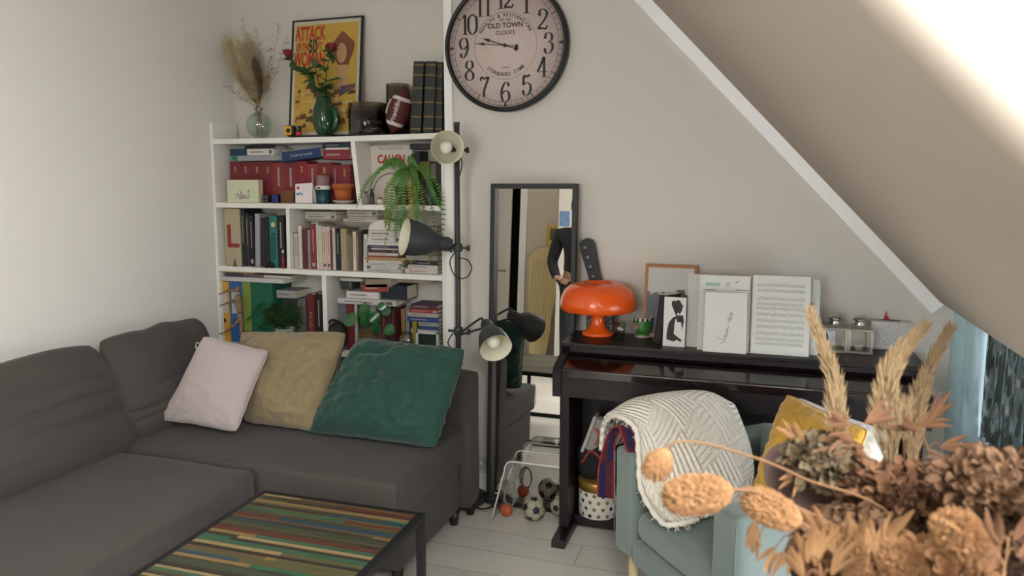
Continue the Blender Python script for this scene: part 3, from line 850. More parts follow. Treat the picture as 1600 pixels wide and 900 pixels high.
def pile(specs, zb, group, place, yf=3.33, dep=.14):
    """a stack from the bottom up: (u0,u1,thickness px,colour,desc,short,marks)"""
    z = zb + .0006
    n_ = len(specs)
    for i, (u0, u1, th, col, desc, short, mk) in enumerate(specs):
        y_ = yf + rnd.uniform(-.006, .006)
        vm = 450
        k = (YF * 1.0) / F_PX
        z1 = z + th * .00297
        x0 = at(u0, 400, y_).x; x1 = at(u1, 400, y_).x
        d = dict(x0=x0, x1=x1, z0=z, z1=z1 - .0006, yf=y_, dep=dep, col=col, flat=True, tilt=0, marks=mk, marktext=None, rough=.55, pages=True, name='book', twist=0)
        if i == 0: pos = f'at the bottom of {place}'
        elif i == n_ - 1: pos = f'on top of {place}'
        else: pos = f'between {specs[i - 1][5]} and {specs[i + 1][5]} in {place}'
        lab = desc + ' ' + pos
        if len(lab.split()) > 16: lab = f'{desc} just above {specs[i - 1][5]}, {place}'
        build_book(d, lab, group)
        z = z1
    return z
# on top of the upright books
zq = at(500, 346, 3.34).z
pile([(480, 527, 4, '#9b8f7c', 'grey-tan book', 'grey-tan book', None), (478, 527, 8, '#c9c2b2', 'ivory novel with black emblem', 'ivory novel', 'd1'), (479, 526, 5, '#bdb5a6', 'beige paperback', 'beige paperback', None),
      (478, 522, 3, '#352c28', 'thin dark book', 'dark book', None), (479, 524, 4, '#bdb4a8', 'pale grey-pink book', 'grey-pink book', None)], at(500, 346, 3.335).z, 'pile lying on upright books', 'the pile lying over the red hardback')
pile([(540, 585, 5, '#8d8475', 'taupe book', 'taupe book', None), (537, 592, 6, '#c5beb0', 'wide ivory book', 'wide ivory book', 'd'), (545, 590, 4, '#b8a79a', 'pinkish-grey book', 'pinkish book', None), (543, 591, 10, '#bcb5a8', 'thick grey-white book', 'thick grey-white book', 'd1'), (548, 588, 2.5, '#7f3a44', 'thin maroon book', 'maroon book', None)],
     at(560, 352, 3.345).z, 'pile lying under the second shelf', 'the pile beneath the terracotta pot', yf=3.345)
# the big stack
zz_ = pile([(571, 628, 5, '#c2c0bb', 'long pale grey book', 'long grey book', 'd'), (578, 630, 5, '#d9d5cd', 'white paperback', 'white paperback', 'd1'), (571, 624, 5, '#cfcbc4', 'white book with dark emblem', 'emblem book', 'd'),
       (575, 628, 5, '#d9d4cc', 'smooth white book', 'smooth white book', None), (570, 633, 5.5, '#b98f56', 'orange-tan book', 'orange-tan book', None), (576, 620, 2.5, '#a3372f', 'thin red-orange book', 'red-orange book', None), (575, 622, 5, '#d4cfc8', 'white and pink book', 'white-pink book', 'r'),
       (576, 620, 5, '#2f2b2f', 'black book with coloured marks', 'black marked book', 'r1'), (580, 622, 2.5, '#cfcac2', 'thin pale book', 'thin pale book', None), (574, 624, 5, '#4a2f63', 'purple book', 'purple book', 'l'), (573, 626, 5, '#e3dfd7', 'clean white book', 'clean white book', None),
       (575, 627, 10, '#ddd8ce', 'thick white marked book', 'thick white book', 'd1'), (576, 627, 10.5, '#d8d2c7', 'thick cream-white book', 'thick cream book', 'd')], zs3, 'big stack behind the grey lamp head', 'the stack beside the leaning white book', yf=3.325)
cx0 = xt(577, 400, 3.325); cx1 = xt(626, 400, 3.325)
q = B(); R_ = (cx1 - cx0) / 2
prof = [Vector((cx0 + R_ - R_ * math.cos(math.pi * k / 20), 3.325, zz_ + .0008 + .052 * math.sin(math.pi * k / 20) ** .8)) for k in range(21)]
q.prism(prof, (0, .12, 0))
t = thing('domed_box', 'white half-round box sitting on top of the book stack', 'box', ((cx0 + cx1) / 2, 3.38, zz_))
obj('body', q, M('#d6d0c5', .6), t)
obj('rim', B().tube([p + Vector((0, -.001, 0)) for p in prof], .0018, 6), M('#b7b0a3', .6), t)
# right pile, behind the fern and the lamp head
pile([(632, 684, 7.5, '#d9d2ca', 'long white-pink book', 'long white-pink book', 'r'), (637, 684, 7, '#dcd7cc', 'faintly titled white book', 'faint white book', 'd'), (648, 684, 7, '#20242a', 'black glossy book', 'black glossy book', 'l'), (634, 684, 9, '#a49d92', 'greige book', 'greige book', None),
      (640, 684, 8, '#79706a', 'brown-grey book', 'brown-grey book', 'l'), (636, 682, 9, '#b3ada1', 'light stone book', 'stone book', 'd'), (642, 684, 7, '#5d5a56', 'dark grey book', 'dark grey book', None), (638, 683, 8, '#b9b2a6', 'sand coloured book', 'sand book', None), (640, 684, 9, '#8b857a', 'dull grey book', 'dull grey book', 'd'), (643, 683, 6, '#c9c2b6', 'thin oatmeal book', 'oatmeal book', None)],
     zs3, 'right pile behind the fern', 'the pile beside the right side panel')

# lower left compartment
zs4 = z4 + .0005
def binder(u0, u1, vt, col, label, ring=True, plate='#b9b6b4'):
    yf = 3.325
    x0 = xt(u0, 480, yf); x1 = xt(u1, 480, yf) - .001; z1 = at((u0 + u1) / 2, vt, yf).z
    t = thing('ring_binder', label, 'binder', ((x0 + x1) / 2, yf + .1, zs4), 'lever arch binders')
    obj('cover', B().box(x0, x1, yf, BY1 - .003, zs4, z1, .003), M(col, .5), t)
    xc = (x0 + x1) / 2; w = (x1 - x0)
    if plate:
        obj('label_plate', B().box(xc - w * .34, xc + w * .34, yf - .0008, yf, z1 - .175, z1 - .055), M(plate, .6), t)
    if ring:
        q = B().tube([(xc + .011 * math.cos(a), yf - .0005, z1 - .215 + .011 * math.sin(a)) for a in [2 * math.pi * k / 20 for k in range(20)]], .0018, 6, True)
        q.lathe([(0, 0), (.0098, 0)], (xc, yf - .0006, z1 - .215), (0, -1, 0), 20)
        obj('finger_ring', q, M('#17171a', .5), t)
binder(340.5, 359, 440, '#cf9a35', 'yellow lever arch binder at the left end of the lower shelf')
binder(359.5, 378.5, 440, '#2f62a5', 'blue lever arch binder behind the wooden mannequin')
binder(379, 392.5, 440, '#7c8f3a', 'lime green binder between the blue and dark green ones', False, None)
binder(393, 427, 441, '#175f47', 'wide dark green file box behind the feathery houseplant', False, None)
book(427.5, 433, 445, zs4, '#5d6b62', 'thin grey-green folder', 'grey-green folder', yf=3.41)
book(434, 462, 466, zs4, '#4d4a46', 'thick dark grey book', 'thick grey book', yf=3.41)
book(463, 476.5, 466, zs4, '#83807b', 'grey picture book with red mark', 'grey picture book', yf=3.41, marks='d')
book(478, 490, 460, zs4, '#7b1c23', 'dark red hardback with pale lettering', 'red hardback', yf=3.33, marktext=("C'EST PAS", .024, .5, .5, True, '#b58d84', 0))
book(491, 501.5, 459, zs4, '#1b1c20', 'black book with white lettering', 'black book', yf=3.33, marks='l')
flush('between {a} and {b}, lower left compartment', 'right of the dark green file box, lower left compartment', 'standing against the divider, lower left compartment', 'upright books in the lower left compartment')
zb_ = at(390, 440, 3.33).z + .0015
dm = flatbook(338, 444, 434, 440, '#d3cfca', 'wide white folder lying across the tops of the binders', z0=zb_, yf=3.304, dep=.19, twist=.0)
flatbook(432, 462, 454, 464, '#a5a39d', 'grey and white patterned book with yellow spot lying over grey book', yf=3.34, z0=at(450, 465.5, 3.35).z, marks='d')
z_ = dm['z1'] + .001
d_a = flatbook(351, 381, 426, 432, '#3b3e49', 'dark slate book lying on the wide white folder, left', z0=z_, yf=3.32)
d_b = flatbook(382, 411, 428, 432, '#7b6158', 'brown book lying on the white folder, next to the slate book', z0=z_, yf=3.33)
d_c = flatbook(412, 455, 431, 434, '#d6cfbf', 'thin cream magazine lying right of the brown book', z0=z_, yf=3.325)
flatbook(347, 397, 422, 425.5, '#d9be7c', 'thin yellow booklet lying topmost under the third shelf', z0=max(d_a['z1'], d_b['z1']) + .001, yf=3.315)

# lower right compartment
cx0 = xt(534, 450, 3.33)
t = thing('storage_tin', 'dark grey tin with rounded white lid in lower right compartment', 'tin', (xt(557, 450, 3.36), 3.38, at(557, 456, 3.34).z))
zt0 = at(557, 454, 3.34).z; zt1 = at(557, 440, 3.34).z
obj('body', B().soft((xt(548, 445, 3.39), 3.39, (zt0 + zt1) / 2), X, Y_, Z, .034, .05, (zt1 - zt0) / 2, .012, 8), M('#3f4041', .4), t)
obj('lid', B().soft((xt(556, 437, 3.39), 3.39, zt1 + .008), X, Y_, Z, .066, .055, .0095, .009, 8), M('#b9b7a6', .4), t)
mg = flatbook(527, 618, 468, 473.5, '#cfcbcc', 'white magazine with red end lying over the upright books, lower right', z0=at(570, 475, 3.33).z, yf=3.306, dep=.18, marks='d1')
wb = flatbook(541, 592, 456, 467, '#d9d4cf', 'thick white book lying on the magazine under the tin', z0=mg['z1'] + .001, yf=3.325, marks='d')
zb_ = mg['z1'] + .001
flatbook(594, 636, 446, 468, '#151f30', 'large navy book lying dark in the middle of lower right compartment', z0=zb_, yf=3.35, dep=.12)
flatbook(566, 606, 444, 451, '#b23b30', 'red and white book lying slanted right of the white-lidded tin', z0=wb['z1'] + .001, yf=3.335, tilt=-.06, marks='l')
flatbook(571, 612, 436, 442, '#a08f7b', 'tan book lying slanted above the red and white book', z0=wb['z1'] + .026, yf=3.335, tilt=-.05)
flatbook(620, 674, 431.5, 440.5, '#9c8a75', 'wide tan book lying right under the third shelf', z0=at(640, 441.5, 3.33).z, yf=3.325, marks='d')
spec = [(528, 540, 474, '#6d7078', 'grey-blue hardback', 'grey-blue book', None), (541, 552, 473, '#8a242a', 'dark red book', 'dark red book', None), (552.5, 557, 474, '#cbc6bf', 'thin white book', 'thin white book', None), (557.5, 566, 476, '#3a4a44', 'dark green book', 'dark green book', None),
        (566.5, 576, 477, '#5a6a70', 'slate book', 'slate book', None), (576.5, 586, 476, '#cfc9b9', 'cream book', 'cream book', None), (586.5, 594, 478, '#4a6076', 'steel blue book', 'steel blue book', None), (594.5, 601, 481, '#a03126', 'brick red book', 'brick red book', 'l'), (601.5, 610, 479, '#3b332f', 'dark brown book', 'dark brown book', None), (610.5, 615.5, 482, '#6b1f25', 'wine red book', 'wine red book', None)]
for (u0, u1, vt, col, desc, short, mk) in spec: book(u0, u1, vt, zs4, col, desc, short, yf=3.345 + rnd.uniform(0, .006), marks=mk, dep=.13)
book(616.5, 624.5, 474, zs4, '#d2c7b4', 'leaning ivory book', 'leaning ivory book', yf=3.402, tilt=-.05, marks='d')
book(626.5, 632.5, 483, zs4, '#bf8a4b', 'orange-brown book', 'orange-brown book', yf=3.402, tilt=-.02, marks='d')
book(633, 638.5, 480, zs4, '#9ea1a8', 'pale blue-grey book', 'pale blue-grey book', yf=3.402)
flush('between {a} and {b}, behind the round-leaved plant', 'leftmost of the upright books in lower right compartment', 'rightmost of the upright books, lower right compartment', 'upright books behind the round-leaved plant')
book(643, 650, 500, zs4, '#a08a1c', 'mustard upright book', 'mustard', yf=3.33)
flush('', 'behind the small white photo frame, lower right compartment', '', 'upright books behind the round-leaved plant')
pile([(652, 684, 14, '#6f5d4b', 'brown box-file', 'brown box-file', None), (652, 684, 9, '#a78573', 'pinkish-brown book', 'pinkish-brown book', 'd'), (655, 684, 6, '#8e8a6c', 'olive-grey book', 'olive-grey book', None), (650, 684, 6, '#41603a', 'green book', 'green book', None), (648, 684, 4, '#26382a', 'dark green book', 'dark green book', None), (640, 684, 7.5, '#cdc6bb', 'long pale pink-marked book', 'long pale book', 'r'), (653, 684, 6, '#27507f', 'mid blue book', 'mid blue book', None),
      (652, 684, 7, '#a39f93', 'grey book', 'grey book', 'd'), (634, 684, 8, '#24448c', 'royal blue book', 'royal blue book', 'l'), (636, 684, 7, '#bab3a6', 'stone paperback', 'stone paperback', 'd'), (637, 683, 6.5, '#b5352f', 'red and white paperback', 'red-white book', 'l1'), (640, 682, 7.5, '#5b2548', 'purple book', 'purple book', 'l')],
     zs4, 'right stack in the lower right compartment', 'the stack behind the photo frame', yf=3.335)

# ---------------------------------------------------------------- things on top of the bookcase
ZT = zT + .006
GLASSG = glassmat('pale_green_glass', (0.80, 0.90, 0.84, 1), 0.82)
GLASSD = glassmat('smoked_amber_glass', (0.55, 0.48, 0.36, 1), 0.97, .08)
GLASSC = glassmat('clear_glass', (0.93, 0.94, 0.93, 1), 0.86)
# framed film poster
fy = 3.40
pTL = at(451, 29, 3.45); pTR = at(563, 26, 3.45); pB = ZT
x0 = at(452, 120, 3.44).x; x1 = at(562, 120, 3.44).x; z1 = at(505, 27, 3.46).z
t = thing('framed_poster', 'black framed yellow film poster leaning on the alcove wall above the books', 'poster', ((x0 + x1) / 2, 3.43, ZT))
def po(fx, fz, o_=0.0): return Vector((x0 + (x1 - x0) * fx, 3.42 + .07 * fz - o_, ZT + (z1 - ZT) * fz))
fw_ = .008; W_ = x1 - x0; H_ = z1 - ZT
q = B()
for a in ((0, fw_ / W_, 0, 1), (1 - fw_ / W_, 1, 0, 1), (0, 1, 0, fw_ / H_), (0, 1, 1 - fw_ / H_, 1)):
    q.prism([po(a[0], a[2], .006), po(a[1], a[2], .006), po(a[1], a[3], .006), po(a[0], a[3], .006)], (0, .016, 0))
obj('frame', q, M('#1a1a19', .4), t)
obj('mount', B().prism([po(.01, .01), po(.99, .01), po(.99, .99), po(.01, .99)], (0, .005, 0)), M('#c9c0ac', .6), t)
def pr(pts, o_, mat, nm): obj(nm, B().prism([po(a, b_, o_) for a, b_ in pts], (0, .0004, 0)), mat, t)
pr([(.06, .04), (.94, .04), (.94, .955), (.06, .955)], .001, M('#c4a044', .6, var=.10, vscale=20), 'print')
rr = random.Random(5)
q = B()
for k in range(80):   # plain patches of ochre, brown and cream low down, no figure from the known picture
    a = rr.uniform(.07, .82); c = rr.uniform(.05, .40); w = rr.uniform(.04, .14); h = rr.uniform(.02, .06)
    q.m = k % 4
    q.prism([po(a, c, .0015 + k * .00002), po(min(a + w, .93), c + h * .2, .0015 + k * .00002), po(min(a + w * .8, .93), c + h, .0015 + k * .00002), po(a + w * .2, c + h * .8, .0015 + k * .00002)], (0, .0002, 0))
obj('printed_pattern', q, [M('#7d5330', .6), M('#b58a4a', .6), M('#cbb07c', .6), M('#5c4030', .6)], t)
pr([(.74 + (.15 + .02 * math.sin(3 * a_)) * math.cos(a_), .72 + (.145 + .018 * math.sin(4 * a_ + 1)) * math.sin(a_)) for a_ in [2 * math.pi * k / 28 for k in range(28)]], .0022, M('#7d4a30', .6, var=.3, vscale=50), 'brown_shape')
pr([(.72 + .07 * math.cos(a_), .70 + .085 * math.sin(a_)) for a_ in [2 * math.pi * k / 20 for k in range(20)]], .0028, M('#c39a72', .6, var=.1, vscale=60), 'pale_oval')
pr([(.66, .40), (.82, .40), (.80, .60), (.68, .60)], .0024, M('#c09a70', .6), 'tan_shape')
pr([(.70, .33), (.92, .40), (.93, .44), (.72, .42)], .0026, M('#5a5068', .6), 'slate_shape')
tax = X; tay = (po(0, 1) - po(0, 0)).normalized()
q = B()
q.text('ATTACK', .098, po(.265, .875, .003), tax, tay, .003, .0004, sx=.47)
q.text('WOMAN', .105, po(.265, .655, .003), tax, tay, .003, .0004, sx=.44)
q.text('OF THE', .052, po(.165, .765, .003), tax, tay, .0016, .0004, sx=.47).text('FT.', .052, po(.415, .765, .003), tax, tay, .0016, .0004, sx=.5)
obj('red_lettering', q, M('#b5382c', .55), t)
obj('dark_numerals', B().text('50', .095, po(.31, .765, .003), tax, tay, .003, .0004, sx=.52), M('#2c3a35', .55), t)

# round glass vase with dried grasses
vc = at(405, 190, 3.40); vc.z = ZT
t = thing('glass_vase', 'round pale green glass vase holding dried grasses, left end of bookcase top', 'vase', vc)
R = .068
pf = [(0, 0), (.03, 0)] + [(R * math.sin(a), .066 - R * math.cos(a)) for a in [math.radians(q) for q in range(30, 160, 10)]] + [(.021, .130), (.019, .142), (.027, .152), (.025, .153), (.017, .142)]
obj('body', B().lathe(pf, vc, seg=40), GLASSG, t)
obj('rim', B().lathe([(.022, .148), (.028, .152), (.026, .156), (.021, .153)], vc, seg=32), GLASSG, t)
DRY = M('#a98a5e', .9); PAMP = M('#d9c8a4', .95, var=.15, vscale=60); PAMPD = M('#7a6046', .95, var=.15, vscale=60)
def pampas(name, label, group, base, path, width, n_, mat, stem, seed, blade=.03, loc=None, droop=.5, stemr=.0018, start=.35, thick=.0005):
    """one plume: a bending stem with fine drooping bristles along its upper part"""
    rr = random.Random(seed)
    P = smooth_path(path, 40)
    t = thing(name, label, 'dried grass', base, group)
    obj('stem', B().tube(P, [stemr] * 41, 6), stem, t)
    q = B()
    for _ in range(n_):
        f = start + (1 - start) * rr.random() ** .8
        p = cat_rom([Vector(a) for a in path], f)
        p2 = cat_rom([Vector(a) for a in path], min(1, f + .03)); p1 = cat_rom([Vector(a) for a in path], max(0, f - .03))
        d = (p2 - p1).normalized()
        g = (f - start) / (1 - start)
        w = width * (math.sin(math.pi * min(1, g * .85 + .14)) ** .7)
        a = rr.uniform(0, 6.283)
        u_ = d.orthogonal().normalized(); v_ = d.cross(u_)
        side = (u_ * math.cos(a) + v_ * math.sin(a))
        l = blade * rr.uniform(.6, 1.3)
        e = p + side * w * rr.uniform(.4, 1) + d * l
        e.z -= droop * w * rr.random()
        m_ = (p + e) / 2 + side * w * .25
        s = side.cross(d).normalized() * thick * rr.uniform(.7, 1.6)
        q.poly([p - s * .5, m_ - s, e, m_ + s, p + s * .5])
    obj('plume', q, mat, t)
    return t
vt_ = vc + Vector((0, 0, .145))
def up_(u, v, y): return at(u, v, y)
gl_ = 'dried grasses in the round green vase'
pp = [((352, 62), .030, 'pale pampas plume bending furthest left towards the wall', PAMP, 3.39), ((372, 70), .034, 'pale fluffy pampas plume, second from the left in green vase', PAMP, 3.36), ((392, 84), .03, 'pale pampas plume standing upright in the middle of green vase', PAMP, 3.42), ((362, 88), .034, 'pale wide plume leaning left under the highest ones in green vase', PAMP, 3.37), ((386, 62), .03, 'tall pale plume behind the upright one in green vase', PAMP, 3.44), ((376, 92), .024, 'short pale plume low in front of the others in green vase', PAMP, 3.33),
      ((378, 118), .018, 'short dark brown plume low at the left in green vase', PAMPD, 3.37), ((399, 98), .016, 'dark brown plume just right of the pale ones in green vase', PAMPD, 3.37)]
for k, ((u, v), w, lab, mt, y) in enumerate(pp):
    tip = up_(u, v, y)
    b0 = vc + Vector((rnd.uniform(-.02, .02), rnd.uniform(-.02, .02), .012))
    nk = vt_ + Vector((rnd.uniform(-.009, .009), rnd.uniform(-.009, .009), 0))
    mid = nk.lerp(tip, .55) + Vector((.012, 0, .012))
    pampas('dried_pampas', lab, gl_, b0, [b0, nk, mid, tip], w * 2.3, 3400, mt, DRY, 100 + k, .034, start=.42, thick=.0004)
def twig(name, label, group, b0, nk, tip, seed, mat, nbr=26, leaf=.007, spread=.05):
    rr = random.Random(seed)
    t = thing(name, label, 'dried branch', b0, group)
    path = [b0, nk, nk.lerp(tip, .5) + Vector((.01, 0, -.01)), tip]
    obj('stem', B().tube(smooth_path(path, 30), [.0014 - .001 * k / 30 for k in range(31)], 5), mat, t)
    q = B(); q2 = B()
    for _ in range(nbr):
        f = rr.uniform(.5, 1.0)
        p = cat_rom([Vector(a) for a in path], f)
        d = Vector((rr.uniform(-1, 1), rr.uniform(-.5, .5), rr.uniform(0, 1))).normalized() * spread * rr.uniform(.4, 1.1) * (1.25 - f)*1.6
        q.tube([p, p + d * .5 + Vector((0, 0, -.003)), p + d], .0005, 4)
        for m_ in range(5):
            c = p + d * rr.uniform(.3, 1.05)
            e = Vector((rr.uniform(-1, 1), rr.uniform(-1, 1), rr.uniform(-1, 1))).normalized()
            g = e.cross(Vector((rr.uniform(-1, 1), rr.uniform(-1, 1), .3))).normalized()
            q2.poly([c, c + e * leaf * .5 + g * leaf * .2, c + e * leaf, c + e * leaf * .5 - g * leaf * .2])
    obj('side_twigs', q, mat, t); obj('buds', q2, mat, t)
tw = [((378, 26), 'thin tan flowering branch rising highest left in green vase', '#a68a58'), ((402, 45), 'thin tan branch reaching up beside the wall corner', '#a68a58'), ((436, 34), 'thin tan branch with buds left of the poster', '#97794a'), ((424, 75), 'dark curling branch leaning right towards the poster', '#6d5638'), ((448, 62), 'thin branch leaning furthest right across the poster edge', '#8a6d44'), ((345, 130), 'short wiry branch hanging low at the left of green vase', '#7a6042')]
for k, ((u, v), lab, hx) in enumerate(tw):
    b0 = vc + Vector((rnd.uniform(-.02, .02), rnd.uniform(-.02, .02), .012)); nk = vt_ + Vector((rnd.uniform(-.008, .008), rnd.uniform(-.008, .008), 0))
    twig('dried_branch', lab, gl_, b0, nk, at(u, v, 3.38 + .01 * k), 200 + k, M(hx, .9))
# tape measure
cx = at(453, 205, 3.33).x
t = thing('tape_measure', 'yellow and black tape measure between the glass vase and green vase', 'tool', (cx, 3.335, ZT))
obj('case', B().soft((cx, 3.335, ZT + .027), X, Y_, Z, .030, .018, .027, .014, 8), M('#1c1b19', .5), t)
obj('yellow_cover', B().soft((cx - .002, 3.3155, ZT + .026), X, Y_, Z, .020, .003, .023, .003, 8), M('#d9a51e', .4), t)
obj('round_badge', B().lathe([(0, .0), (.012, 0), (.012, .002), (0, .002)], (cx + .003, 3.312, ZT + .026), (0, -1, 0), 20), M('#1c1b19', .4), t)
cx2 = at(466, 205, 3.32).x
t = thing('pocket_tool', 'little red and black pocket tool beside the yellow tape measure', 'tool', (cx2, 3.325, ZT))
obj('body', B().soft((cx2, 3.322, ZT + .011), X, Y_, Z, .013, .011, .0105, .005, 6), M('#b5281f', .4), t)
obj('head', B().soft((cx2 + .003, 3.322, ZT + .036), X, Y_, Z, .010, .010, .0145, .005, 6), M('#1d1d1f', .4), t)
obj('blade_slot', B().box(cx2 - .002, cx2 + .008, 3.308, 3.3115, ZT + .03, ZT + .045, .0005), M('#888888', .3, 1), t)

# green glass vase with roses
gc = at(507, 195, 3.37); gc.z = ZT
t = thing('green_vase', 'dark green glazed vase with a hole through its side, holding roses', 'vase', gc)
pf = [(0, 0), (.03, 0), (.034, .004), (.048, .03), (.058, .07), (.058, .11), (.050, .145), (.040, .175), (.034, .196), (.033, .198), (.031, .19), (.036, .17)]
obj('body', B().lathe(pf, gc, seg=40), M('#0f4020', .12, coat=.6), t)
obj('handle', B().tube(smooth_path([gc + Vector(p) for p in ((.035, 0, .145), (.068, -.01, .12), (.080, -.012, .08), (.066, -.01, .04), (.04, 0, .02))], 24), [.012 + .006 * math.sin(math.pi * k / 24) for k in range(25)], 14), M('#0f4020', .12, coat=.6), t)
GST = M('#3c5a2a', .6); GLF = M('#33572b', .5, var=.25, vscale=40); RED = M('#7d1220', .6, var=.2, vscale=50)
def leafmesh(q, p, d, up, l, w, cup=.15):
    d = Vector(d).normalized(); s = d.cross(Vector(up)).normalized(); n_ = s.cross(d)
    pts = []
    N = 6
    vl = []; vr = []; vm = []
    for k in range(N + 1):
        f = k / N
        ww = w * math.sin(math.pi * min(.98, f * .9 + .06)) ** .8
        c = p + d * l * f - n_ * l * .25 * f * f
        vm.append(q.bm.verts.new(c)); vl.append(q.bm.verts.new(c + s * ww + n_ * cup * ww)); vr.append(q.bm.verts.new(c - s * ww + n_ * cup * ww))
    fs = []
    for k in range(N):
        fs.append(q.bm.faces.new((vm[k], vl[k], vl[k + 1], vm[k + 1]))); fs.append(q.bm.faces.new((vm[k], vm[k + 1], vr[k + 1], vr[k])))
    q._new(fs, True)
def rose(tip, lab, seed, bloom=True, lean=(0, 0)):
    rr = random.Random(seed)
    b0 = gc + Vector((0, 0, .05)); nk = gc + Vector((rr.uniform(-.01, .01), 0, .19))
    path = [b0, nk, nk.lerp(tip, .5) + Vector((0, -.015, .015)), tip]
    t = thing('rose' if bloom else 'leafy_stem', lab, 'flower', b0, 'roses in the green vase')
    obj('stem', B().tube(smooth_path(path, 24), .0022, 6), GST, t)
    q = B()
    for k in range(13):
        f = rr.uniform(.45, .96)
        p = cat_rom([Vector(a) for a in path], f)
        leafmesh(q, p, (rr.uniform(-1, 1), rr.uniform(-1, .3), rr.uniform(-.5, .6)), (0, -.6, 1), rr.uniform(.034, .052), .017)
    obj('leaves', q, GLF, t)
    if bloom:
        q = B()
        for k in range(14):
            a = k * 2.4; rad = .006 + .0012 * k
            def pet(u, v, a=a, rad=rad, k=k):
                th = a + (u - .5) * 2.2
                z = v * (.044 - .0006 * k) - .008
                r = rad * (.35 + .75 * math.sin(v * math.pi * .62)) + .002 * v * v * k * .15
                return tip + Vector((r * math.cos(th), r * math.sin(th), z))
            q.grid(pet, 6, 4)
        obj('bloom', q, RED, t)
        q = B()
        for k in range(5):
            a = k * 1.257
            leafmesh(q, tip + Vector((0, 0, -.008)), (math.cos(a), math.sin(a), .3), (0, 0, 1), .018, .004)
        obj('sepals', q, GST, t)
rose(at(450, 88, 3.33), 'dark red rose bending out to the left edge of the poster', 1)
rose(at(518, 78, 3.34), 'dark red rose standing upright in front of the poster', 2)
rose(at(492, 100, 3.35), 'leafy green stem without bloom between the two red roses', 3, False)
rose(at(478, 112, 3.33), 'short leafy green stem low at the left in the green vase', 4, False)
rose(at(524, 122, 3.36), 'small leafy shoot at the right rim of the green vase', 5, False)

# candle jars
def jar(u0, u1, vt, yf, lab, gr=None):
    c = at((u0 + u1) / 2, 200, yf); c.z = ZT; r = (at(u1, 190, yf).x - at(u0, 190, yf).x) / 2; h = at((u0 + u1) / 2, vt, yf).z - ZT
    t = thing('candle_jar', lab, 'candle', c, gr)
    obj('glass', B().lathe([(0, 0), (r - .004, 0), (r, .005), (r, h), (r - .003, h + .001), (r - .0035, h), (r - .0035, .008), (0, .008)], c, seg=40), GLASSD, t)
    obj('wax', B().lathe([(0, .009), (r - .005, .009), (r - .005, h * .72), (.004, h * .73), (0, h * .73)], c, seg=40), M('#2f302d', .6), t)
    obj('wick', B().cyl(c + Vector((0, 0, h * .73)), c + Vector((0, 0, h * .82)), .001, seg=6), M('#222222', .9), t)
jar(548.5, 602, 162, 3.375, 'wide smoked glass candle jar beside the football')
jar(606, 640, 132, 3.435, 'taller smoked glass candle jar hidden behind the football')
# american football
fc = at(623, 170, 3.345); ax_f = Vector((.34, .05, 1)).normalized()
t = thing('football', 'brown american football with white stripes leaning on the black albums', 'ball', (fc.x, fc.y, ZT))
Lf = .112; Rf = .058
fc.z = ZT + Lf * .955 + .004
def fr_(z): return Rf * (1 - (abs(z) / Lf) ** 2.1) ** .8 if abs(z) < Lf else 0
pf = [(max(fr_(z), 0), z) for z in [(-Lf + 2 * Lf * k / 40) for k in range(41)]]
pf[0] = (0, -Lf); pf[-1] = (0, Lf)
obj('hide', B().lathe(pf, fc, ax_f, 40), M('#54201c', .55, bump=.5, bscale=500), t)
for z0_, z1_ in ((-.075, -.058), (.050, .067)):
    q = B()
    q.lathe([(fr_(z0_ + (z1_ - z0_) * k / 6) + .0007, z0_ + (z1_ - z0_) * k / 6) for k in range(7)], fc, ax_f, 40)
    obj('white_stripe', q, M('#cfc9c2', .6), t)
fx = Vector((1, 0, 0)); fx = (fx - ax_f * fx.dot(ax_f)).normalized(); fyv = ax_f.cross(fx); fyv = fyv if fyv.y < 0 else -fyv
def fs_(z, ang): return fc + ax_f * z + (fyv * math.cos(ang) + fx * math.sin(ang)) * (fr_(z) + .002)
q = B().tube([fs_(z / 1000, -.85) for z in range(-32, 45, 6)], .0022, 6)
for k in range(8): q.tube([fs_(-.028 + k * .0098, a) for a in (-1.1, -.97, -.85, -.73, -.6)], .0022, 6)
obj('laces', q, M('#ded8d0', .6), t)
q = B().text('Franklin', .034, Vector((0, 0, 0)), X, Y_, .0008, 0, shear=.25)
for v in q.bm.verts: v.co = fs_(v.co.x - .008, .22 - v.co.y / Rf) + (fyv * .0005)
obj('lettering', q, M('#c7bdb4', .5), t)
# big black bound albums
def album(u0, u1, vt, vtr, yf, lab, tilt):
    x0 = at(u0, 200, yf).x; x1 = at(u1, 200, yf).x; z1 = at((u0 + u1) / 2, vt, yf).z
    t = thing('photo_album', lab, 'book', ((x0 + x1) / 2, yf + .08, ZT), 'black bound albums beside the clock')
    q = B().box(x0, x1, yf, yf + .150, ZT, z1, .003); ps = []
    for f in (.05, .22, .42, .62, .80, .94):
        zz = ZT + (z1 - ZT) * f
        p = B(); ps.append(p)
        p.box(x0 - .0003, x1 + .0003, yf - .0009, yf + .002, zz, zz + .0018); p.box(x0 - .0003, x1 + .0003, yf - .0009, yf + .002, zz + .0045, zz + .0058)
    pg = B().box(x0 + .003, x1 - .003, yf + .01, yf + .147, z1 - .0005, z1 + .0008)
    for b_ in [q, pg] + ps: rot2(b_, x1, ZT, tilt)
    obj('binding', q, M('#1b211f', .45, bump=.3, bscale=300), t); [obj('gold_band', p, M('#a58a4a', .35, .8), t) for p in ps]; obj('page_edge', pg, PAGE, t)
album(641, 657, 96, 0, 3.345, 'black album with gold bands leaning against the football', .065)
album(660.5, 676.5, 96, 0, 3.345, 'black album with gold bands, middle of the three', .06)
album(679, 690, 97, 0, 3.36, 'black album at the right end of the shelf, next to the clock', .02)

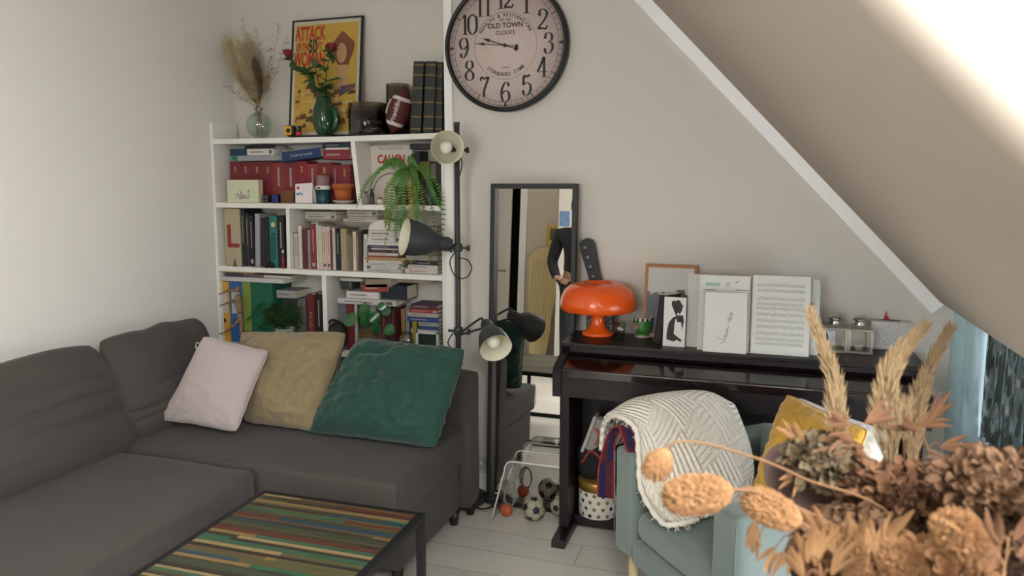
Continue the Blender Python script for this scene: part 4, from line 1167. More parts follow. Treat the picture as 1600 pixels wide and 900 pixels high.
# trailing sword fern on the second shelf
FERN = M('#4d7a2e', .6, var=.3, vscale=30); FERND = M('#6d7c2c', .6, var=.3, vscale=30); FERNY = M('#a89a4c', .7, var=.2, vscale=30)
fc_ = at(634, 300, 3.362); fc_.z = zs2
t = thing('hanging_fern', 'bright green sword fern spilling its fronds over the two middle shelves', 'plant', fc_)
obj('pot', B().lathe([(0, 0), (.042, 0), (.055, .075), (.058, .075), (.058, .088), (.053, .088), (.05, .07), (0, .07)], fc_, seg=32), M('#6b4a34', .8), t)
fr_spec = [((635, 262), (600, 262), (572, 288), (556, 326), .012, 0), ((632, 262), (612, 256), (590, 270), (575, 300), .011, 0), ((634, 268), (618, 275), (610, 320), (608, 362), .016, 0), ((638, 266), (632, 280), (630, 330), (626, 372), .017, 0),
           ((640, 264), (650, 275), (652, 320), (651, 348), .015, 0), ((642, 264), (662, 268), (676, 300), (691, 330), .013, 0), ((645, 264), (668, 265), (690, 310), (692, 388), .013, 0), ((640, 266), (655, 290), (664, 340), (668, 395), .011, 1),
           ((638, 268), (640, 300), (644, 360), (641, 428), .012, 2), ((636, 266), (606, 290), (604, 330), (602, 356), .013, 1), ((634, 262), (620, 250), (606, 252), (597, 262), .010, 0), ((640, 260), (638, 246), (645, 250), (655, 268), .010, 0),
           ((640, 268), (646, 300), (640, 340), (635, 345), .015, 1), ((638, 268), (622, 290), (620, 340), (618, 380), .014, 0), ((638, 268), (626, 300), (612, 330), (598, 400), .010, 1), ((644, 268), (676, 330), (674, 390), (670, 412), .009, 1)]
for k, (a, b_, c, d, w, kd) in enumerate(fr_spec):
    y0 = 3.35; yy = [3.34, 3.29, 3.265 - .006 * (k % 3), 3.27]
    path = [fc_ + Vector((0, 0, .08))] + [at(p[0], p[1], y_) for p, y_ in zip((a, b_, c, d), yy)]
    q = B(); P = smooth_path(path, 46)
    q.tube(P, .0011, 4)
    rr = random.Random(300 + k)
    for i in range(6, 46):
        dd = (P[i + 1 if i < 46 else i] - P[i - 1]).normalized()
        ln = w * 1.25 * min(1, (46 - i) / 10 + .25)
        sd = dd.cross(Vector((rr.uniform(-.25, .25), -1, .1))).normalized()
        for sg in (-1, 1):
            e = P[i] + sd * sg * ln + dd * ln * .35 + Vector((0, rr.uniform(-.004, .004), 0))
            g = dd * ln * .22
            q.poly([P[i] - g, P[i] + (e - P[i]) * .6 - g * .9, e, P[i] + (e - P[i]) * .5 + g * 1.1, P[i] + g])
    obj('frond', q, [FERN, FERND, FERNY][kd], t)

# feathery asparagus fern in the lower left compartment
ac = at(446, 515, 3.352); ac.z = zs4
t = thing('asparagus_fern', 'dark feathery asparagus fern in a striped pot in the lower left compartment', 'plant', ac)
PH = at(446, 513, 3.34).z - zs4
q = B().lathe([(0, 0), (.042, 0), (.052, PH - .005), (.055, PH - .003), (.05, PH), (.046, PH - .015), (0, PH - .015)], ac, seg=32)
obj('pot', q, M('#c8c9c0', .5), t)
q = B()
for k in range(16):
    a = 2 * math.pi * k / 16
    q.m = k % 2
    q.grid(lambda u, v, a=a: ac + Vector(((.0520 + .0005 + (v - .5) * .006) * math.cos(a + u * .2), (.0520 + .0005 + (v - .5) * .006) * math.sin(a + u * .2), PH - .040 + v * .03)), 3, 1)
obj('pot_stripes', q, [M('#4d7d86', .5), M('#e5e3d8', .5)], t)
rr = random.Random(9)
DKF = M('#244a1c', .65, var=.3, vscale=40)
for k in range(34):
    a = rr.uniform(math.pi * .95, math.pi * 2.05); l = rr.uniform(.08, .19)
    dx = math.cos(a) * l; 
    if k < 14: dx = -abs(l) * rr.uniform(.5, 1.15)
    base = ac + Vector((rr.uniform(-.03, .03), rr.uniform(-.03, .02), PH - .01))
    mid = base + Vector((dx * .5, rr.uniform(-.04, .01), rr.uniform(.05, .15)))
    tip = base + Vector((dx, rr.uniform(-.05, .01), rr.uniform(-.01, .15)))
    P = smooth_path([base, mid, tip], 24)
    q = B().tube(P, .0009, 4)
    for i in range(5, 24):
        for _ in range(15):
            s = Vector((rr.uniform(-1, 1), rr.uniform(-1, 1), rr.uniform(-.5, .6))).normalized() * rr.uniform(.010, .028)
            w = s.orthogonal().normalized() * .0010
            q.poly([P[i] - w, P[i] + s, P[i] + w])
    obj('frond', q, DKF, t)

# wooden drawing mannequin
WOOD = M('#8c6e4e', .5, var=.15, vscale=30)
my = 3.29
t = thing('drawing_mannequin', 'headless looking jointed wooden mannequin with raised arms before the binders', 'mannequin', (at(372, 520, my).x, my, zs4))
def mp_(u, v, y=my): return at(u, v, y)
def limb(a, b_, r0, r1, nm):
    a = Vector(a); b_ = Vector(b_); d = (b_ - a); l = d.length
    q = B().lathe([(0, 0), (r0 * .7, l * .03), (r0, l * .15), ((r0 + r1) / 2 * 1.05, l * .45), (r1, l * .85), (r1 * .7, l * .97), (0, l)], a, d, 14)
    obj(nm, q, WOOD, t)
limb(mp_(371, 460), mp_(373, 474), .015, .019, 'chest'); limb(mp_(375, 490), mp_(371, 462), .014, .020, 'torso')
limb(mp_(376, 505), mp_(374, 488), .015, .012, 'waist')
obj('head', B().sphere(mp_(371, 452), .0155, 14, 10, (.85, .85, 1.15)), WOOD, t)
for a, b_, c, dz, y2 in (((369, 454), (357, 453), (343, 458), 0, my - .02), ((370, 470), (360, 471), (344, 476), 0, my - .05)):
    limb(mp_(a[0], a[1]), mp_(b_[0], b_[1], y2), .0075, .006, 'upper_arm'); limb(mp_(b_[0], b_[1], y2), mp_(c[0] + 4, c[1], y2), .006, .0045, 'forearm')
    obj('hand', B().soft(mp_(c[0] + 1, c[1] + 1, y2), Vector((-.9, 0, -.35)), Y_, Z, .010, .005, .0035, .003, 5), WOOD, t)
    obj('elbow', B().sphere(mp_(b_[0], b_[1], y2), .006, 10, 8), WOOD, t)
limb(mp_(374, 498), mp_(366, 508, my - .03), .010, .008, 'thigh'); limb(mp_(366, 508, my - .03), mp_(350, 520, my - .04), .0075, .0055, 'calf')
obj('foot', B().soft(mp_(346, 521, my - .045), Vector((-.9, 0, -.25)), Y_, Z, .013, .006, .0045, .004, 5), WOOD, t)
limb(mp_(377, 502), mp_(377, 525), .010, .008, 'thigh'); limb(mp_(377, 525), mp_(377, 548), .008, .006, 'calf')
bz = Vector((mp_(377, 548).x, my + .03, zs4))
obj('stand', B().lathe([(0, 0), (.015, 0), (.015, .008), (0, .009)], Vector((bz.x, 3.308, zs4)), seg=24).cyl((bz.x, 3.308, zs4 + .008), (bz.x, 3.30, mp_(377, 505).z), .002, seg=8), WOOD, t)

# round-leaved plant with basket pot, lower right
pc = at(568, 525, 3.29); pc.z = zs4
t = thing('round_leaved_plant', 'houseplant with glossy round leaves in a wicker basket, lower right compartment', 'plant', pc + Vector((0, .05, 0)))
ptop = at(568, 517, 3.29).z
hh = ptop - zs4
cpt = pc + Vector((0, .058, 0))
q = B()
for k in range(16):
    z = hh * k / 15
    q.tube([cpt + Vector(((.036 + .012 * math.sin(k / 15 * 2.4)) * math.cos(a), (.036 + .012 * math.sin(k / 15 * 2.4)) * math.sin(a), z + .0015 * math.sin(8 * a + k * math.pi))) for a in [2 * math.pi * m_ / 32 for m_ in range(32)]], .0045, 6, True)
obj('basket', q, M('#7a5a38', .8, var=.3, vscale=80), t)
obj('soil', B().lathe([(0, hh - .01), (.036, hh - .01)], cpt, seg=24), M('#2b211a', .9), t)
LEAF = M('#2c6233', .25, var=.15, vscale=30, coat=.3)
for (u, v, r, ny) in [(568, 486, .034, .15), (547, 499, .030, .5), (585, 496, .024, .2), (569, 503, .022, -.2), (587, 513, .026, -.1), (608, 515, .024, .3), (603, 486, .020, .9), (596, 478, .018, .5), (575, 497, .018, .6)]:
    c = at(u, v, 3.275 - .004 * (u % 5))
    nrm = Vector((math.sin(u * 1.7) * .35, -1, ny)).normalized()
    r *= 1.28
    q = B()
    a_ = nrm.orthogonal().normalized(); b2 = nrm.cross(a_)
    def dsk(i, j): 
        th = i * 2 * math.pi; rr_ = r * j
        return c + (a_ * math.cos(th) + b2 * math.sin(th) * .94) * rr_ + nrm * (.10 * r * (j * j) * math.cos(2 * th) - .12 * r * j * j)
    q.grid(dsk, 20, 4)
    bmesh.ops.remove_doubles(q.bm, verts=q.bm.verts[:], dist=1e-6)
    lf = obj('leaf', q, LEAF, t)
    s0 = cpt + Vector((0, 0, hh))
    obj('leaf_stalk', B().tube(smooth_path([s0, s0.lerp(c, .6) + Vector((0, 0, .015)), c], 10), .0013, 6), M('#56703a', .5), lf)

# black bag, glass cloche, photo frame
bg_ = at(524, 513, 3.32)
t = thing('camera_bag', 'small black bag slumped behind the beige cushion, lower right compartment', 'bag', (bg_.x, 3.37, zs4))
bh = at(524, 504, 3.32).z - zs4
obj('body', B().soft((bg_.x, 3.345, zs4 + bh / 2), X, Y_, Z, .050, .045, bh / 2, .04, 10, nz=.006, nsc=18), M('#26221d', .7), t)
obj('strap', B().tube(smooth_path([(bg_.x - .05, 3.33, zs4 + bh * .8), (bg_.x - .02, 3.31, zs4 + bh + .012), (bg_.x + .03, 3.31, zs4 + bh + .006), (bg_.x + .055, 3.34, zs4 + bh * .7)], 20), .006, 8), M('#1b1917', .6), t)
gc_ = at(630, 530, 3.30); gh = at(630, 520, 3.30).z - zs4
t = thing('glass_cloche', 'clear glass dome left of the small white photo frame', 'dome', (gc_.x, 3.355, zs4))
Rg = .052
obj('dome', B().lathe([(Rg, .01), (Rg, gh - Rg)] + [(Rg * math.cos(a), gh - Rg + Rg * math.sin(a)) for a in [math.radians(10 * k) for k in range(1, 9)]] + [(0, gh)], (gc_.x, 3.355, zs4), seg=36), GLASSC, t)
obj('base', B().lathe([(0, 0), (.056, 0), (.058, .008), (0, .01)], (gc_.x, 3.355, zs4), seg=36), M('#5a3d28', .5), t)
x0 = at(650, 530, 3.31).x; x1 = at(686, 530, 3.31).x; za = zs4; zb_ = at(668, 517.5, 3.31).z
t = thing('photo_display', 'small white frame with dark screen standing in front of stacked books', 'frame', ((x0 + x1) / 2, 3.31, zs4))
q = B()
zm = zb_ - .085
for a in ((x0, x0 + .014, zm, zb_), (x1 - .014, x1, zm, zb_), (x0, x1, zb_ - .014, zb_), (x0, x1, zm, zm + .014)): q.box(a[0], a[1], 3.305, 3.315, a[2], a[3], .002)
obj('frame', q, M('#c9cbc9', .35), t)
obj('screen', B().box(x0 + .012, x1 - .012, 3.309, 3.314, zm + .012, zb_ - .012), M('#2d3a33', .2), t)
obj('stand', B().box((x0 + x1) / 2 - .03, (x0 + x1) / 2 + .03, 3.312, 3.325, zs4, zm + .02, .002), M('#c9cbc9', .35), t)

# ---------------------------------------------------------------- corner sofa
SOFA = weave('#4c4643', 300, .3, .95, .10, .08, 70)
ZS = 0.42
sx1 = -1.205
t = thing('corner_sofa', 'large dark grey fabric corner sofa along the left wall and bookcase', 'sofa', (-1.9, 2.3, 0))
obj('chaise_base', B().soft(((XL + .02 - 1.80) / 2, 1.56, .17), X, Y_, Z, (-1.80 - XL - .02) / 2, .70, .11, .02, 12, nz=.002), SOFA, t)
obj('chaise_seat', B().soft(((XL + .02 - 1.775) / 2, 1.555, .345), X, Y_, Z, (-1.775 - XL - .02) / 2, .715, .078, .028, 22, bulge=.012, nz=.005, nsc=4), SOFA, t)
obj('seat_base', B().soft(((XL + .02 + sx1 - .012) / 2, 2.64, .17), X, Y_, Z, (sx1 - .012 - XL - .02) / 2, .295, .11, .015, 12, nz=.002), SOFA, t)
obj('seat_cushion', B().soft(((XL + .02 + sx1) / 2, 2.625, .345), X, Y_, Z, (sx1 - XL - .02) / 2, .325, .078, .022, 24, bulge=.012, nz=.005, nsc=4, seed=3), SOFA, t)
obj('backrest', B().soft(((XL + .02 + sx1 + .03) / 2, 3.005, .355), X, Y_, Z, (sx1 + .03 - XL - .02) / 2, .065, .305, .022, 16, nz=.003), SOFA, t)
obj('side_backrest', B().soft((XL + .035, 1.9, .33), X, Y_, Z, .028, 1.05, .27, .02, 12, nz=.001), SOFA, t)
q = B()   # sewn seam lines
q.tube(smooth_path([(sx1 + .002, 2.305, .30), (sx1 + .002, 2.32, .41), (sx1 - .01, 2.34, .424)], 8), .0016, 5)
obj('seam', q, M('#3f3b39', .9), t)
for (x, y) in ((sx1 - .05, 2.40), (sx1 - .03, 2.90), (sx1 - .0, 3.02), (-1.85, .95), (-2.6, .95), (-2.6, 2.95), (-1.9, 2.1)):
    obj('foot', B().lathe([(0, 0), (.018, 0), (.025, .062), (0, .062)], (x, y, 0), seg=16), M('#1c1a19', .5), t)

def pillow(name, label, cat, TL, TR, BR, BL, T, mat, seed, wr=.006, group=None, pinch=.10, n_=60, back=0.0, extra=None, pw=.5):
    """stuffed cushion between four corner points"""
    TL, TR, BR, BL = [Vector(p) for p in (TL, TR, BR, BL)]
    nrm = ((TR - TL).cross(BL - TL)).normalized()
    if nrm.y > 0: nrm = -nrm
    c = (TL + TR + BR + BL) / 4
    t = thing(name, label, cat, (c.x, c.y, min(BL.z, BR.z)), group)
    q = B()
    rc_ = random.Random(seed)
    CR_ = [(rc_.choice((-1, 1)) * rc_.uniform(.3, .95), rc_.uniform(-.9, .9), rc_.uniform(-1.2, 1.2), rc_.uniform(.18, .5), rc_.uniform(.035, .08), rc_.choice((-.7, 1, 1))) for _ in range(12)]
    def f(u, v, sg):
        a = 2 * u - 1; b_ = 2 * v - 1
        uu = .5 + (a * (1 - pinch * (1 - abs(b_) ** 2) * .35 * abs(a) ** 3)) / 2
        vv = .5 + (b_ * (1 - pinch * (1 - abs(a) ** 2) * .35 * abs(b_) ** 3)) / 2
        uu = .5 + (uu - .5) * math.sqrt(1 - .08 * abs(b_) ** 8); vv = .5 + (vv - .5) * math.sqrt(1 - .08 * abs(a) ** 8)
        uu += .012 * noise.noise(Vector((b_ * 2.6, seed, 3 + (a > 0)))) * abs(a); vv += .012 * noise.noise(Vector((a * 2.6, seed, 7 + (b_ > 0)))) * abs(b_)
        p = TL.lerp(TR, uu).lerp(BL.lerp(BR, uu), vv)
        h = max(0, (1 - abs(a) ** 2.3)) ** pw * max(0, (1 - abs(b_) ** 2.3)) ** pw
        s = Vector((a * 2.3 + seed, b_ * 2.3, sg * 3))
        w = noise.noise(s) * .5 + noise.noise(s * 2.3) * .35 + (0.5 - abs(noise.noise(s * Vector((1, 1, 1)) * 1.7 + Vector((9, 2, 0))))) * .5
        e = max(abs(a), abs(b_)) ** 4
        cs = 0
        for (ca, cb, ct, cl, cw, cm) in CR_:
            dx_, dy_ = a - ca, b_ - cb
            al_ = dx_ * math.cos(ct) + dy_ * math.sin(ct); ac2 = -dx_ * math.sin(ct) + dy_ * math.cos(ct) + .06 * math.sin(al_ * 5)
            cs += cm * math.exp(-(ac2 / cw) ** 2) * math.exp(-(al_ / cl) ** 2)
        cr = noise.noise(Vector((a * 9 + seed, b_ * 9, 1))) * wr * (.35 + e)
        return p + nrm * (sg * (T * .5 * h) + sg * (w * 2.2 - cs * 1.6) * wr * h + cr * (h ** .3))
    N = n_
    q.grid(lambda u, v: f(u, v, 1), N, N); q.grid(lambda u, v: f(u, v, -1), N, N)
    bmesh.ops.remove_doubles(q.bm, verts=q.bm.verts[:], dist=.0012)
    obj('cover', q, mat, t)
    sm = B()
    loop = []
    for k in range(40): loop.append(f(k / 40, 0, 0))
    for k in range(40): loop.append(f(1, k / 40, 0))
    for k in range(40): loop.append(f(1 - k / 40, 1, 0))
    for k in range(40): loop.append(f(0, 1 - k / 40, 0))
    sm.tube(loop, .0026, 6, True)
    obj('piping', sm, mat, t)
    return t
# loose back cushions of the sofa
def backcush(lab, y0, y1, seed, xb=-2.34, xt_=-2.52, zb=.425, zt=.86, top_slump=0.0):
    t = thing('back_cushion', lab, 'cushion', ((xb + xt_) / 2, (y0 + y1) / 2, zb), 'loose back cushions of the grey sofa')
    q = B()
    up = Vector((xt_ - xb, 0, zt - zb)); L_ = up.length; up.normalize()
    nr = Vector((up.z, 0, -up.x))
    T = .20
    c = Vector(((xb + xt_) / 2, (y0 + y1) / 2, (zb + zt) / 2)) - nr * T / 2
    N = 46
    def f(u, v, sg):
        a = 2 * u - 1; b_ = 2 * v - 1
        h = max(0, (1 - abs(a) ** 3.0)) ** .5 * max(0, (1 - abs(b_) ** 2.6)) ** .5
        ra = a * math.sqrt(1 - .13 * abs(b_) ** 7); rb = b_ * math.sqrt(1 - .12 * abs(a) ** 7)
        p = c + Y_ * (ra * (y1 - y0) / 2 * (1 - .03 * b_) + .012 * noise.noise(Vector((b_ * 2, seed, 1))) * abs(a)) + up * (rb * L_ / 2 + .016 * noise.noise(Vector((a * 2.2, seed, 4))) * (b_ > 0))
        w = noise.noise(Vector((a * 2.5 + seed, b_ * 2.5, sg)))
        fold = 0
        for (fb, fa, am, wd, sl_) in ((-.45, -.9, .016, .05, .15), (-.62, -.8, .014, .045, .1), (-.25, .9, .012, .05, -.1), (.05, .95, .012, .05, -.12), (-.05, -.2, .006, .06, .3), (.32, .95, .010, .05, -.2)):
            dd = b_ - fb - sl_ * (a - fa) * .5 + .03 * noise.noise(Vector((a * 4, fb * 10, seed)))
            fold -= 2.0 * am * math.exp(-(dd / (wd * .8)) ** 2) * math.exp(-((a - fa) / .7) ** 2)
        belly = .012 * (1 - b_) * h
        p = p + nr * (sg * T / 2 * h + (sg * (w * .012 + belly) + (fold if sg > 0 else 0)) * h)
        p.z -= top_slump * (1 if b_ > 0 else 0) * b_ * (1 - a * a) * 0
        return p
    q.grid(lambda u, v: f(u, v, 1), N, N); q.grid(lambda u, v: f(u, v, -1), N, N)
    bmesh.ops.remove_doubles(q.bm, verts=q.bm.verts[:], dist=.001)
    obj('cover', q, SOFA, t)
    return t
backcush('big slumped grey back cushion nearest the camera against the left wall', 1.12, 2.37, 2, zt=.885, zb=.43)
backcush('grey back cushion in the sofa corner behind the pale pink-grey cushion', 2.33, 2.955, 5, xb=-2.37, xt_=-2.51, zt=.88, zb=.43)

def zfix(u, v, z): return atz(u, v, z)
BLw = atz(250, 656, .48); BRw = atz(370, 676, .46)
pillow('throw_cushion', 'small pale pinkish-grey cushion leaning on the sofa, left of the beige one', 'cushion',
       at(318, 524, BLw.y + .12), at(421, 548, BRw.y + .20), BRw, BLw + Vector((0, 0, .0)), .125, weave('#b5a8a5', 500, .35, .9, .05, .3, 200), 11, .004, 'throw cushions on the grey sofa')
BLb = atz(366, 668, .44); BRb = atz(484, 679, .44)
pillow('throw_cushion', 'tan beige cushion with dark piping, middle of the three on the sofa', 'cushion',
       at(374, 517, 2.86), at(546, 517, 2.86), BRb + Vector((.02, .02, 0)), BLb + Vector((0, .06, 0)), .19, weave('#8b7a5c', 500, .2, .9, .06, .3, 120), 23, .012, 'throw cushions on the grey sofa')
BLg = atz(478, 676, .445); BRg = atz(682, 701, .445)
pillow('throw_cushion', 'large dark green velvety cushion at the right end of the sofa', 'cushion',
       at(560, 526, 2.88), at(730, 545, 2.80), BRg, BLg, .21, weave('#27493f', 500, .12, .8, .14, .2, 18), 37, .015, 'throw cushions on the grey sofa')
bp = at(545, 522, 2.9)
for o in list(COL.objects):
    if o.get('label', '').startswith('tan beige'):
        o2 = [c for c in o.children if c.name.startswith('piping')][0]
        o2.data.materials[0] = M('#2c221c', .9)
# hanging loop on the pale cushion
bl = at(311, 541, BLw.y + .11)
obj('hanging_loop', B().tube([bl + Vector((.012 * math.cos(a) - .006, 0, .016 * math.sin(a))) for a in [2 * math.pi * k / 16 for k in range(16)]], .0022, 6, True), M('#c9bfbb', .8), [o for o in COL.objects if o.get('label', '').startswith('small pale pinkish')][0])

# ---------------------------------------------------------------- coffee table
tx0, tx1, ty0, ty1, tz = -1.566, -.985, 1.25, 2.055, .45
t = thing('coffee_table', 'black steel framed coffee table with top of multicoloured reclaimed wood strips', 'table', ((tx0 + tx1) / 2, (ty0 + ty1) / 2, 0))
STEEL = M('#1d1c1e', .45, .3)
q = B()
s_ = .024
for (a, b_) in (((tx0, ty0), (tx1, ty0)), ((tx0, ty1), (tx1, ty1)), ((tx0, ty0), (tx0, ty1)), ((tx1, ty0), (tx1, ty1))):
    for z in (tz - s_ / 2 - .0, s_ / 2):
        q.box(min(a[0], b_[0]) - (s_ / 2 if a[0] == b_[0] else -s_ / 2), max(a[0], b_[0]) + (s_ / 2 if a[0] == b_[0] else -s_ / 2), min(a[1], b_[1]) - s_ / 2, max(a[1], b_[1]) + s_ / 2, z - s_ / 2, z + s_ / 2, .001)
obj('frame', q, STEEL, t)
for x in (tx0, tx1):
    for y in (ty0, ty1): obj('leg', B().box(x - s_ / 2, x + s_ / 2, y - s_ / 2, y + s_ / 2, s_, tz - s_, .001), STEEL, t)
rr = random.Random(12)
pal = ['#816840', '#423627', '#355841', '#342d22', '#5b2a1e', '#937d56', '#39442f', '#494031', '#263f4e', '#555133', '#372f26', '#5e4b31', '#3d4131', '#295c44', '#2f2a23', '#534632']
mats = [M(h, .42, var=.5, vscale=22, stretch=(1.2, 14, 1), bump=.25, bscale=90) for h in pal]
q = B(); y = ty1 - s_ / 2
seq = [5, 1, 6, 0, 7, 3, 9, 13, 1, 12, 4, 11, 10, 8, 6, 15, 1, 4, 0, 3, 13, 2, 5, 14, 11, 9, 8, 0, 1, 6, 12, 3, 5, 2, 15, 10]
k = 0
while y > ty0 + s_ / 2 + .002:
    w = rr.uniform(.009, .021); y2 = max(y - w, ty0 + s_ / 2)
    x = tx0 + s_ / 2; ci = seq[k % len(seq)]
    cuts = sorted(rr.uniform(.15, .9) for _ in range(rr.choice((0, 1, 1, 2))))
    xs = [0] + cuts + [1]
    for f0, f1 in zip(xs, xs[1:]):
        q.m = ci
        xa = tx0 + s_ / 2 + (tx1 - tx0 - s_) * f0; xb = tx0 + s_ / 2 + (tx1 - tx0 - s_) * f1
        q.box(xa + .0003, xb - .0003, y2 + .0004, y - .0004, tz - .022, tz + .001 + rr.uniform(0, .0012))
        ci = rr.choice((ci, rr.randrange(len(pal)), seq[(k + 3) % len(seq)]))
    y = y2; k += 1
obj('strip_top', q, mats, t)
t.rotation_euler.z = math.radians(1.2)
tag(obj('striped_rug', B().box(-2.75, -1.35, -1.45, -.75, 0.001, .011, .003), M('#8d8572', .95, var=.5, vscale=14, stretch=(.3, 9, 1)), at_=(-2.0, -1.1, 0)), 'grey striped rug on the floor behind the person, seen in the mirror', 'rug')

# ---------------------------------------------------------------- wall clock
cc = at(793, 73, D); cc.y = D
CR = .294
t = thing('wall_clock', 'large round black rimmed wall clock with old fashioned numerals', 'clock', (cc.x, D, cc.z))
obj('rim', B().lathe([(CR - .004, .001), (CR, .006), (CR, .036), (CR - .004, .046), (CR - .012, .048), (CR - .019, .044), (CR - .021, .030)], (cc.x, D, cc.z), (0, -1, 0), 96), M('#202326', .4, .3), t)
fm_ = M('#cdbab4', .55, var=.10, vscale=9)
FYc = D - .030
obj('dial', B().lathe([(0, .030), (CR - .018, .030), (CR - .018, .0015), (0, .0015)], (cc.x, D, cc.z), (0, -1, 0), 96), fm_, t)
def cp(x, z, o_=0.0): return Vector((cc.x + x, FYc - .0006 - o_, cc.z + z))
INK = M('#211e20', .5)
q = B()
def ring(q, r, w, o_=0.0):
    q.lathe([(r - w / 2, 0), (r + w / 2, 0)], cp(0, 0, o_), (0, -1, 0), 96)
RI = CR * .505
ring(q, CR * .845, .0013); ring(q, CR * .905, .0013); ring(q, RI, .0012)
for k in range(60):
    a = 2 * math.pi * k / 60
    big = k % 5 == 0
    r0, r1 = CR * .845, CR * (.905 if not big else .925); w = .0009 if not big else .0018
    d = Vector((math.sin(a), 0, math.cos(a))); p = Vector((math.cos(a), 0, -math.sin(a)))
    q.poly([cp(0, 0) + d * r0 - p * w, cp(0, 0) + d * r1 - p * w, cp(0, 0) + d * r1 + p * w, cp(0, 0) + d * r0 + p * w])
    if k % 15 == 0:
        q.poly([cp(0, 0, .0003) + d * CR * .835, cp(0, 0, .0003) + d * CR * .915 - p * .009, cp(0, 0, .0003) + d * CR * .915 + p * .009])
obj('minute_track', q, INK, t)
# numerals drawn with thick uprights and hairline curves, each digit on a 0.62 x 1 cell
DG = {
 '0': [[(.31, 1), (.08, .82), (.04, .5), (.08, .18), (.31, 0), (.54, .18), (.58, .5), (.54, .82), (.31, 1)]],
 '1': [[(.14, .84), (.24, .90), (.31, 1.0)], [(.33, 1), (.33, .5), (.33, .02)], [(.12, .01), (.33, .01), (.54, .01)]],
 '2': [[(.10, .72), (.16, .95), (.33, 1), (.54, .88), (.54, .66), (.36, .40), (.14, .18), (.06, .04)], [(.06, .05), (.30, .07), (.50, .04), (.58, .20)]],
 '3': [[(.10, .80), (.20, .97), (.36, 1), (.52, .88), (.50, .64), (.28, .54)], [(.28, .54), (.52, .48), (.57, .24), (.42, .03), (.20, 0), (.07, .18)]],
 '4': [[(.40, 1), (.22, .62), (.02, .28)], [(.02, .27), (.30, .27), (.62, .27)], [(.42, 1), (.42, .5), (.42, .02)], [(.26, .01), (.42, .01), (.60, .01)]],
 '5': [[(.14, .97), (.32, .93), (.54, .99)], [(.14, .97), (.12, .72), (.11, .50)], [(.11, .50), (.30, .62), (.53, .50), (.56, .24), (.40, .02), (.18, .01), (.07, .18)]],
 '6': [[(.52, .86), (.42, .99), (.24, .92), (.08, .60), (.07, .30), (.16, .05), (.34, 0), (.52, .12), (.56, .32), (.46, .52), (.30, .56), (.12, .42)]],
 '7': [[(.06, .80), (.10, .97), (.30, .92), (.58, .98)], [(.58, .98), (.38, .55), (.27, .25), (.28, .02)]],
 '8': [[(.31, .54), (.12, .68), (.14, .92), (.31, 1), (.48, .92), (.50, .68), (.31, .54), (.08, .34), (.10, .10), (.31, 0), (.53, .10), (.54, .34), (.31, .54)]],
 '9': [[(.10, .14), (.20, .01), (.38, .08), (.54, .40), (.55, .70), (.46, .95), (.28, 1), (.10, .88), (.06, .68), (.16, .48), (.32, .44), (.50, .58)]],
}
BALL = {'2': [(.14, .74)], '3': [(.12, .78), (.11, .18)], '5': [(.11, .18)], '6': [(.50, .84)], '9': [(.12, .17)], '4': [], '7': [(.28, .05)]}
def numeral(q, s, cx, cz, h):
    w = h * .62 * .86; n_ = len(s); adv = w * .92
    if s == '1': adv = w
    X0 = cx - adv * n_ / 2 - w * .04
    for i, ch in enumerate(s):
        ox = X0 + i * adv
        if s in ('10', '12') and i == 1: ox -= w * .12
        if s == '11' and i == 1: ox -= w * .10
        def P2(a, b_): return Vector((ox + a / .62 * w, 0, cz - h / 2 + b_ * h))
        for st in DG[ch]:
            pts = smooth_path([P2(a, b_) for a, b_ in st], max(8, 7 * len(st)))
            L_, R_ = [], []
            for k in range(len(pts)):
                d = (pts[min(k + 1, len(pts) - 1)] - pts[max(k - 1, 0)]); d.normalize()
                wd = h * (.015 + .052 * abs(d.z) ** 1.6)
                if ch == '2' and st[0][1] < .1: wd = h * .045
                if ch == '7' and st[0][0] < .1: wd = h * .05
                if ch == '5' and st[0] == (.14, .97) and len(st) == 3 and st[2][0] > .4: wd = h * .055
                p = Vector((-d.z, 0, d.x))
                L_.append(pts[k] + p * wd); R_.append(pts[k] - p * wd)
            for k in range(len(pts) - 1):
                q.poly([Vector((v.x, FYc - .0012, v.z)) for v in (L_[k], L_[k + 1], R_[k + 1], R_[k])])
        for (a, b_) in BALL.get(ch, []):
            c = P2(a, b_); q.lathe([(0, 0), (h * .075, 0)], (c.x, FYc - .0014, c.z), (0, -1, 0), 14)
q = B()
for k in range(1, 13):
    a = math.pi * k / 6
    numeral(q, str(k), cc.x + math.sin(a) * CR * .685, cc.z + math.cos(a) * CR * .70, CR * .30)
for f in q.bm.faces: f.normal_update()
obj('numerals', q, INK, t)
q = B()
q.text('OLD TOWN', .031, cp(0, .088, .001), X, Z, .0006, 0, sx=.98)
q.text('CLOCKS', .024, cp(0, .056, .001), X, Z, .0003, 0)
q.text('EST 1863', .014, cp(0, .113, .001), X, Z, .0002, 0)
q.text('LONDON', .009, cp(0, -.097, .001), X, Z, .0001, 0)
def arctext(q, s, size, r, mid, span, top=True):
    n_ = len(s)
    for i, ch in enumerate(s):
        if ch == ' ': continue
        a = mid + span * ((i + .5) / n_ - .5)
        if top: d = Vector((math.sin(a), 0, math.cos(a))); ax = Vector((math.cos(a), 0, -math.sin(a))); ay = d
        else: d = Vector((math.sin(a), 0, -math.cos(a))); ax = Vector((math.cos(a), 0, math.sin(a))); ay = -d
        q.text(ch, size, cp(0, 0, .001) + d * r, ax, ay, .0002, 0)
arctext(q, 'REPAIRS & RESTORATIONS', .021, RI * .90, .02, 2.25)
arctext(q, 'STANDARD TIME', .024, RI * .86, .02, 1.55, False)
obj('lettering', q, INK, t)
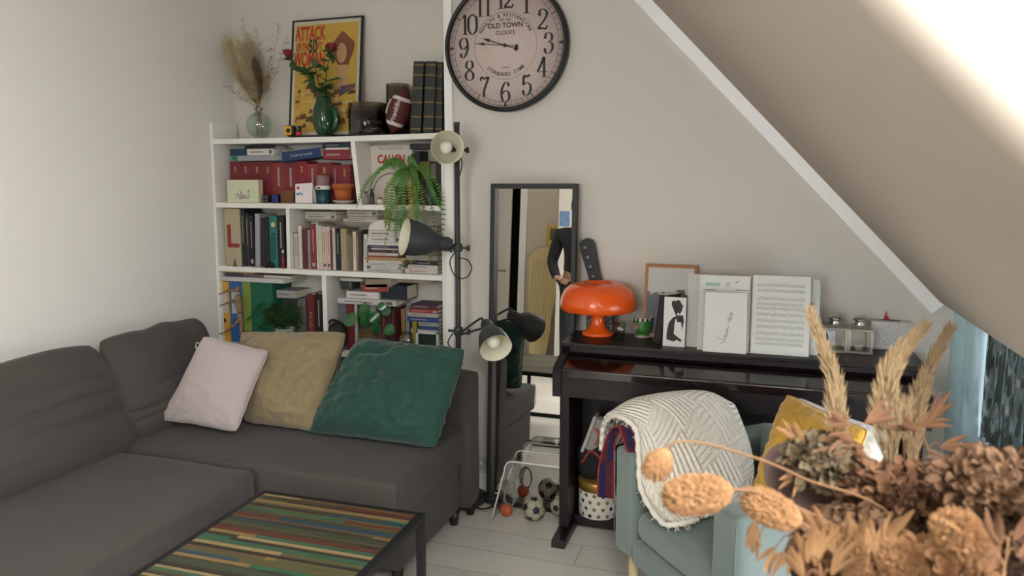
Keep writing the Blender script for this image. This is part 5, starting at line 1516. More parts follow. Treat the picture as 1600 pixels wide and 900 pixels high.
def hand(q, ang, L_, w, tail):
    d = Vector((math.sin(ang), 0, math.cos(ang))); p = Vector((math.cos(ang), 0, -math.sin(ang)))
    c = cp(0, 0, .006)
    def pt(a, b_): return c + d * a + p * b_
    q.prism([pt(-tail, -w * .5), pt(L_ * .6, -w * .5), pt(L_ * .66, -w * 1.9), pt(L_ * .82, -w * .5), pt(L_, 0), pt(L_ * .82, w * .5), pt(L_ * .66, w * 1.9), pt(L_ * .6, w * .5), pt(-tail, w * .5)], (0, -.0012, 0))
    q.lathe([(0, 0), (w * 2.2, 0), (w * 2.2, .0015), (0, .0015)], pt(-tail, 0), (0, -1, 0), 16)
q = B(); hand(q, math.radians(-84), .170 * .92, .0034, .056); obj('minute_hand', q, INK, t)
q = B(); hand(q, math.radians(-71.5), .125, .0042, .056); obj('hour_hand', q, INK, t)
obj('hub', B().lathe([(0, 0), (.008, 0), (.008, .009), (.003, .010), (0, .010)], cp(0, 0, .002), (0, -1, 0), 20), M('#3a3634', .3, .6), t)

# ---------------------------------------------------------------- leaning mirror
th_m = math.radians(.2); ln_m = math.radians(3.0)
mex = Vector((math.cos(th_m), math.sin(th_m), 0))
mn = Vector((math.sin(th_m) * math.cos(ln_m), -math.cos(th_m) * math.cos(ln_m), math.sin(ln_m)))
mez = mn.cross(mex)
if mez.z < 0: mez = -mez
mTL = at(768, 287, 3.235)
MW, MH = .405, mTL.z / mez.z
def mp3(x, z, d=0.0): return mTL + mex * x - mez * (MH - z) + mn * d
t = thing('standing_mirror', 'tall narrow mirror in a black box frame leaning against the wall beside the piano', 'mirror', mp3(MW / 2, 0))
q = B()
fwm = .021
for a in ((0, fwm, 0, MH), (MW - fwm, MW, 0, MH), (fwm, MW - fwm, 0, fwm), (fwm, MW - fwm, MH - fwm, MH)):
    q.hexa([mp3(a[0], a[2], -.025), mp3(a[1], a[2], -.025), mp3(a[1], a[2], .012), mp3(a[0], a[2], .012), mp3(a[0], a[3], -.025), mp3(a[1], a[3], -.025), mp3(a[1], a[3], .012), mp3(a[0], a[3], .012)], .0015)
obj('frame', q, M('#131517', .5), t)
gm = bpy.data.materials.new('mirror_glass'); gm.use_nodes = True
g_ = gm.node_tree.nodes['Principled BSDF']; g_.inputs['Metallic'].default_value = 1; g_.inputs['Roughness'].default_value = .0; g_.inputs['Base Color'].default_value = (.80, .79, .76, 1)
q = B(); q.hexa([mp3(fwm * .5, fwm * .5, -.022), mp3(MW - fwm * .5, fwm * .5, -.022), mp3(MW - fwm * .5, fwm * .5, -.018), mp3(fwm * .5, fwm * .5, -.018), mp3(fwm * .5, MH - fwm * .5, -.022), mp3(MW - fwm * .5, MH - fwm * .5, -.022), mp3(MW - fwm * .5, MH - fwm * .5, -.018), mp3(fwm * .5, MH - fwm * .5, -.018)])
obj('glass', q, gm, t)

# ---------------------------------------------------------------- floor lamp with three heads
DG_ = M('#34373a', .5); CREAM = M('#ded8c2', .5)
pY = 3.15
pt_ = at(713.5, 195, pY); pb_ = Vector((pt_.x + .0, pY, 0))
px_ = pt_.x
t = thing('floor_lamp', 'dark grey floor lamp with three adjustable cone heads between bookcase and mirror', 'lamp', (px_, pY, 0))
obj('pole', B().cyl((px_, pY, .02), (px_, pY, pt_.z), .0125, seg=20), DG_, t)
obj('pole_cap', B().cyl((px_, pY, pt_.z - .004), (px_, pY, pt_.z + .012), .0145, seg=20), DG_, t)
obj('base', B().lathe([(0, 0), (.125, 0), (.130, .006), (.128, .016), (.03, .022), (.016, .04), (0, .04)], (px_, pY, 0), seg=48), DG_, t)
def head(c, d, r, L_, clampz, side):
    """c centre of the rim, d pointing out of the opening"""
    c = Vector(c); d = Vector(d).normalized()
    pf = [(r, 0), (r * .985, -L_ * .08), (r * .93, -L_ * .35), (r * .80, -L_ * .62), (r * .58, -L_ * .82), (r * .46, -L_ * .90), (r * .42, -L_), (r * .38, -L_ * 1.28), (r * .33, -L_ * 1.34), (0, -L_ * 1.35)]
    hd = obj('lamp_shade', B().lathe(pf, c, d, 48), DG_, t)
    pi = [(r, 0.0005), (r * .965, -.001), (r * .90, -L_ * .35), (r * .76, -L_ * .62), (r * .54, -L_ * .80), (0, -L_ * .84)]
    obj('inner_lining', B().lathe(pi, c, d, 48), CREAM, hd)
    bc_ = c - d * L_ * .42
    obj('bulb', B().lathe([(.013, -.055), (.014, -.035), (.024, -.012), (.0285, .010), (.024, .028), (.012, .038), (0, .041)], bc_, d, 24), M('#e9e6da', .3), hd)
    ne = c - d * L_ * 1.15
    cl = Vector((px_, pY, clampz))
    arm = cl + Vector((side * .035, -.045, 0))
    s = d.orthogonal().normalized(); s = s - d * s.dot(d)
    if abs(s.z) > .7: s = d.cross(s)
    s.normalize()
    q = B()
    for sg in (-1, 1): q.tube(smooth_path([ne + s * sg * r * .42, ne + s * sg * r * .5 - d * .03, arm + s * sg * .006, arm], 14), .0055, 8)
    obj('yoke', q, DG_, hd)
    q = B().cyl(cl + Vector((0, 0, -.018)), cl + Vector((0, 0, .018)), .021, seg=20).cyl(arm, cl, .009, seg=12).cyl(cl, cl + Vector((-side * .05 if side else .05, 0, 0)), .006, seg=10).cyl(cl + Vector((.048, 0, 0)), cl + Vector((.056, 0, 0)), .014, seg=14)
    obj('clamp', q, DG_, hd)
h1 = at(699, 230, 3.02); head(h1, (.52, -.85, -.02), .073, .13, at(713, 235, pY).z, 0)
h2 = at(632, 370, 2.98); head(h2, (-.74, -.66, .20), .083, .165, at(712, 387, pY).z, -1)
h3 = at(775, 544, 2.92); head(h3, (.50, -.70, -.42), .070, .135, at(710, 517, pY).z, 1)
def cablepts(uv, y): return [at(u, v, y) for u, v in uv]
obj('cable', B().tube(smooth_path(cablepts([(712, 392), (703, 410), (712, 432), (728, 434), (737, 420), (730, 406), (716, 403)], 3.13), 40), .0028, 6), M('#17181a', .5), t)
obj('cable', B().tube(smooth_path(cablepts([(716, 240), (722, 255), (718, 275), (714, 282)], 3.13), 20), .0028, 6), M('#17181a', .5), t)
obj('cable', B().tube(smooth_path(cablepts([(708, 520), (700, 535), (706, 548), (710, 575)], 3.13), 20), .0028, 6), M('#17181a', .5), t)
e = px_
obj('power_cord', B().tube(smooth_path([(e + .05, 3.10, .012), (e + .15, 3.06, .012), (e + .20, 3.15, .014), (e + .12, 3.2, .03), (e + .16, 3.10, .03), (e + .22, 3.12, .012), (e + .13, 3.22, .06), (e + .14, 3.285, .12)], 60), .004, 6), M('#141416', .5), t)

# wall socket
so = at(750, 722, D)
t = thing('wall_socket', 'double white wall socket low on the wall beside the sofa back', 'socket', (so.x, D, so.z))
obj('plate', B().box(so.x - .04, so.x + .036, D - .008, D, so.z - .033, so.z + .037, .003), M('#cfcbc4', .4), t)
q = B()
for dx in (-.020, .018): q.lathe([(0, .0005), (.013, .0005), (.015, .0015)], (so.x + dx, D - .008, so.z + .003), (0, -1, 0), 20)
obj('sockets', q, M('#8f8b85', .5), t)
obj('plug', B().soft((so.x + .018, D - .02, so.z + .003), X, Y_, Z, .010, .012, .010, .005, 6), M('#e0ddd6', .4), t)

# ---------------------------------------------------------------- digital piano
PX0, PX1 = -.772, .592
ZP = .835
DK = M('#150d0f', .42, coat=.08, bump=.04, bscale=200, spec=.35); DK2 = M('#170d0f', .13, coat=.6)
t = thing('digital_piano', 'dark brown upright digital piano with closed sloping lid against the back wall', 'piano', ((PX0 + PX1) / 2, 3.05, 0))
def side(x0, x1, pts): return B().prism([(x0, y, z) for y, z in pts], (x1 - x0, 0, 0))
cheek = [(2.835, .642), (2.835, .742), (2.85, .762), (2.975, .802), (2.99, ZP - .018), (3.235, ZP - .018), (3.235, .642)]
for a in ((PX0, PX0 + .035), (PX1 - .035, PX1)): obj('side_cheek', side(a[0], a[1], cheek), DK, t)
obj('top_panel', B().box(PX0 - .003, PX1 + .003, 2.972, 3.245, ZP - .018, ZP, .004), DK, t)
obj('fascia', B().box(PX0 + .035, PX1 - .035, 2.985, 3.0, .775, ZP - .018), DK, t)
obj('lid', B().hexa([(PX0 + .037, 2.842, .742), (PX1 - .037, 2.842, .742), (PX1 - .037, 2.985, .782), (PX0 + .037, 2.985, .782), (PX0 + .037, 2.845, .757), (PX1 - .037, 2.845, .757), (PX1 - .037, 2.985, .797), (PX0 + .037, 2.985, .797)], .003), DK2, t)
obj('lid_lip', B().box(PX0 + .037, PX1 - .037, 2.832, 2.850, .722, .757, .005), DK2, t)
obj('key_slip', B().box(PX0 + .035, PX1 - .035, 2.845, 2.865, .655, .722, .002), DK, t)
obj('keybed', B().box(PX0 + .035, PX1 - .035, 2.845, 3.235, .640, .658, .002), DK, t)
for a in ((PX0 + .005, PX0 + .045), (PX1 - .045, PX1 - .005)):
    obj('leg', B().box(a[0], a[1], 2.935, 3.21, .045, .645, .003), DK, t)
    xa, xb = a[0] - .006, a[1] + .012
    obj('foot', B().hexa([(xa, 2.83, 0), (xb, 2.83, 0), (xb, 3.235, 0), (xa, 3.235, 0), (xa, 2.838, .032), (xb, 2.838, .032), (xb, 3.235, .048), (xa, 3.235, .048)], .003), DK, t)
obj('back_panel', B().box(PX0 + .045, PX1 - .045, 3.19, 3.205, .03, .645), DK, t)
obj('pedal_board', B().box(PX0 + .045, PX1 - .045, 3.04, 3.19, .012, .055, .003), DK, t)
pdl = B()
for k in range(3): pdl.soft(((PX0 + PX1) / 2 - .09 + .09 * k, 2.99, .04), X, Y_, Z, .011, .055, .005, .005, 6)
obj('pedals', pdl, M('#b08d4a', .3, 1.0), t)

# ---------------------------------------------------------------- on the piano
zP = ZP + .0005
c = atz(933, 523, zP)
ORG = M('#f25c14', .25, coat=.35)
sr = (at(994, 470, c.y).x - at(877, 470, c.y).x) / 2
c.x = (at(994, 470, c.y).x + at(877, 470, c.y).x) / 2
zs_ = at(935, 483, c.y).z - zP; zt_ = at(935, 441, c.y).z - zP
t = thing('mushroom_lamp', 'glossy orange mushroom shaped table lamp standing on the piano', 'lamp', (c.x, c.y, zP))
obj('stem', B().lathe([(0, 0), (.066, 0), (.069, .004), (.067, .014), (.050, .022), (.036, .038), (.030, .062), (.029, .09), (.033, zs_ - .01), (.034, zs_ + .02), (0, zs_ + .02)], c, seg=40), ORG, t)
H_ = zt_ - zs_
obj('shade', B().lathe([(sr * .94, zs_ - .002), (sr * .985, zs_ + H_ * .03), (sr, zs_ + H_ * .22), (sr * .975, zs_ + H_ * .45), (sr * .90, zs_ + H_ * .68), (sr * .76, zs_ + H_ * .88), (sr * .58, zs_ + H_ * .98), (sr * .42, zs_ + H_ * 1.0), (sr * .34, zs_ + H_ * .97), (sr * .30, zs_ + H_ * .80), (sr * .28, zs_ + H_ * .3), (0, zs_ + H_ * .28)], c, seg=72).lathe([(sr * .94, zs_ - .002), (sr * .93, zs_ + H_ * .2), (sr * .80, zs_ + H_ * .72), (sr * .5, zs_ + H_ * .85), (sr * .32, zs_ + H_ * .7)], c, seg=72), ORG, t)
bb = B()
for k in range(4):
    a = k * math.pi / 2 + .5; bb.sphere(c + Vector((.07 * math.cos(a), .07 * math.sin(a), zs_ + .02)), .018, 12, 8)
obj('bulbs', bb, M('#e9e4d8', .3), t)
# patterned little frame and glass behind the lamp
x0 = at(916, 500, 3.19).x; x1 = at(958, 500, 3.19).x
t = thing('patterned_picture', 'small black and white patterned picture block behind the orange lamp', 'picture', ((x0 + x1) / 2, 3.2, zP))
zc = at(935, 484, 3.19).z
obj('block', B().box(x0, x1, 3.19, 3.21, zP, zc, .002), M('#2e2a2a', .5), t)
q = B(); rr = random.Random(2)
for _ in range(90):
    px, pz = rr.uniform(x0 + .004, x1 - .006), rr.uniform(zP + .006, zc - .006)
    q.box(px, px + rr.uniform(.002, .006), 3.1892, 3.19, pz, pz + rr.uniform(.002, .006))
obj('pattern', q, M('#a7a2a2', .6), t)
gx = at(969, 510, 3.14)
t = thing('drinking_glass', 'small clear tumbler standing behind the orange lamp', 'glass', (gx.x, 3.14, zP))
obj('body', B().lathe([(0, 0), (.020, 0), (.024, .07), (.023, .07), (.019, .005), (0, .005)], (gx.x, 3.14, zP), seg=28), GLASSC, t)
obj('rim', B().lathe([(.0232, .069), (.0245, .070), (.0238, .072), (.0228, .071)], (gx.x, 3.14, zP), seg=28), GLASSC, t)
# mug
c = atz(1004, 526, zP)
mr = (at(1020, 505, c.y).x - at(989, 505, c.y).x) / 2; mh = at(1004, 495, c.y).z - zP
t = thing('mug', 'green footed mug with pink flower and black and white rim, on the piano', 'mug', (c.x, c.y, zP))
obj('body', B().lathe([(mr * .72, .0), (mr * .75, .006), (mr * .6, .014), (mr * .65, .018), (mr * .92, mh * .30), (mr, mh * .48), (mr * .98, mh * .7), (mr * .96, mh * .84)], c, seg=40), M('#3f7b3d', .25, coat=.4), t)
obj('foot', B().lathe([(0, 0), (mr * .74, 0), (mr * .78, .004), (mr * .74, .008), (0, .008)], c, seg=40), M('#c4a5a6', .3), t)
q = B(); q.m = 0
for k in range(24):
    q.m = k % 2; a0 = 2 * math.pi * k / 24
    q.grid(lambda u, v, a0=a0: c + Vector((mr * (.962 + .02 * v) * math.cos(a0 + u * .2618), mr * (.962 + .02 * v) * math.sin(a0 + u * .2618), mh * (.84 + .14 * v))), 2, 1)
obj('rim_checks', q, [M('#1f1f20', .3), M('#e6e1d8', .3)], t)
obj('inside', B().lathe([(mr * .98, mh * .98), (mr * .99, mh), (mr * .92, mh), (mr * .88, mh * .5), (mr * .5, mh * .2), (0, mh * .2)], c, seg=40), M('#d8d2c8', .3), t)
q = B()
for k in range(5):
    a = 2 * math.pi * k / 5
    th = -2.35 + .28 * math.cos(a); zz = mh * .55 + .012 * math.sin(a)
    q.lathe([(0, 0), (.008, 0)], c + Vector((mr * 1.012 * math.cos(th), mr * 1.012 * math.sin(th), zz)), (math.cos(th), math.sin(th), 0), 12)
q.lathe([(0, 0), (.0075, 0)], c + Vector((mr * 1.02 * math.cos(-2.35), mr * 1.02 * math.sin(-2.35), mh * .55)), (math.cos(-2.35), math.sin(-2.35), 0), 12)
obj('flower_motif', q, M('#b98487', .35), t)
# skyline print in oak frame
x0 = at(1004, 450, 3.19).x; x1 = at(1087, 450, 3.19).x; zc = at(1045, 414, 3.26).z
t = thing('skyline_picture', 'light wood framed print of a grey city skyline leaning on the wall', 'picture', ((x0 + x1) / 2, 3.22, zP))
def sp(fx, fz, o_=0.0): return Vector((x0 + (x1 - x0) * fx, 3.20 + .075 * fz - o_, zP + (zc - zP) * fz))
q = B(); fw2 = .058; fh2 = .042
for a in ((0, fw2, 0, 1), (1 - fw2, 1, 0, 1), (fw2, 1 - fw2, 0, fh2), (fw2, 1 - fw2, 1 - fh2, 1)):
    q.prism([sp(a[0], a[2], .005), sp(a[1], a[2], .005), sp(a[1], a[3], .005), sp(a[0], a[3], .005)], (0, .016, 0))
obj('frame', q, M('#a96f3e', .5, var=.15, vscale=40), t)
obj('paper', B().prism([sp(.03, .03), sp(.97, .03), sp(.97, .97), sp(.03, .97)], (0, .004, 0)), M('#c9c7c4', .5), t)
rr = random.Random(8)
pts = [sp(.06, .04, .0008)]; xx = .06
sk = []
while xx < .93:
    w = rr.uniform(.04, .09); h = .54 + rr.choice((0, .02, .05, .08, .03)) + (.04 if .1 < xx < .3 or .6 < xx < .75 else 0)
    sk += [(xx, h), (min(xx + w, .94), h)]; xx += w
q = B()
for (a, h), (b_, _) in zip(sk[::2], sk[1::2]): q.prism([sp(a, .045, .0025), sp(b_ + .0005, .045, .0025), sp(b_ + .0005, h, .0025), sp(a, h, .0025)], (0, .0024, 0))
obj('skyline_print', q, M('#6c6d70', .6), t)
# dark leaning panel and silhouette card
t = thing('dark_book', 'thin dark charcoal book leaning between skyline picture and silhouette card', 'book', (at(1027, 520, 3.12).x, 3.12, zP))
xa = at(1021, 520, 3.1).x; xb = at(1033, 520, 3.1).x
obj('cover', B().hexa([(xa, 3.09, zP), (xb, 3.06, zP), (xb + .06, 3.16, zP), (xa + .06, 3.17, zP), (xa + .02, 3.12, zP + .20), (xb + .02, 3.09, zP + .20), (xb + .07, 3.18, zP + .20), (xa + .075, 3.19, zP + .20)], .002), M('#33343a', .5), t)
obj('pages', B().hexa([(xa + .003, 3.10, zP + .2), (xb - .0, 3.10, zP + .2), (xb + .06, 3.16, zP + .2), (xa + .06, 3.17, zP + .2), (xa + .02, 3.12, zP + .2008), (xb + .018, 3.093, zP + .2008), (xb + .07, 3.18, zP + .2008), (xa + .075, 3.19, zP + .2008)]), PAGE, t)
yc = 3.035
x0 = at(1035.5, 530, yc).x; x1 = at(1070, 530, yc).x; zc = at(1052, 465, yc + .02).z
t = thing('silhouette_card', 'white card with black brushed silhouette of a seated figure, on the piano', 'card', ((x0 + x1) / 2, yc, zP))
def cpn(fx, fz, o_=0.0): return Vector((x0 + (x1 - x0) * fx, yc + .03 * fz - o_, zP + (zc - zP) * fz))
obj('card', B().prism([cpn(0, 0), cpn(1, 0), cpn(1, 1), cpn(0, 1)], (0, .004, 0)), M('#dcd9d5', .6), t)
SH = [[(.42, .76), (.34, .84), (.34, .90), (.42, .94), (.50, .92), (.60, .95), (.72, .94), (.80, .86), (.88, .84), (.84, .80), (.80, .72), (.72, .66), (.64, .70), (.60, .66), (.56, .62), (.40, .58), (.24, .48), (.18, .34), (.16, .24), (.24, .18), (.16, .14), (.30, .12), (.50, .10), (.62, .14), (.80, .10), (.86, .14), (.60, .22), (.48, .26), (.42, .36), (.50, .44), (.52, .54), (.60, .58), (.58, .50), (.60, .42), (.70, .44), (.74, .56), (.78, .62), (.82, .50), (.84, .40), (.90, .46), (.92, .60), (.86, .66), (.76, .66), (.66, .64)]]
q = B()
for s in SH:
    f = q.bm.faces.new([q.bm.verts.new(cpn(a, b_, .0006)) for a, b_ in s[:32]])
q.m = 0
for s in ([(.55, .64), (.66, .64), (.88, .64), (.92, .52), (.86, .34), (.80, .50), (.74, .56), (.62, .50)],):
    q.prism([cpn(a, b_, .0010) for a, b_ in s], (0, .0002, 0))
bmesh.ops.triangulate(q.bm, faces=q.bm.faces[:])
obj('silhouette', q, M('#1c1c1d', .6), t)
# stack of sheet music behind, spiral bound book open in front, envelope
PG = M('#d6d5cf', .7); PGW = M('#dedcd7', .7); GREY = M('#7f8083', .7); LT = M('#a5a5a6', .7)
def leaf_plane(u0, u1, vb, vt, yb, yt, th):
    x0 = at(u0, vb, yb).x; x1 = at(u1, vb, yb).x; zc = at((u0 + u1) / 2, vt, yt).z
    xt0 = at(u0, vt, yt).x; xt1 = at(u1, vt, yt).x
    def f(a, b_, o_=0.0):
        return Vector((x0 + (x1 - x0) * a, yb + (yt - yb) * b_ - o_, zP + (zc - zP) * b_))
    return f, x0, x1, zc
f, x0, x1, zc = leaf_plane(1071, 1093, 535, 428, 3.055, 3.115, .01)
t = thing('music_book', 'closed white music book standing left, behind the open spiral bound one', 'book', ((x0 + x1) / 2, 3.08, zP))
xr = at(1160, 535, 3.055).x
obj('cover', B().prism([Vector((a.x, a.y, a.z)) for a in (f(0, 0), f(1, 0) + Vector((xr - x1, 0, 0)), f(1, 1) + Vector((xr - x1, 0, 0)), f(0, 1))], (0, .003, 0)), M('#cfcdc8', .6), t)
obj('pages', B().prism([Vector((a.x, a.y, a.z)) for a in (f(.1, .005, -.003), f(1, .005, -.003) + Vector((xr - x1 - .004, 0, 0)), f(1, .99, -.003) + Vector((xr - x1 - .004, 0, 0)), f(.1, .99, -.003))], (0, .012, 0)), PAGE, t)
f, x0, x1, zc = leaf_plane(1245, 1279, 543, 437, 3.05, 3.10, .01)
t = thing('sheet_music', 'loose white sheet of music peeking out right, behind the open book', 'paper', ((x0 + x1) / 2, 3.06, zP))
obj('sheet', B().prism([f(-2, 0), f(.93, 0), f(1, .03), f(1, .97), f(.93, 1), f(-2, 1)], (0, .001, 0)), M('#c6ccc9', .7), t)
q = B()
for k, fz in enumerate((.55, .60, .66, .48)): q.prism([f(.60, fz, .0005), f(.78, fz, .0005), f(.78, fz + .035, .0005), f(.60, fz + .035, .0005)], (0, .0002, 0))
obj('coloured_marks', q, M('#9b6a5a', .7), t)
t = thing('spiral_music_book', 'open spiral bound book of piano music standing on the piano', 'book', (at(1172, 540, 3.0).x, 3.03, zP))
yb, yt = 3.005, 3.055
fl, xl0, xl1, zl = leaf_plane(1089, 1170, 538, 430.5, yb, yt, .01)
frr, xr0, xr1, zr_ = leaf_plane(1172, 1264, 541, 431, yb, yt, .01)
cov = M('#b98a80', .6)
for ff, nm in ((fl, 'l'), (frr, 'r')):
    obj('cover', B().prism([ff(-.0, 0, -.007), ff(1.012, 0, -.007), ff(1.012, 1.005, -.007), ff(-.0, 1.005, -.007)], (0, .002, 0)), cov, t)
    obj('pages', B().prism([ff(0, .003), ff(1, .003), ff(1, 1), ff(0, 1)], (0, .006, 0)), PG, t)
def staves(ff, rows, x0_, x1_, seed):
    rr = random.Random(seed); q = B(); q.m = 0
    for (z0_) in rows:
        for k in range(5):
            z = z0_ + k * .0075
            q.prism([ff(x0_, z, .0004), ff(x1_, z, .0004), ff(x1_, z + .0013, .0004), ff(x0_, z + .0013, .0004)], (0, .0001, 0))
        for k in range(46):
            a = x0_ + (x1_ - x0_) * (k + rr.random()) / 46; z = z0_ + rr.uniform(-.008, .032)
            q.prism([ff(a, z, .0006), ff(a + .007, z, .0006), ff(a + .007, z + .007, .0006), ff(a, z + .007, .0006)], (0, .0001, 0))
            if rr.random() < .7: q.prism([ff(a + .006, z, .0006), ff(a + .0075, z, .0006), ff(a + .0075, z + .03, .0006), ff(a + .006, z + .03, .0006)], (0, .0001, 0))
        for k in range(6):
            a = x0_ + (x1_ - x0_) * k / 5
            q.prism([ff(a, z0_, .0005), ff(a + .002, z0_, .0005), ff(a + .002, z0_ + .031, .0005), ff(a, z0_ + .031, .0005)], (0, .0001, 0))
    return q
obj('printed_staves', staves(frr, (.86, .79, .69, .62, .565, .49, .41, .335, .25, .18, .12), .09, .90, 4), GREY, t)
obj('printed_staves', staves(fl, (.74, .60, .46, .32, .18), .08, .95, 6), LT, t)
obj('heading_band', B().prism([fl(.13, .86, .0006), fl(.40, .86, .0006), fl(.40, .90, .0006), fl(.13, .90, .0006)], (0, .0001, 0)), M('#8fb9a6', .7), t)
q = B()
for a, b_, w in ((.52, .89, .09), (.52, .86, .06), (.70, .91, .05), (.74, .93, .03), (.72, .81, .24), (.12, .80, .2)): q.prism([fl(a, b_, .0006), fl(a + w, b_, .0006), fl(a + w, b_ + .01, .0006), fl(a, b_ + .01, .0006)], (0, .0001, 0))
obj('heading_marks', q, GREY, t)
q = B()
for k in range(34):
    b_ = .03 + .95 * k / 33; p = fl(1.0, b_, .002); pr_ = frr(0.0, b_, .002)
    m_ = (p + pr_) / 2
    q.tube([p + Vector((-.004, .003, 0)), p + Vector((-.002, -.003, 0)), m_ + Vector((0, -.006, 0)), pr_ + Vector((.002, -.003, 0)), pr_ + Vector((.004, .003, 0))], .0008, 5)
obj('spiral', q, M('#5a5552', .4, .5), t)
fe, xe0, xe1, ze = leaf_plane(1098, 1166, 541, 457, 2.985, 3.012, .01)
t = thing('envelope', 'cream envelope with handwriting standing in front of the open music book', 'envelope', ((xe0 + xe1) / 2, 2.99, zP))
obj('paper', B().prism([fe(0, 0), fe(1, 0), fe(.985, 1), fe(.03, 1)], (0, .003, 0)), M('#d9d4ce', .7), t)
q = B(); rr = random.Random(31)
base = [(0, 0), (.02, .05), (.05, .09), (.03, .14), (-.02, .12), (.0, .08), (.05, .13), (.04, .19), (.0, .2), (.03, .24), (.05, .23), (.02, .28), (.0, .27), (.04, .32), (.02, .35)]
pts = [fe(.48 + a * .9 + b_ * .2, .22 + b_ * .62, .0012) for a, b_ in base]
q.tube(smooth_path(pts, 70), .0007, 4)
pts = [fe(.56 + a * 1.1 + b_ * .2, .50 + b_ * .62, .0012) for a, b_ in base[:13]]
q.tube(smooth_path(pts, 70), .0007, 4)
pts = [fe(.40 + .12 * math.sin(k * .9), .16 + .02 * k, .0012) for k in range(6)]
q.tube(smooth_path(pts, 30), .0006, 4)
obj('handwriting', q, M('#6e6a69', .6), t)
# metal lanterns
SIL = M('#a8a49c', .28, .9)
for k, (uu, lab) in enumerate(((1303, 'small silver lantern with glass sides, the left of the pair on the piano'), (1342, 'small silver lantern with glass sides, right of the pair beside the tissue box'))):
    c = at(uu, 533, 3.165); w = .040; h = .098
    t = thing('lantern', lab, 'lantern', (c.x, c.y, zP), 'pair of silver lanterns')
    q = B()
    for sx in (-1, 1):
        for sy in (-1, 1): q.box(c.x + sx * w - .005, c.x + sx * w + .005, c.y + sy * w - .005, c.y + sy * w + .005, zP, zP + h, .001)
    q.box(c.x - w - .007, c.x + w + .007, c.y - w - .007, c.y + w + .007, zP, zP + .010, .002).box(c.x - w - .007, c.x + w + .007, c.y - w - .007, c.y + w + .007, zP + h - .008, zP + h, .002)
    obj('body_frame', q, SIL, t)
    q = B().hexa([(c.x - w, c.y - w, zP + h), (c.x + w, c.y - w, zP + h), (c.x + w, c.y + w, zP + h), (c.x - w, c.y + w, zP + h), (c.x - .02, c.y - .02, zP + h + .012), (c.x + .02, c.y - .02, zP + h + .012), (c.x + .02, c.y + .02, zP + h + .012), (c.x - .02, c.y + .02, zP + h + .012)])
    q.lathe([(.020, .0), (.022, .008), (.016, .016), (.019, .022), (.024, .024), (.022, .029), (.012, .034), (0, .036)], (c.x, c.y, zP + h + .006), seg=24)
    obj('roof', q, SIL, t)
    q = B().tube([(c.x + .026 * math.cos(a), c.y, zP + h + .026 + .022 * math.sin(a)) for a in [math.pi * m_ / 12 for m_ in range(13)]], .0018, 6)
    obj('handle', q, SIL, t)
    q = B()
    for s in (-1, 1): q.box(c.x - w, c.x + w, c.y + s * w - .0008, c.y + s * w + .0008, zP + .01, zP + h - .008).box(c.x + s * w - .0008, c.x + s * w + .0008, c.y - w, c.y + w, zP + .01, zP + h - .008)
    obj('panes', q, GLASSC, t)
    obj('candle', B().cyl((c.x, c.y, zP + .01), (c.x, c.y, zP + .028), .017, seg=20), M('#c7c2b8', .5), t)
# tissue box
c0 = atz(1358, 545, zP); c1 = atz(1423, 547, zP)
zc = at(1390, 503, c0.y).z
t = thing('tissue_box', 'white quilted tissue box with a red tissue poking out, right end of piano', 'box', ((c0.x + c1.x) / 2, c0.y + .06, zP))
tm = bpy.data.materials.new('quilted_white'); tm.use_nodes = True
nt = tm.node_tree; n = nt.nodes; L = nt.links; b_ = n['Principled BSDF']; b_.inputs['Base Color'].default_value = rgb('#c9c6c1'); b_.inputs['Roughness'].default_value = .5
tc = n.new('ShaderNodeTexCoord'); 
hs = []
for sg in (1, -1):
    mp_n = n.new('ShaderNodeMapping'); mp_n.inputs['Rotation'].default_value = (0, sg * math.pi / 4, 0)
    L.new(tc.outputs['Object'], mp_n.inputs[0])
    w = n.new('ShaderNodeTexWave'); w.wave_type = 'BANDS'; w.bands_direction = 'X'; w.inputs['Scale'].default_value = 18
    L.new(mp_n.outputs[0], w.inputs[0]); hs.append(w.outputs['Fac'])
mn2 = n.new('ShaderNodeMath'); mn2.operation = 'MINIMUM'; L.new(hs[0], mn2.inputs[0]); L.new(hs[1], mn2.inputs[1])
bp2 = n.new('ShaderNodeBump'); bp2.inputs['Strength'].default_value = .5; bp2.inputs['Distance'].default_value = .004
L.new(mn2.outputs[0], bp2.inputs['Height']); L.new(bp2.outputs[0], b_.inputs['Normal'])
obj('body', B().box(c0.x, c1.x, c0.y, c0.y + .12, zP, zc, .006, 3), tm, t)
obj('opening', B().lathe([(0, 0), (.03, 0), (.032, .001)], ((c0.x + c1.x) / 2, c0.y + .06, zc + .0002), seg=24, sx=1.3), M('#5f5c58', .6), t)
q = B()
cx = (c0.x + c1.x) / 2 - .012
def tis(u, v):
    a = (u - .5); w = .035 + .012 * v
    return Vector((cx + a * 2 * w * (1 - .5 * v) + .018 * v * math.sin(u * 5) - .012 * v, c0.y + .06 + .014 * math.sin(u * 9) * (1 - v * .4), zc + v * (.052 + .018 * math.cos(u * 6)) * (1 - .45 * u)))
q.grid(tis, 18, 10)
obj('tissue', q, M('#c2322f', .8), t)
t = thing('ring_stand', 'thin dark disc half hidden between the music sheets and the left lantern', 'dish', (at(1281, 520, 3.13).x, 3.13, zP))
obj('disc', B().lathe([(0, 0), (.050, 0), (.052, .004), (.050, .008), (0, .008)], (at(1273, 520, 3.13).x, 3.13, zP + .0535), (0, -1, .12), 36), M('#2e3034', .5), t)
obj('foot', B().box(at(1273, 520, 3.13).x - .02, at(1273, 520, 3.13).x + .02, 3.115, 3.15, zP, zP + .012, .002), M('#2e3034', .5), t)

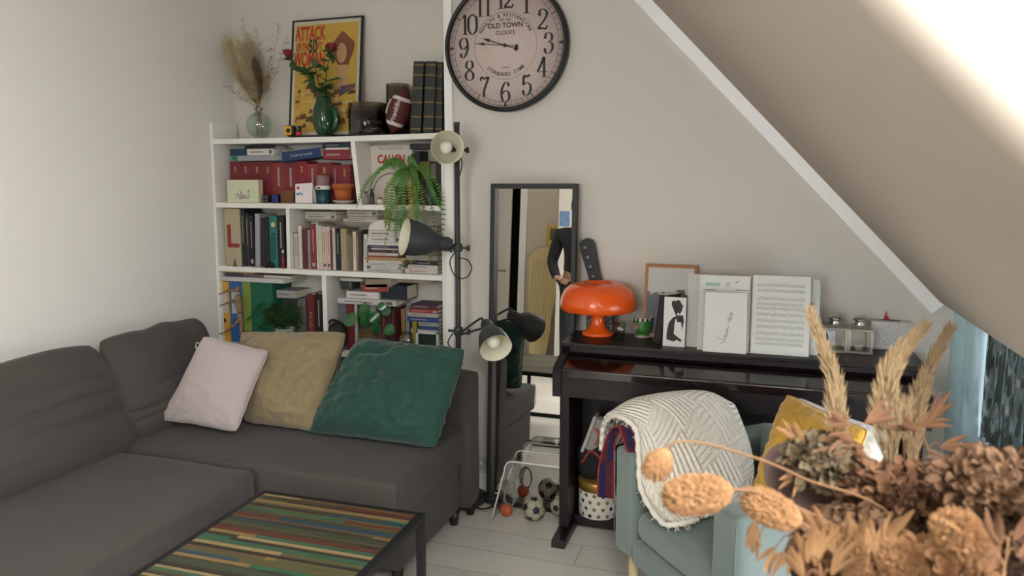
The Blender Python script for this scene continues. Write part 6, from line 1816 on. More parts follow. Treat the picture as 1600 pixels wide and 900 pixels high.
# instrument neck leaning on the wall between mirror and lamp
t = thing('electric_guitar', 'black headstock with a row of silver tuners leaning on the wall by the mirror', 'guitar', (at(925, 600, 3.262).x + .08, 3.262, 0))
ga = at(915, 374, 3.268); gb_ = at(938, 470, 3.262)
gd = (gb_ - ga).normalized(); gs = Vector((gd.z, 0, -gd.x)); gs = -gs if gs.x < 0 else gs
hw = .036
q = B().prism([ga - gs * hw * .55 , ga - gs * hw * .9 + gd * .012, ga - gs * hw + gd * .05, ga + gd * .27 - gs * hw * .62, ga + gd * .27 + gs * hw * .62, ga + gs * hw + gd * .03, ga + gs * hw * .8 + gd * .008, ga + gs * hw * .2 - gd * .004], (0, .016, 0))
obj('headstock', q, M('#0d0d0f', .5), t)
q = B().bar(ga + gd * .25 + Vector((0, .008, 0)), ga + gd * 1.0 + Vector((0, .008, 0)), .042, .018, up=(0, 1, 0))
obj('neck', q, M('#2a1c16', .4), t)
be = ga + gd * .98
be.z = 0.02
nb = ga + gd * .98
q = B().prism([nb + gs * a * .13 + gd * b_ for a, b_ in ((-.4, -.1), (-.95, -.02), (-1, .08), (-.7, .14), (-1.05, .22), (-.8, .31), (0, .33), (.8, .31), (1.05, .22), (.7, .14), (1, .08), (.95, -.02), (.4, -.1))], (0, .018, 0))
obj('body', q, M('#15161a', .3, coat=.4), t)
q = B()
for k in range(5):
    p = ga + gd * (.035 + .045 * k) - gs * hw * (.35 - .06 * k)
    q.lathe([(0, .004), (.0065, .004), (.0075, 0)], p, (0, -1, 0), 14)
obj('tuners', q, M('#a9adb0', .3, .9), t)

# ---------------------------------------------------------------- acrylic stool and balls
ACR = glassmat('clear_acrylic', (.93, .94, .93, 1), .80, .02)
EDG = M('#d9dbd6', .2)
sy0, sy1 = 2.985, 3.125
xs0 = at(792, 744, sy0).x; xs1 = at(884, 750, sy0).x; zst = .285
xb0 = at(771, 812, sy0).x - .01; xb1 = at(887, 815, sy0).x
t = thing('acrylic_stool', 'low clear acrylic stool with splayed sides in front of the mirror', 'stool', ((xs0 + xs1) / 2, (sy0 + sy1) / 2, 0))
prof = smooth_path([(xb0, 0, 0), (xb0 + (xs0 - xb0) * .75, 0, zst * .75), (xs0 + .0, 0, zst * .96), (xs0 + .03, 0, zst)], 14) + smooth_path([(xs1 - .03, 0, zst), (xs1 + .002, 0, zst * .94), (xb1, 0, zst * .5), (xb1 + .005, 0, 0)], 14)
q = B()
n_ = len(prof)
th = .006
q.prism([Vector((p.x, sy0, p.z)) for p in prof] + [Vector((p.x + (th if p.x < (xs0 + xs1) / 2 else -th) * (1 if abs(p.x - (xs0 + xs1) / 2) > (xs1 - xs0) / 2 - .02 else 0), sy0, max(p.z - (th if p.z > zst * .9 else 0), 0))) for p in reversed(prof)], (0, sy1 - sy0, 0))
obj('shell', q, ACR, t)
q = B().tube([Vector((p.x, sy0, p.z + .0)) for p in prof], .0034, 6).tube([Vector((p.x, sy1, p.z + .0)) for p in prof], .0024, 6)
obj('polished_edges', q, EDG, t)
# footballs: dark pentagons on pale hexagons
import itertools
ph = (1 + 5 ** .5) / 2
ICO = [Vector(v).normalized() for v in ([(0, a, b_ * ph) for a in (-1, 1) for b_ in (-1, 1)] + [(a, b_ * ph, 0) for a in (-1, 1) for b_ in (-1, 1)] + [(b_ * ph, 0, a) for a in (-1, 1) for b_ in (-1, 1)])]
def soccer(c, r, lab, rotz, group):
    R_ = Matrix.Rotation(rotz, 3, 'Z') @ Matrix.Rotation(rotz * .7 + .4, 3, 'X')
    t = thing('football', lab, 'ball', (c.x, c.y, 0), group)
    obj('panels', B().sphere(c, r, 32, 20), M('#a39c88', .5, bump=.2, bscale=200), t)
    q = B()
    vv = [R_ @ v for v in ICO]
    for v in vv:
        nb_ = sorted([w for w in vv if w is not v], key=lambda w: (w - v).length)[:5]
        a = v.orthogonal().normalized(); b2 = v.cross(a)
        nb_.sort(key=lambda w: math.atan2((w - v).dot(b2), (w - v).dot(a)))
        P = [(v + (w - v) / 3).normalized() for w in nb_]
        def pent(i, j, v=v, P=P):
            t_ = i * 5; k = int(t_) % 5; f_ = t_ - int(t_)
            e = P[k].lerp(P[(k + 1) % 5], f_)
            return c + v.lerp(e, j).normalized() * r * 1.006
        q.grid(pent, 10, 4)
    obj('dark_pentagons', q, M('#19191b', .5), t)
    q = B()
    for i, v in enumerate(vv):
        for w in vv[i + 1:]:
            if (v - w).length < 1.1:
                a = (v + (w - v) / 3).normalized(); b2 = (v + (w - v) * 2 / 3).normalized()
                q.tube([c + a.lerp(b2, f).normalized() * r * 1.002 for f in (0, .33, .66, 1)], r * .018, 4)
    obj('seams', q, M('#4a463f', .7), t)
r1 = .053; p = atz(831, 817, 0); soccer(Vector((p.x, p.y + .03, r1)), r1, 'small black and white football under the middle of the clear stool', .5, 'two small black and white footballs')
r2 = .046; p = atz(873, 812, 0); soccer(Vector((p.x - .005, p.y + .045, r2)), r2, 'smaller black and white football under the right side of clear stool', 1.9, 'two small black and white footballs')
p = atz(789, 809, 0)
t = thing('orange_ball', 'small orange ball under the left side of the clear stool', 'ball', (p.x, p.y + .02, 0))
obj('skin', B().sphere((p.x, p.y + .02, .028), .028, 28, 18), M('#b8582a', .55, bump=.4, bscale=300), t)
q = B()
for a in (0, 1.57): q.tube([(p.x + .0283 * math.cos(k) * math.cos(a), p.y + .02 + .0283 * math.cos(k) * math.sin(a), .028 + .0283 * math.sin(k)) for k in [2 * math.pi * m_ / 40 for m_ in range(40)]], .0007, 5, True)
obj('grooves', q, M('#6b3018', .7), t)
t = thing('cable_coil', 'coil of clear cable hanging down inside the stool above the orange ball', 'cable', (p.x + .01, 3.05, 0))
q = B()
for k in range(5): q.tube([(p.x + .015 + (.02 + .003 * k) * math.cos(a), 3.04 + .006 * k, .085 + .05 * math.sin(a) + .004 * k) for a in [2 * math.pi * m_ / 24 for m_ in range(24)]], .0018, 5, True)
q.tube(smooth_path([(p.x + .03, 3.05, .04), (p.x + .04, 3.07, .02), (p.x + .06, 3.08, .002)], 8), .0018, 5)
obj('loops', q, M('#8b8a86', .3), t)

# ---------------------------------------------------------------- things under the piano
gc2 = atz(938, 793, .056)
t = thing('gift_box', 'round white box with gold and black dots and a gold lid, under the piano', 'box', (gc2.x, gc2.y, .056))
GR = .085; gcx, gcy = gc2.x + .0, 3.10
obj('body', B().lathe([(0, 0), (GR - .002, 0), (GR, .003), (GR, .125), (0, .125)], (gcx, gcy, .056), seg=48), M('#d6d1c8', .5), t)
obj('lid', B().lathe([(GR, .120), (GR + .003, .120), (GR + .003, .158), (GR, .161), (0, .161)], (gcx, gcy, .056), seg=48), M('#a98743', .35, .6), t)
q = B()
k = 0
for row in range(4):
    for c_ in range(14):
        a = 2 * math.pi * (c_ + .5 * (row % 2)) / 14; q.m = (c_ + row) % 3 == 0
        q.m = 1 if (c_ * 2 + row) % 5 == 0 else 0
        q.lathe([(.0085, 0), (0, .0006)], (gcx + (GR + .0004) * math.cos(a), gcy + (GR + .0004) * math.sin(a), .056 + .016 + row * .03), (math.cos(a), math.sin(a), 0), 14)
obj('dots', q, [M('#8f7a3f', .35, .5), M('#1f1d1c', .5)], t)
# dark basket holding a pair of pale sneakers and odds and ends, above the gift box
t = thing('storage_bag', 'black cloth bag with red and white straps standing on the dotted box', 'bag', (gcx, gcy, .218))
obj('body', B().soft((gcx, gcy, .218 + .085), X, Y_, Z, .085, .075, .085, .05, 10, nz=.008, nsc=14), M('#141315', .8), t)
q = B()
q.tube(smooth_path([(gcx - .06, gcy - .07, .30), (gcx - .02, gcy - .085, .36), (gcx + .02, gcy - .085, .34), (gcx + .05, gcy - .07, .28)], 16), .006, 6)
obj('red_strap', q, M('#8a3226', .6), t)
t = thing('sneaker', 'white and grey sneaker with orange stripe on top of the black bag', 'shoe', (gcx, gcy, .39))
s0 = at(930, 690, 3.03)
q = B().soft((s0.x, 3.06, s0.z + .02), Vector((.35, 0, 1)), Y_, Vector((1, 0, -.35)), .085, .033, .030, .028, 12, nz=.003)
obj('upper', q, M('#8e8a88', .6), t)
obj('sole', B().soft((s0.x - .03, 3.06, s0.z + .028), Vector((.35, 0, 1)), Y_, Vector((1, 0, -.35)), .088, .035, .008, .008, 10), M('#b5b0ab', .5), t)
obj('stripe', B().tube(smooth_path([(s0.x - .0, 3.024, s0.z + .06), (s0.x + .02, 3.02, s0.z + .03), (s0.x + .005, 3.024, s0.z - .01)], 10), .006, 6), M('#a85236', .6), t)
q = B()
for k in range(4): q.tube([(s0.x + .012, 3.027, s0.z + .01 + .018 * k), (s0.x + .035, 3.03, s0.z + .0 + .018 * k)], .002, 5)
obj('laces', q, M('#c9c5c0', .7), t)

# ---------------------------------------------------------------- armchair
TEAL = weave('#6b7774', 450, .25, .95, .05, .3, 150)
AF = Vector((-.44, 2.43, 0)); aang = math.radians(-48.5)
aw = Vector((math.cos(aang), math.sin(aang), 0)); ad = Vector((-aw.y, aw.x, 0))
AW, AD, AT = .62, .66, .105
def ac_(a, b_, z): return AF + aw * a + ad * b_ + Z * z
t = thing('armchair', 'light blue-green fabric armchair with box arms and pale wooden legs', 'armchair', ac_(AW / 2, AD / 2, 0))
ZA, ZSEAT, ZB = .615, .425, .25
for a in (AT / 2, AW - AT / 2): obj('arm', B().soft(ac_(a, AD / 2, (ZA + ZB) / 2), aw, ad, Z, AT / 2, AD / 2, (ZA - ZB) / 2, .018, 16, nz=.003), TEAL, t)
obj('backrest', B().soft(ac_(AW / 2, AD - .07, (.655 + ZB) / 2), aw, ad, Z, AW / 2 - AT + .003, .07, (.655 - ZB) / 2, .03, 14, nz=.004), TEAL, t)
obj('seat_base', B().soft(ac_(AW / 2, AD / 2 - .01, ZB + .035), aw, ad, Z, AW / 2 - AT - .002, AD / 2 - .012, .04, .012, 10), TEAL, t)
obj('seat_cushion', B().soft(ac_(AW / 2, AD / 2 - .065, ZB + .125), aw, ad, Z, AW / 2 - AT - .003, AD / 2 - .075, .052, .04, 20, bulge=.018, nz=.004), TEAL, t)
for a, b_ in ((.05, .05), (AW - .05, .05), (.05, AD - .05), (AW - .05, AD - .05)):
    obj('leg', B().lathe([(0, 0), (.012, 0), (.019, ZB + .005), (0, ZB + .005)], ac_(a, b_, 0), (0, 0, 1), 16), M('#b8a27d', .5), t)
q = B().tube([ac_(.003, .0, ZB + .02), ac_(.002, -.001, ZA - .02)], .0015, 4).tube([ac_(AW - .002, 0.0, ZB + .02), ac_(AW - .002, 0, ZA - .02)], .0015, 4)
obj('seams', q, M('#6c807b', .9), t)

def net(P, nu, nv, th, mat, nm, par, uvs=True, fn=None):
    """cloth laid through a net of points, given real thickness"""
    P = [[Vector(p) for p in row] for row in P]
    def f(u, v):
        cols = [cat_rom(row, u) for row in P]
        p = cat_rom(cols, v)
        if fn: p = p + fn(u, v)
        return p
    q = B(); q.grid(f, nu, nv, uv=True)
    o = obj(nm, q, mat, par)
    s = o.modifiers.new('thickness', 'SOLIDIFY'); s.thickness = th; s.offset = 0
    return o
# knitted material
kn = bpy.data.materials.new('chunky_knit'); kn.use_nodes = True
nt = kn.node_tree; n = nt.nodes; L = nt.links; b_ = n['Principled BSDF']; b_.inputs['Base Color'].default_value = rgb('#e6dfd2'); b_.inputs['Roughness'].default_value = .95; b_.inputs['Sheen Weight'].default_value = .3
uvn = n.new('ShaderNodeUVMap')
rotn = n.new('ShaderNodeMapping'); rotn.inputs['Rotation'].default_value = (0, 0, math.radians(38)); rotn.inputs['Scale'].default_value = (4.3, 4.3, 1)
L.new(uvn.outputs[0], rotn.inputs[0])
ck = n.new('ShaderNodeTexChecker'); ck.inputs['Scale'].default_value = 1.0; ck.inputs[1].default_value = (1, 1, 1, 1); ck.inputs[2].default_value = (0, 0, 0, 1)
L.new(rotn.outputs[0], ck.inputs[0])
wv = []
for dr in ('X', 'Y'):
    w = n.new('ShaderNodeTexWave'); w.wave_type = 'BANDS'; w.bands_direction = dr; w.inputs['Scale'].default_value = 2.1; w.inputs['Distortion'].default_value = .25
    L.new(rotn.outputs[0], w.inputs[0]); wv.append(w)
mxw = n.new('ShaderNodeMix'); mxw.data_type = 'FLOAT'
L.new(ck.outputs['Fac'], mxw.inputs[0]); L.new(wv[0].outputs['Fac'], mxw.inputs[2]); L.new(wv[1].outputs['Fac'], mxw.inputs[3])
vo = n.new('ShaderNodeTexVoronoi'); vo.inputs['Scale'].default_value = 60; L.new(uvn.outputs[0], vo.inputs['Vector'])
ad_ = n.new('ShaderNodeMath'); ad_.operation = 'MULTIPLY_ADD'; ad_.inputs[1].default_value = .5; L.new(vo.outputs['Distance'], ad_.inputs[0]); L.new(mxw.outputs[0], ad_.inputs[2])
bpn = n.new('ShaderNodeBump'); bpn.inputs['Strength'].default_value = .8; bpn.inputs['Distance'].default_value = .010
L.new(ad_.outputs[0], bpn.inputs['Height']); L.new(bpn.outputs[0], b_.inputs['Normal'])
t = thing('knitted_blanket', 'thick cream cable knit blanket thrown over the far arm of the armchair', 'blanket', ac_(.08, .25, ZA))
R0 = [(938, 705, 2.52), (975, 690, 2.66), (1030, 680, 2.74), (1090, 668, 2.80), (1140, 660, 2.82)]
R1 = [(944, 660, 2.50), (985, 632, 2.60), (1045, 622, 2.69), (1105, 621, 2.75), (1142, 632, 2.77)]
R2 = [(962, 648, 2.42), (1005, 628, 2.50), (1055, 620, 2.60), (1115, 622, 2.67), (1155, 655, 2.69)]
R3 = [(992, 668, 2.38), (1030, 660, 2.43), (1075, 658, 2.50), (1128, 668, 2.56), (1170, 695, 2.60)]
R4 = [(998, 712, 2.36), (1035, 712, 2.38), (1085, 712, 2.43), (1135, 720, 2.48), (1176, 735, 2.52)]
R5 = [(1002, 765, 2.33), (1035, 768, 2.33), (1085, 765, 2.38), (1135, 765, 2.43), (1174, 762, 2.47)]
R6 = [(1032, 812, 2.24), (1056, 818, 2.22), (1090, 810, 2.27), (1125, 800, 2.33), (1160, 790, 2.40)]
NETB = [[at(*p) for p in r] for r in (R0, R1, R2, R3, R4, R5, R6)]
def ruf(u, v):
    return Vector((0, 0, 1)) * (.006 * noise.noise(Vector((u * 4, v * 5, 0)))) + Vector((-.5, -.8, .2)) * (.014 * noise.noise(Vector((u * 3, v * 3, 7))))
net(NETB, 90, 110, .016, kn, 'knitted_cloth', t, fn=ruf)
# folded lower layer with a thick hem
LOW = [[at(u, v, y + .03) for (u, v, y) in r] for r in ([(952, 668, 2.46), (970, 655, 2.48), (990, 655, 2.46), (1000, 672, 2.44), (1004, 690, 2.44)], [(945, 690, 2.48), (962, 668, 2.47), (985, 668, 2.44), (996, 690, 2.42), (1000, 720, 2.42)], [(938, 705, 2.5), (950, 690, 2.49), (970, 684, 2.47), (985, 700, 2.44), (996, 735, 2.42)])]
q = B()
hem = [at(*p) for p in ((944, 662, 2.48), (962, 649, 2.41), (992, 669, 2.37), (998, 712, 2.35), (1002, 765, 2.32), (1032, 814, 2.23), (1058, 819, 2.21), (1090, 811, 2.26))]
q.tube(smooth_path(hem, 60), [.009 + .002 * math.sin(k * 1.9) for k in range(61)], 8)
obj('hem', q, M('#d8d1c6', .95, bump=.6, bscale=200), t)
q = B(); rr = random.Random(4)
for _ in range(26):
    f = rr.random(); p = cat_rom(hem, f)
    q.tube([p, p + Vector((rr.uniform(-.01, .01), -.006, -.012)), p + Vector((rr.uniform(-.014, .014), -.004, -.022))], .0012, 4)
obj('loose_threads', q, M('#d8d1c6', .95), t)
# red and blue scarf over the arm, below the blanket
sm = bpy.data.materials.new('scarf_check'); sm.use_nodes = True
nt = sm.node_tree; n = nt.nodes; L = nt.links; b_ = n['Principled BSDF']; b_.inputs['Roughness'].default_value = .95
tc = n.new('ShaderNodeUVMap'); ck = n.new('ShaderNodeTexChecker'); mpn = n.new('ShaderNodeMapping'); mpn.inputs['Scale'].default_value = (2, 5, 1)
ck.inputs['Scale'].default_value = 1; ck.inputs[1].default_value = rgb('#460e1e'); ck.inputs[2].default_value = rgb('#120f38')
L.new(tc.outputs[0], mpn.inputs[0]); L.new(mpn.outputs[0], ck.inputs[0]); L.new(ck.outputs['Color'], b_.inputs['Base Color'])
t = thing('scarf', 'red and dark blue checked scarf hanging over the arm under the blanket', 'scarf', ac_(0, .05, .45))
SC = [[(934, 776, 2.48), (946, 777, 2.48), (958, 779, 2.47)], [(936, 730, 2.475), (948, 730, 2.47), (959, 731, 2.465)], [(946, 690, 2.46), (952, 690, 2.455), (962, 688, 2.45)], [(955, 671, 2.43), (964, 670, 2.42), (976, 668, 2.41)], [(967, 667, 2.385), (976, 670, 2.385), (990, 676, 2.385)], [(975, 690, 2.385), (984, 700, 2.385), (994, 712, 2.38)], [(986, 715, 2.385), (990, 730, 2.385), (997, 742, 2.375)]]
net([[at(u, v, y) for u, v, y in r] for r in SC], 12, 50, .006, sm, 'cloth', t)
q = B().tube(smooth_path([at(r[-1][0] - 0, r[-1][1], r[-1][2] - .004) for r in SC], 40), .0035, 6).tube(smooth_path([at(r[0][0], r[0][1], r[0][2] - .004) for r in SC], 40), .0035, 6)
obj('red_border', q, M('#86202a', .9), t)
# cushions in the armchair
pillow('yellow_cushion', 'mustard yellow cushion leaning in the armchair behind the dried flowers', 'cushion', at(1229, 614, 2.42), at(1358, 672, 2.20), at(1300, 815, 2.05), at(1172, 782, 2.26), .15, weave('#c79a3a', 400, .1, .9, .05, .3, 40), 51, .008, pinch=.12)
pillow('white_cushion', 'white cushion hidden behind the mustard yellow one in the armchair', 'cushion', at(1246, 620, 2.52), at(1388, 676, 2.32), at(1390, 800, 2.2), at(1236, 760, 2.36), .10, weave('#d9d8d6', 400, .1, .9, .04, .3, 60), 61, .006)
p = ac_(AW - AT - .045, .10, ZSEAT + .03)
t = thing('round_speaker', 'small black round object with soft rim on the seat against the near arm', 'speaker', (p.x, p.y, ZSEAT))
obj('rim', B().lathe([(.018, -.012), (.034, -.012), (.040, -.004), (.040, .006), (.034, .013), (.020, .013)], p + Z * .012, -ad, 28), M('#1c1d1f', .8), t)
obj('grille', B().lathe([(0, .008), (.021, .008), (.021, -.01), (0, -.01)], p + Z * .012, -ad, 24), M('#33363a', .6), t)
# chequered bag edge and white cloth by the window
p = atx(1508, 715, .72)
t = thing('white_cloth', 'crumpled white and pale blue cloth heaped by the foot of the blue curtain', 'cloth', (.80, p.y, .0))
q = B().soft((.835, p.y, .28), X, Y_, Z, .10, .22, .28, .09, 18, nz=.03, nsc=7)
obj('cloth_heap', q, M('#c3ced6', .8), t)

# ---------------------------------------------------------------- curtains in the window bay
def cloth_mat(name, col, trans, alpha_noise=None, alpha=1.0):
    m = bpy.data.materials.new(name); m.use_nodes = True
    nt = m.node_tree; n = nt.nodes; L = nt.links; out = n['Material Output']
    d = n.new('ShaderNodeBsdfDiffuse'); d.inputs[0].default_value = rgb(col)
    tr = n.new('ShaderNodeBsdfTranslucent'); tr.inputs[0].default_value = rgb(col)
    mx = n.new('ShaderNodeMixShader'); mx.inputs[0].default_value = trans
    L.new(d.outputs[0], mx.inputs[1]); L.new(tr.outputs[0], mx.inputs[2])
    last = mx.outputs[0]
    if alpha_noise:
        tc = n.new('ShaderNodeTexCoord'); t1 = n.new('ShaderNodeTexNoise'); t1.inputs['Scale'].default_value = alpha_noise; t1.inputs['Detail'].default_value = 5
        mpn = n.new('ShaderNodeMapping'); mpn.inputs['Scale'].default_value = (1, 4.0, .5)
        L.new(tc.outputs['Object'], mpn.inputs[0]); L.new(mpn.outputs[0], t1.inputs['Vector'])
        cr = n.new('ShaderNodeValToRGB'); cr.color_ramp.elements[0].position = .44; cr.color_ramp.elements[1].position = .56
        cr.color_ramp.elements[0].color = (alpha, alpha, alpha, 1); cr.color_ramp.elements[1].color = (.2, .2, .2, 1)
        L.new(t1.outputs[0], cr.inputs[0])
        tp_ = n.new('ShaderNodeBsdfTransparent'); mx2 = n.new('ShaderNodeMixShader')
        L.new(cr.outputs[0], mx2.inputs[0]); L.new(tp_.outputs[0], mx2.inputs[1]); L.new(last, mx2.inputs[2]); last = mx2.outputs[0]
    L.new(last, out.inputs[0])
    return m
def curtain(label, x, y0, y1, z0, z1, folds, amp, mat, sweep=0.0, seed=0, cat='curtain'):
    t = thing('curtain', label, cat, (x, (y0 + y1) / 2, z0))
    q = B()
    def f(u, v):
        yy = y0 + (y1 - y0) * u
        k = 1 - sweep * (1 - v) ** 2
        yy = y1 + (yy - y1) * k
        w = math.sin(u * folds * 2 * math.pi + .6 * math.sin(v * 3 + seed)) * amp * (.7 + .3 * (1 - v)) + .012 * noise.noise(Vector((u * 5, v * 3, seed)))
        return Vector((x + w, yy + .3 * amp * math.sin(u * folds * 4 * math.pi), z0 + (z1 - z0) * v))
    q.grid(f, folds * 14, 40)
    o = obj('cloth', q, mat, t)
    s = o.modifiers.new('thickness', 'SOLIDIFY'); s.thickness = .002
    q = B()
    for k in range(folds):
        yk = y0 + (y1 - y0) * (k + .5) / folds
        q.tube([(x + .016 * math.cos(a), yk, z1 + .012 + .016 * math.sin(a)) for a in [2 * math.pi * m_ / 16 for m_ in range(16)]], .002, 5, True)
    obj('rings', q, M('#8d8d8d', .4, .8), t)
    return t
xc_ = .78
ya = atx(1452, 600, xc_).y; yb2 = atx(1530, 600, xc_).y
curtain('light blue curtain hanging in folds at the far side of the window bay', xc_, ya, yb2, .02, 1.95, 5, .050, cloth_mat('blue_linen', '#cfdde0', .62), sweep=-.35, seed=2)
yc2 = atx(1545, 600, xc_).y; yd2 = atx(1556, 600, xc_).y
curtain('dark grey mottled sheer curtain at the right edge, next to the blue one', xc_ + .04, atx(1541, 600, xc_ + .04).y, atx(1640, 640, xc_ + .04).y, .02, 1.95, 6, .03, cloth_mat('dark_sheer', '#4b5251', .35, 30), seed=5)
t = thing('curtain_rod', 'dark metal curtain rod inside the window bay', 'rod', (xc_ + .02, 2.3, 1.98))
obj('rod', B().cyl((xc_ + .0, 1.37, 1.975), (xc_ + .0, 3.28, 1.975), .011, seg=16), M('#3a3a3a', .4, .7), t)
for y in (1.372, 3.27): obj('finial', B().sphere((xc_, y + (.012 if y < 2 else -.0), 1.975), .018, 14, 10), M('#3a3a3a', .4, .7), t)

# ---------------------------------------------------------------- bouquet close to the camera
bc0 = pd(1430, 1150, 1.0)
sx_, sy_2 = bc0.x, bc0.y
zt2 = .50
t = thing('side_table', 'small round wooden side table carrying the vase of dried flowers', 'table', (sx_, sy_2, 0))
obj('tabletop', B().lathe([(0, -.022), (.21, -.022), (.22, -.014), (.22, -.004), (.215, 0), (0, 0)], (sx_, sy_2, zt2), seg=48), M('#8a6a45', .45, var=.2, vscale=12), t)
for k in range(3):
    a = k * 2.094 + .4
    obj('leg', B().cyl((sx_ + .19 * math.cos(a), sy_2 + .19 * math.sin(a), 0), (sx_ + .12 * math.cos(a), sy_2 + .12 * math.sin(a), zt2 - .02), .011, .016, 14), M('#8a6a45', .45), t)
ZV = zt2 + .001
t = thing('flower_vase', 'brown stoneware vase on the side table holding the dried flowers', 'vase', (sx_, sy_2, ZV))
obj('body', B().lathe([(0, 0), (.05, 0), (.075, .05), (.08, .11), (.06, .19), (.034, .235), (.036, .26), (.031, .26), (.029, .235), (.055, .18), (.07, .11), (.05, .02), (0, .015)], (sx_, sy_2, ZV), seg=40), M('#6a4a35', .5, var=.2), t)
obj('glaze_band', B().lathe([(.0765, .06), (.0812, .09), (.0812, .115), (.0795, .125)], (sx_, sy_2, ZV), seg=40), M('#3f2c22', .3), t)
NK = Vector((sx_, sy_2, ZV + .25)); BS = Vector((sx_, sy_2, ZV + .04))
STW = M('#6a4a2c', .8); PLM = M('#a08765', .9, var=.2, vscale=80); BRN = M('#5a3a22', .85, var=.25, vscale=60); BRD = M('#422a1a', .8, var=.25, vscale=50); OAT = M('#6e4d2c', .8, var=.2, vscale=60); LGT = M('#825d3a', .9, var=.15, vscale=90)
GB = 'dried flowers in the brown vase'
def jit(s): return Vector((rnd.uniform(-s, s), rnd.uniform(-s, s), 0))
def stem_to(pts, n_=30):
    return [BS + jit(.02), NK + jit(.02)] + pts
# four tall narrow plumes, built of upward pointing spikelets
def spikeplume(label, pts, f0, w, seed, n_=800, bl=.017):
    n_ = int(n_ * 2.3)
    rr = random.Random(seed); path = [Vector(p) for p in stem_to(pts)]
    t = thing('dried_reed_plume', label, 'dried grass', path[0], GB)
    obj('stem', B().tube(smooth_path(path, 60), [.0022 - .0014 * k / 60 for k in range(61)], 6), STW, t)
    q = B()
    for k in range(n_):
        f = f0 + (1 - f0) * rr.random()
        p = cat_rom(path, f); d = (cat_rom(path, min(1, f + .02)) - cat_rom(path, max(0, f - .02))).normalized()
        g = (f - f0) / (1 - f0)
        ww = w * (.10 + 1.15 * min(1, g * 3.5) * (1 - g) ** .75)
        a = rr.uniform(0, 6.28); u_ = d.orthogonal().normalized(); v_ = d.cross(u_)
        s = u_ * math.cos(a) + v_ * math.sin(a)
        base = p + s * ww * rr.uniform(.1, .75)
        dr = (d + s * rr.uniform(.08, .5)).normalized(); l = bl * rr.uniform(.5, 1.5)
        x = dr.orthogonal().normalized() * l * .045; y = dr.cross(x.normalized()) * l * .045
        tip = base + dr * l; m_ = base + dr * l * .4
        vs_ = [q.bm.verts.new(c) for c in (base, m_ + x, m_ + y, m_ - x, m_ - y, tip)]
        for i in range(4):
            q.bm.faces.new((vs_[0], vs_[1 + i], vs_[1 + (i + 1) % 4])); q.bm.faces.new((vs_[5], vs_[1 + (i + 1) % 4], vs_[1 + i]))
    obj('plume', q, PLM, t)
spikeplume('golden plume, leftmost of the tall three, bending left over the piano', [pd(1330, 780, 1.02), pd(1308, 660, 1.03), pd(1302, 590, 1.04), pd(1270, 498, 1.05)], .42, .016, 1)
spikeplume('tallest golden plume, in the middle, its tip bending right', [pd(1398, 780, .98), pd(1385, 650, .99), pd(1392, 575, 1.0), pd(1440, 514, 1.02)], .40, .024, 2, 800)
spikeplume('golden plume on the right, its tip crossing the blue curtain', [pd(1425, 780, 1.04), pd(1428, 670, 1.05), pd(1442, 600, 1.06), pd(1482, 515, 1.08)], .44, .017, 3, 520)
spikeplume('short thin golden plume between the two tallest ones', [pd(1415, 780, 1.0), pd(1412, 680, 1.0), pd(1414, 638, 1.0)], .70, .007, 4, 140)
# bunny tail heads
def bunny(label, pts, L_, R_, seed, mat=LGT, n_=2600):
    rr = random.Random(seed); path = [Vector(p) for p in stem_to(pts)]
    t = thing('bunny_tail_stem', label, 'dried grass', path[0], GB)
    P = smooth_path(path, 60)
    obj('stem', B().tube(P, [.0014] * 61, 6), STW, t)
    d = (P[-1] - P[-3]).normalized(); c = P[-1] + d * L_ * .35
    q = B()
    pf = [(0, -L_ / 2)] + [(R_ * .86 * math.sin(math.pi * k / 12) ** .7, -L_ / 2 * math.cos(math.pi * k / 12)) for k in range(1, 12)] + [(0, L_ / 2)]
    q.lathe(pf, c, d, 20)
    x = d.orthogonal().normalized(); y = d.cross(x)
    for _ in range(int(n_ * .42)):
        th = math.acos(rr.uniform(-1, 1)); a = rr.uniform(0, 6.28)
        s = x * math.cos(a) + y * math.sin(a)
        p = c + s * R_ * .80 * math.sin(th) ** .7 - d * (L_ / 2 * math.cos(th))
        o_ = (s * math.sin(th) * .75 + d * .8 + Vector((rr.uniform(-.2, .2), rr.uniform(-.2, .2), rr.uniform(-.2, .2)))).normalized()
        l = rr.uniform(.005, .009); e = o_.orthogonal().normalized() * l * .20; g = o_.cross(e.normalized()) * l * .20
        vs_ = [q.bm.verts.new(v) for v in (p, p + o_ * l * .45 + e, p + o_ * l * .45 + g, p + o_ * l * .45 - e, p + o_ * l * .45 - g, p + o_ * l)]
        for i in range(4):
            q.bm.faces.new((vs_[0], vs_[1 + i], vs_[1 + (i + 1) % 4])); q.bm.faces.new((vs_[5], vs_[1 + (i + 1) % 4], vs_[1 + i]))
    obj('seed_head', q, mat, t)
bunny('fluffy oval seed head hanging furthest left, in front of the knitted blanket', [pd(1420, 850, .8), pd(1250, 745, .78), pd(1130, 700, .76), pd(1060, 690, .75), pd(1040, 708, .75)], .030, .0115, 1)
bunny('large fluffy tan seed head pointing left, over the armchair seat', [pd(1410, 900, .72), pd(1290, 815, .7), pd(1180, 768, .68), pd(1128, 768, .67)], .062, .0165, 2, n_=4200)
bunny('fluffy tan seed head just right of the large one, over near arm', [pd(1400, 920, .72), pd(1330, 860, .7), pd(1260, 822, .68), pd(1240, 812, .68)], .050, .0145, 3, n_=3200)
bunny('pale smooth oval seed head pointing up, right of centre of bouquet', [pd(1480, 1000, .62), pd(1528, 900, .6), pd(1512, 860, .58)], .052, .018, 4, n_=3600)
bunny('pale seed head at the bottom edge of the bouquet', [pd(1420, 1000, .66), pd(1435, 930, .63), pd(1425, 905, .62)], .05, .016, 5, n_=3000)
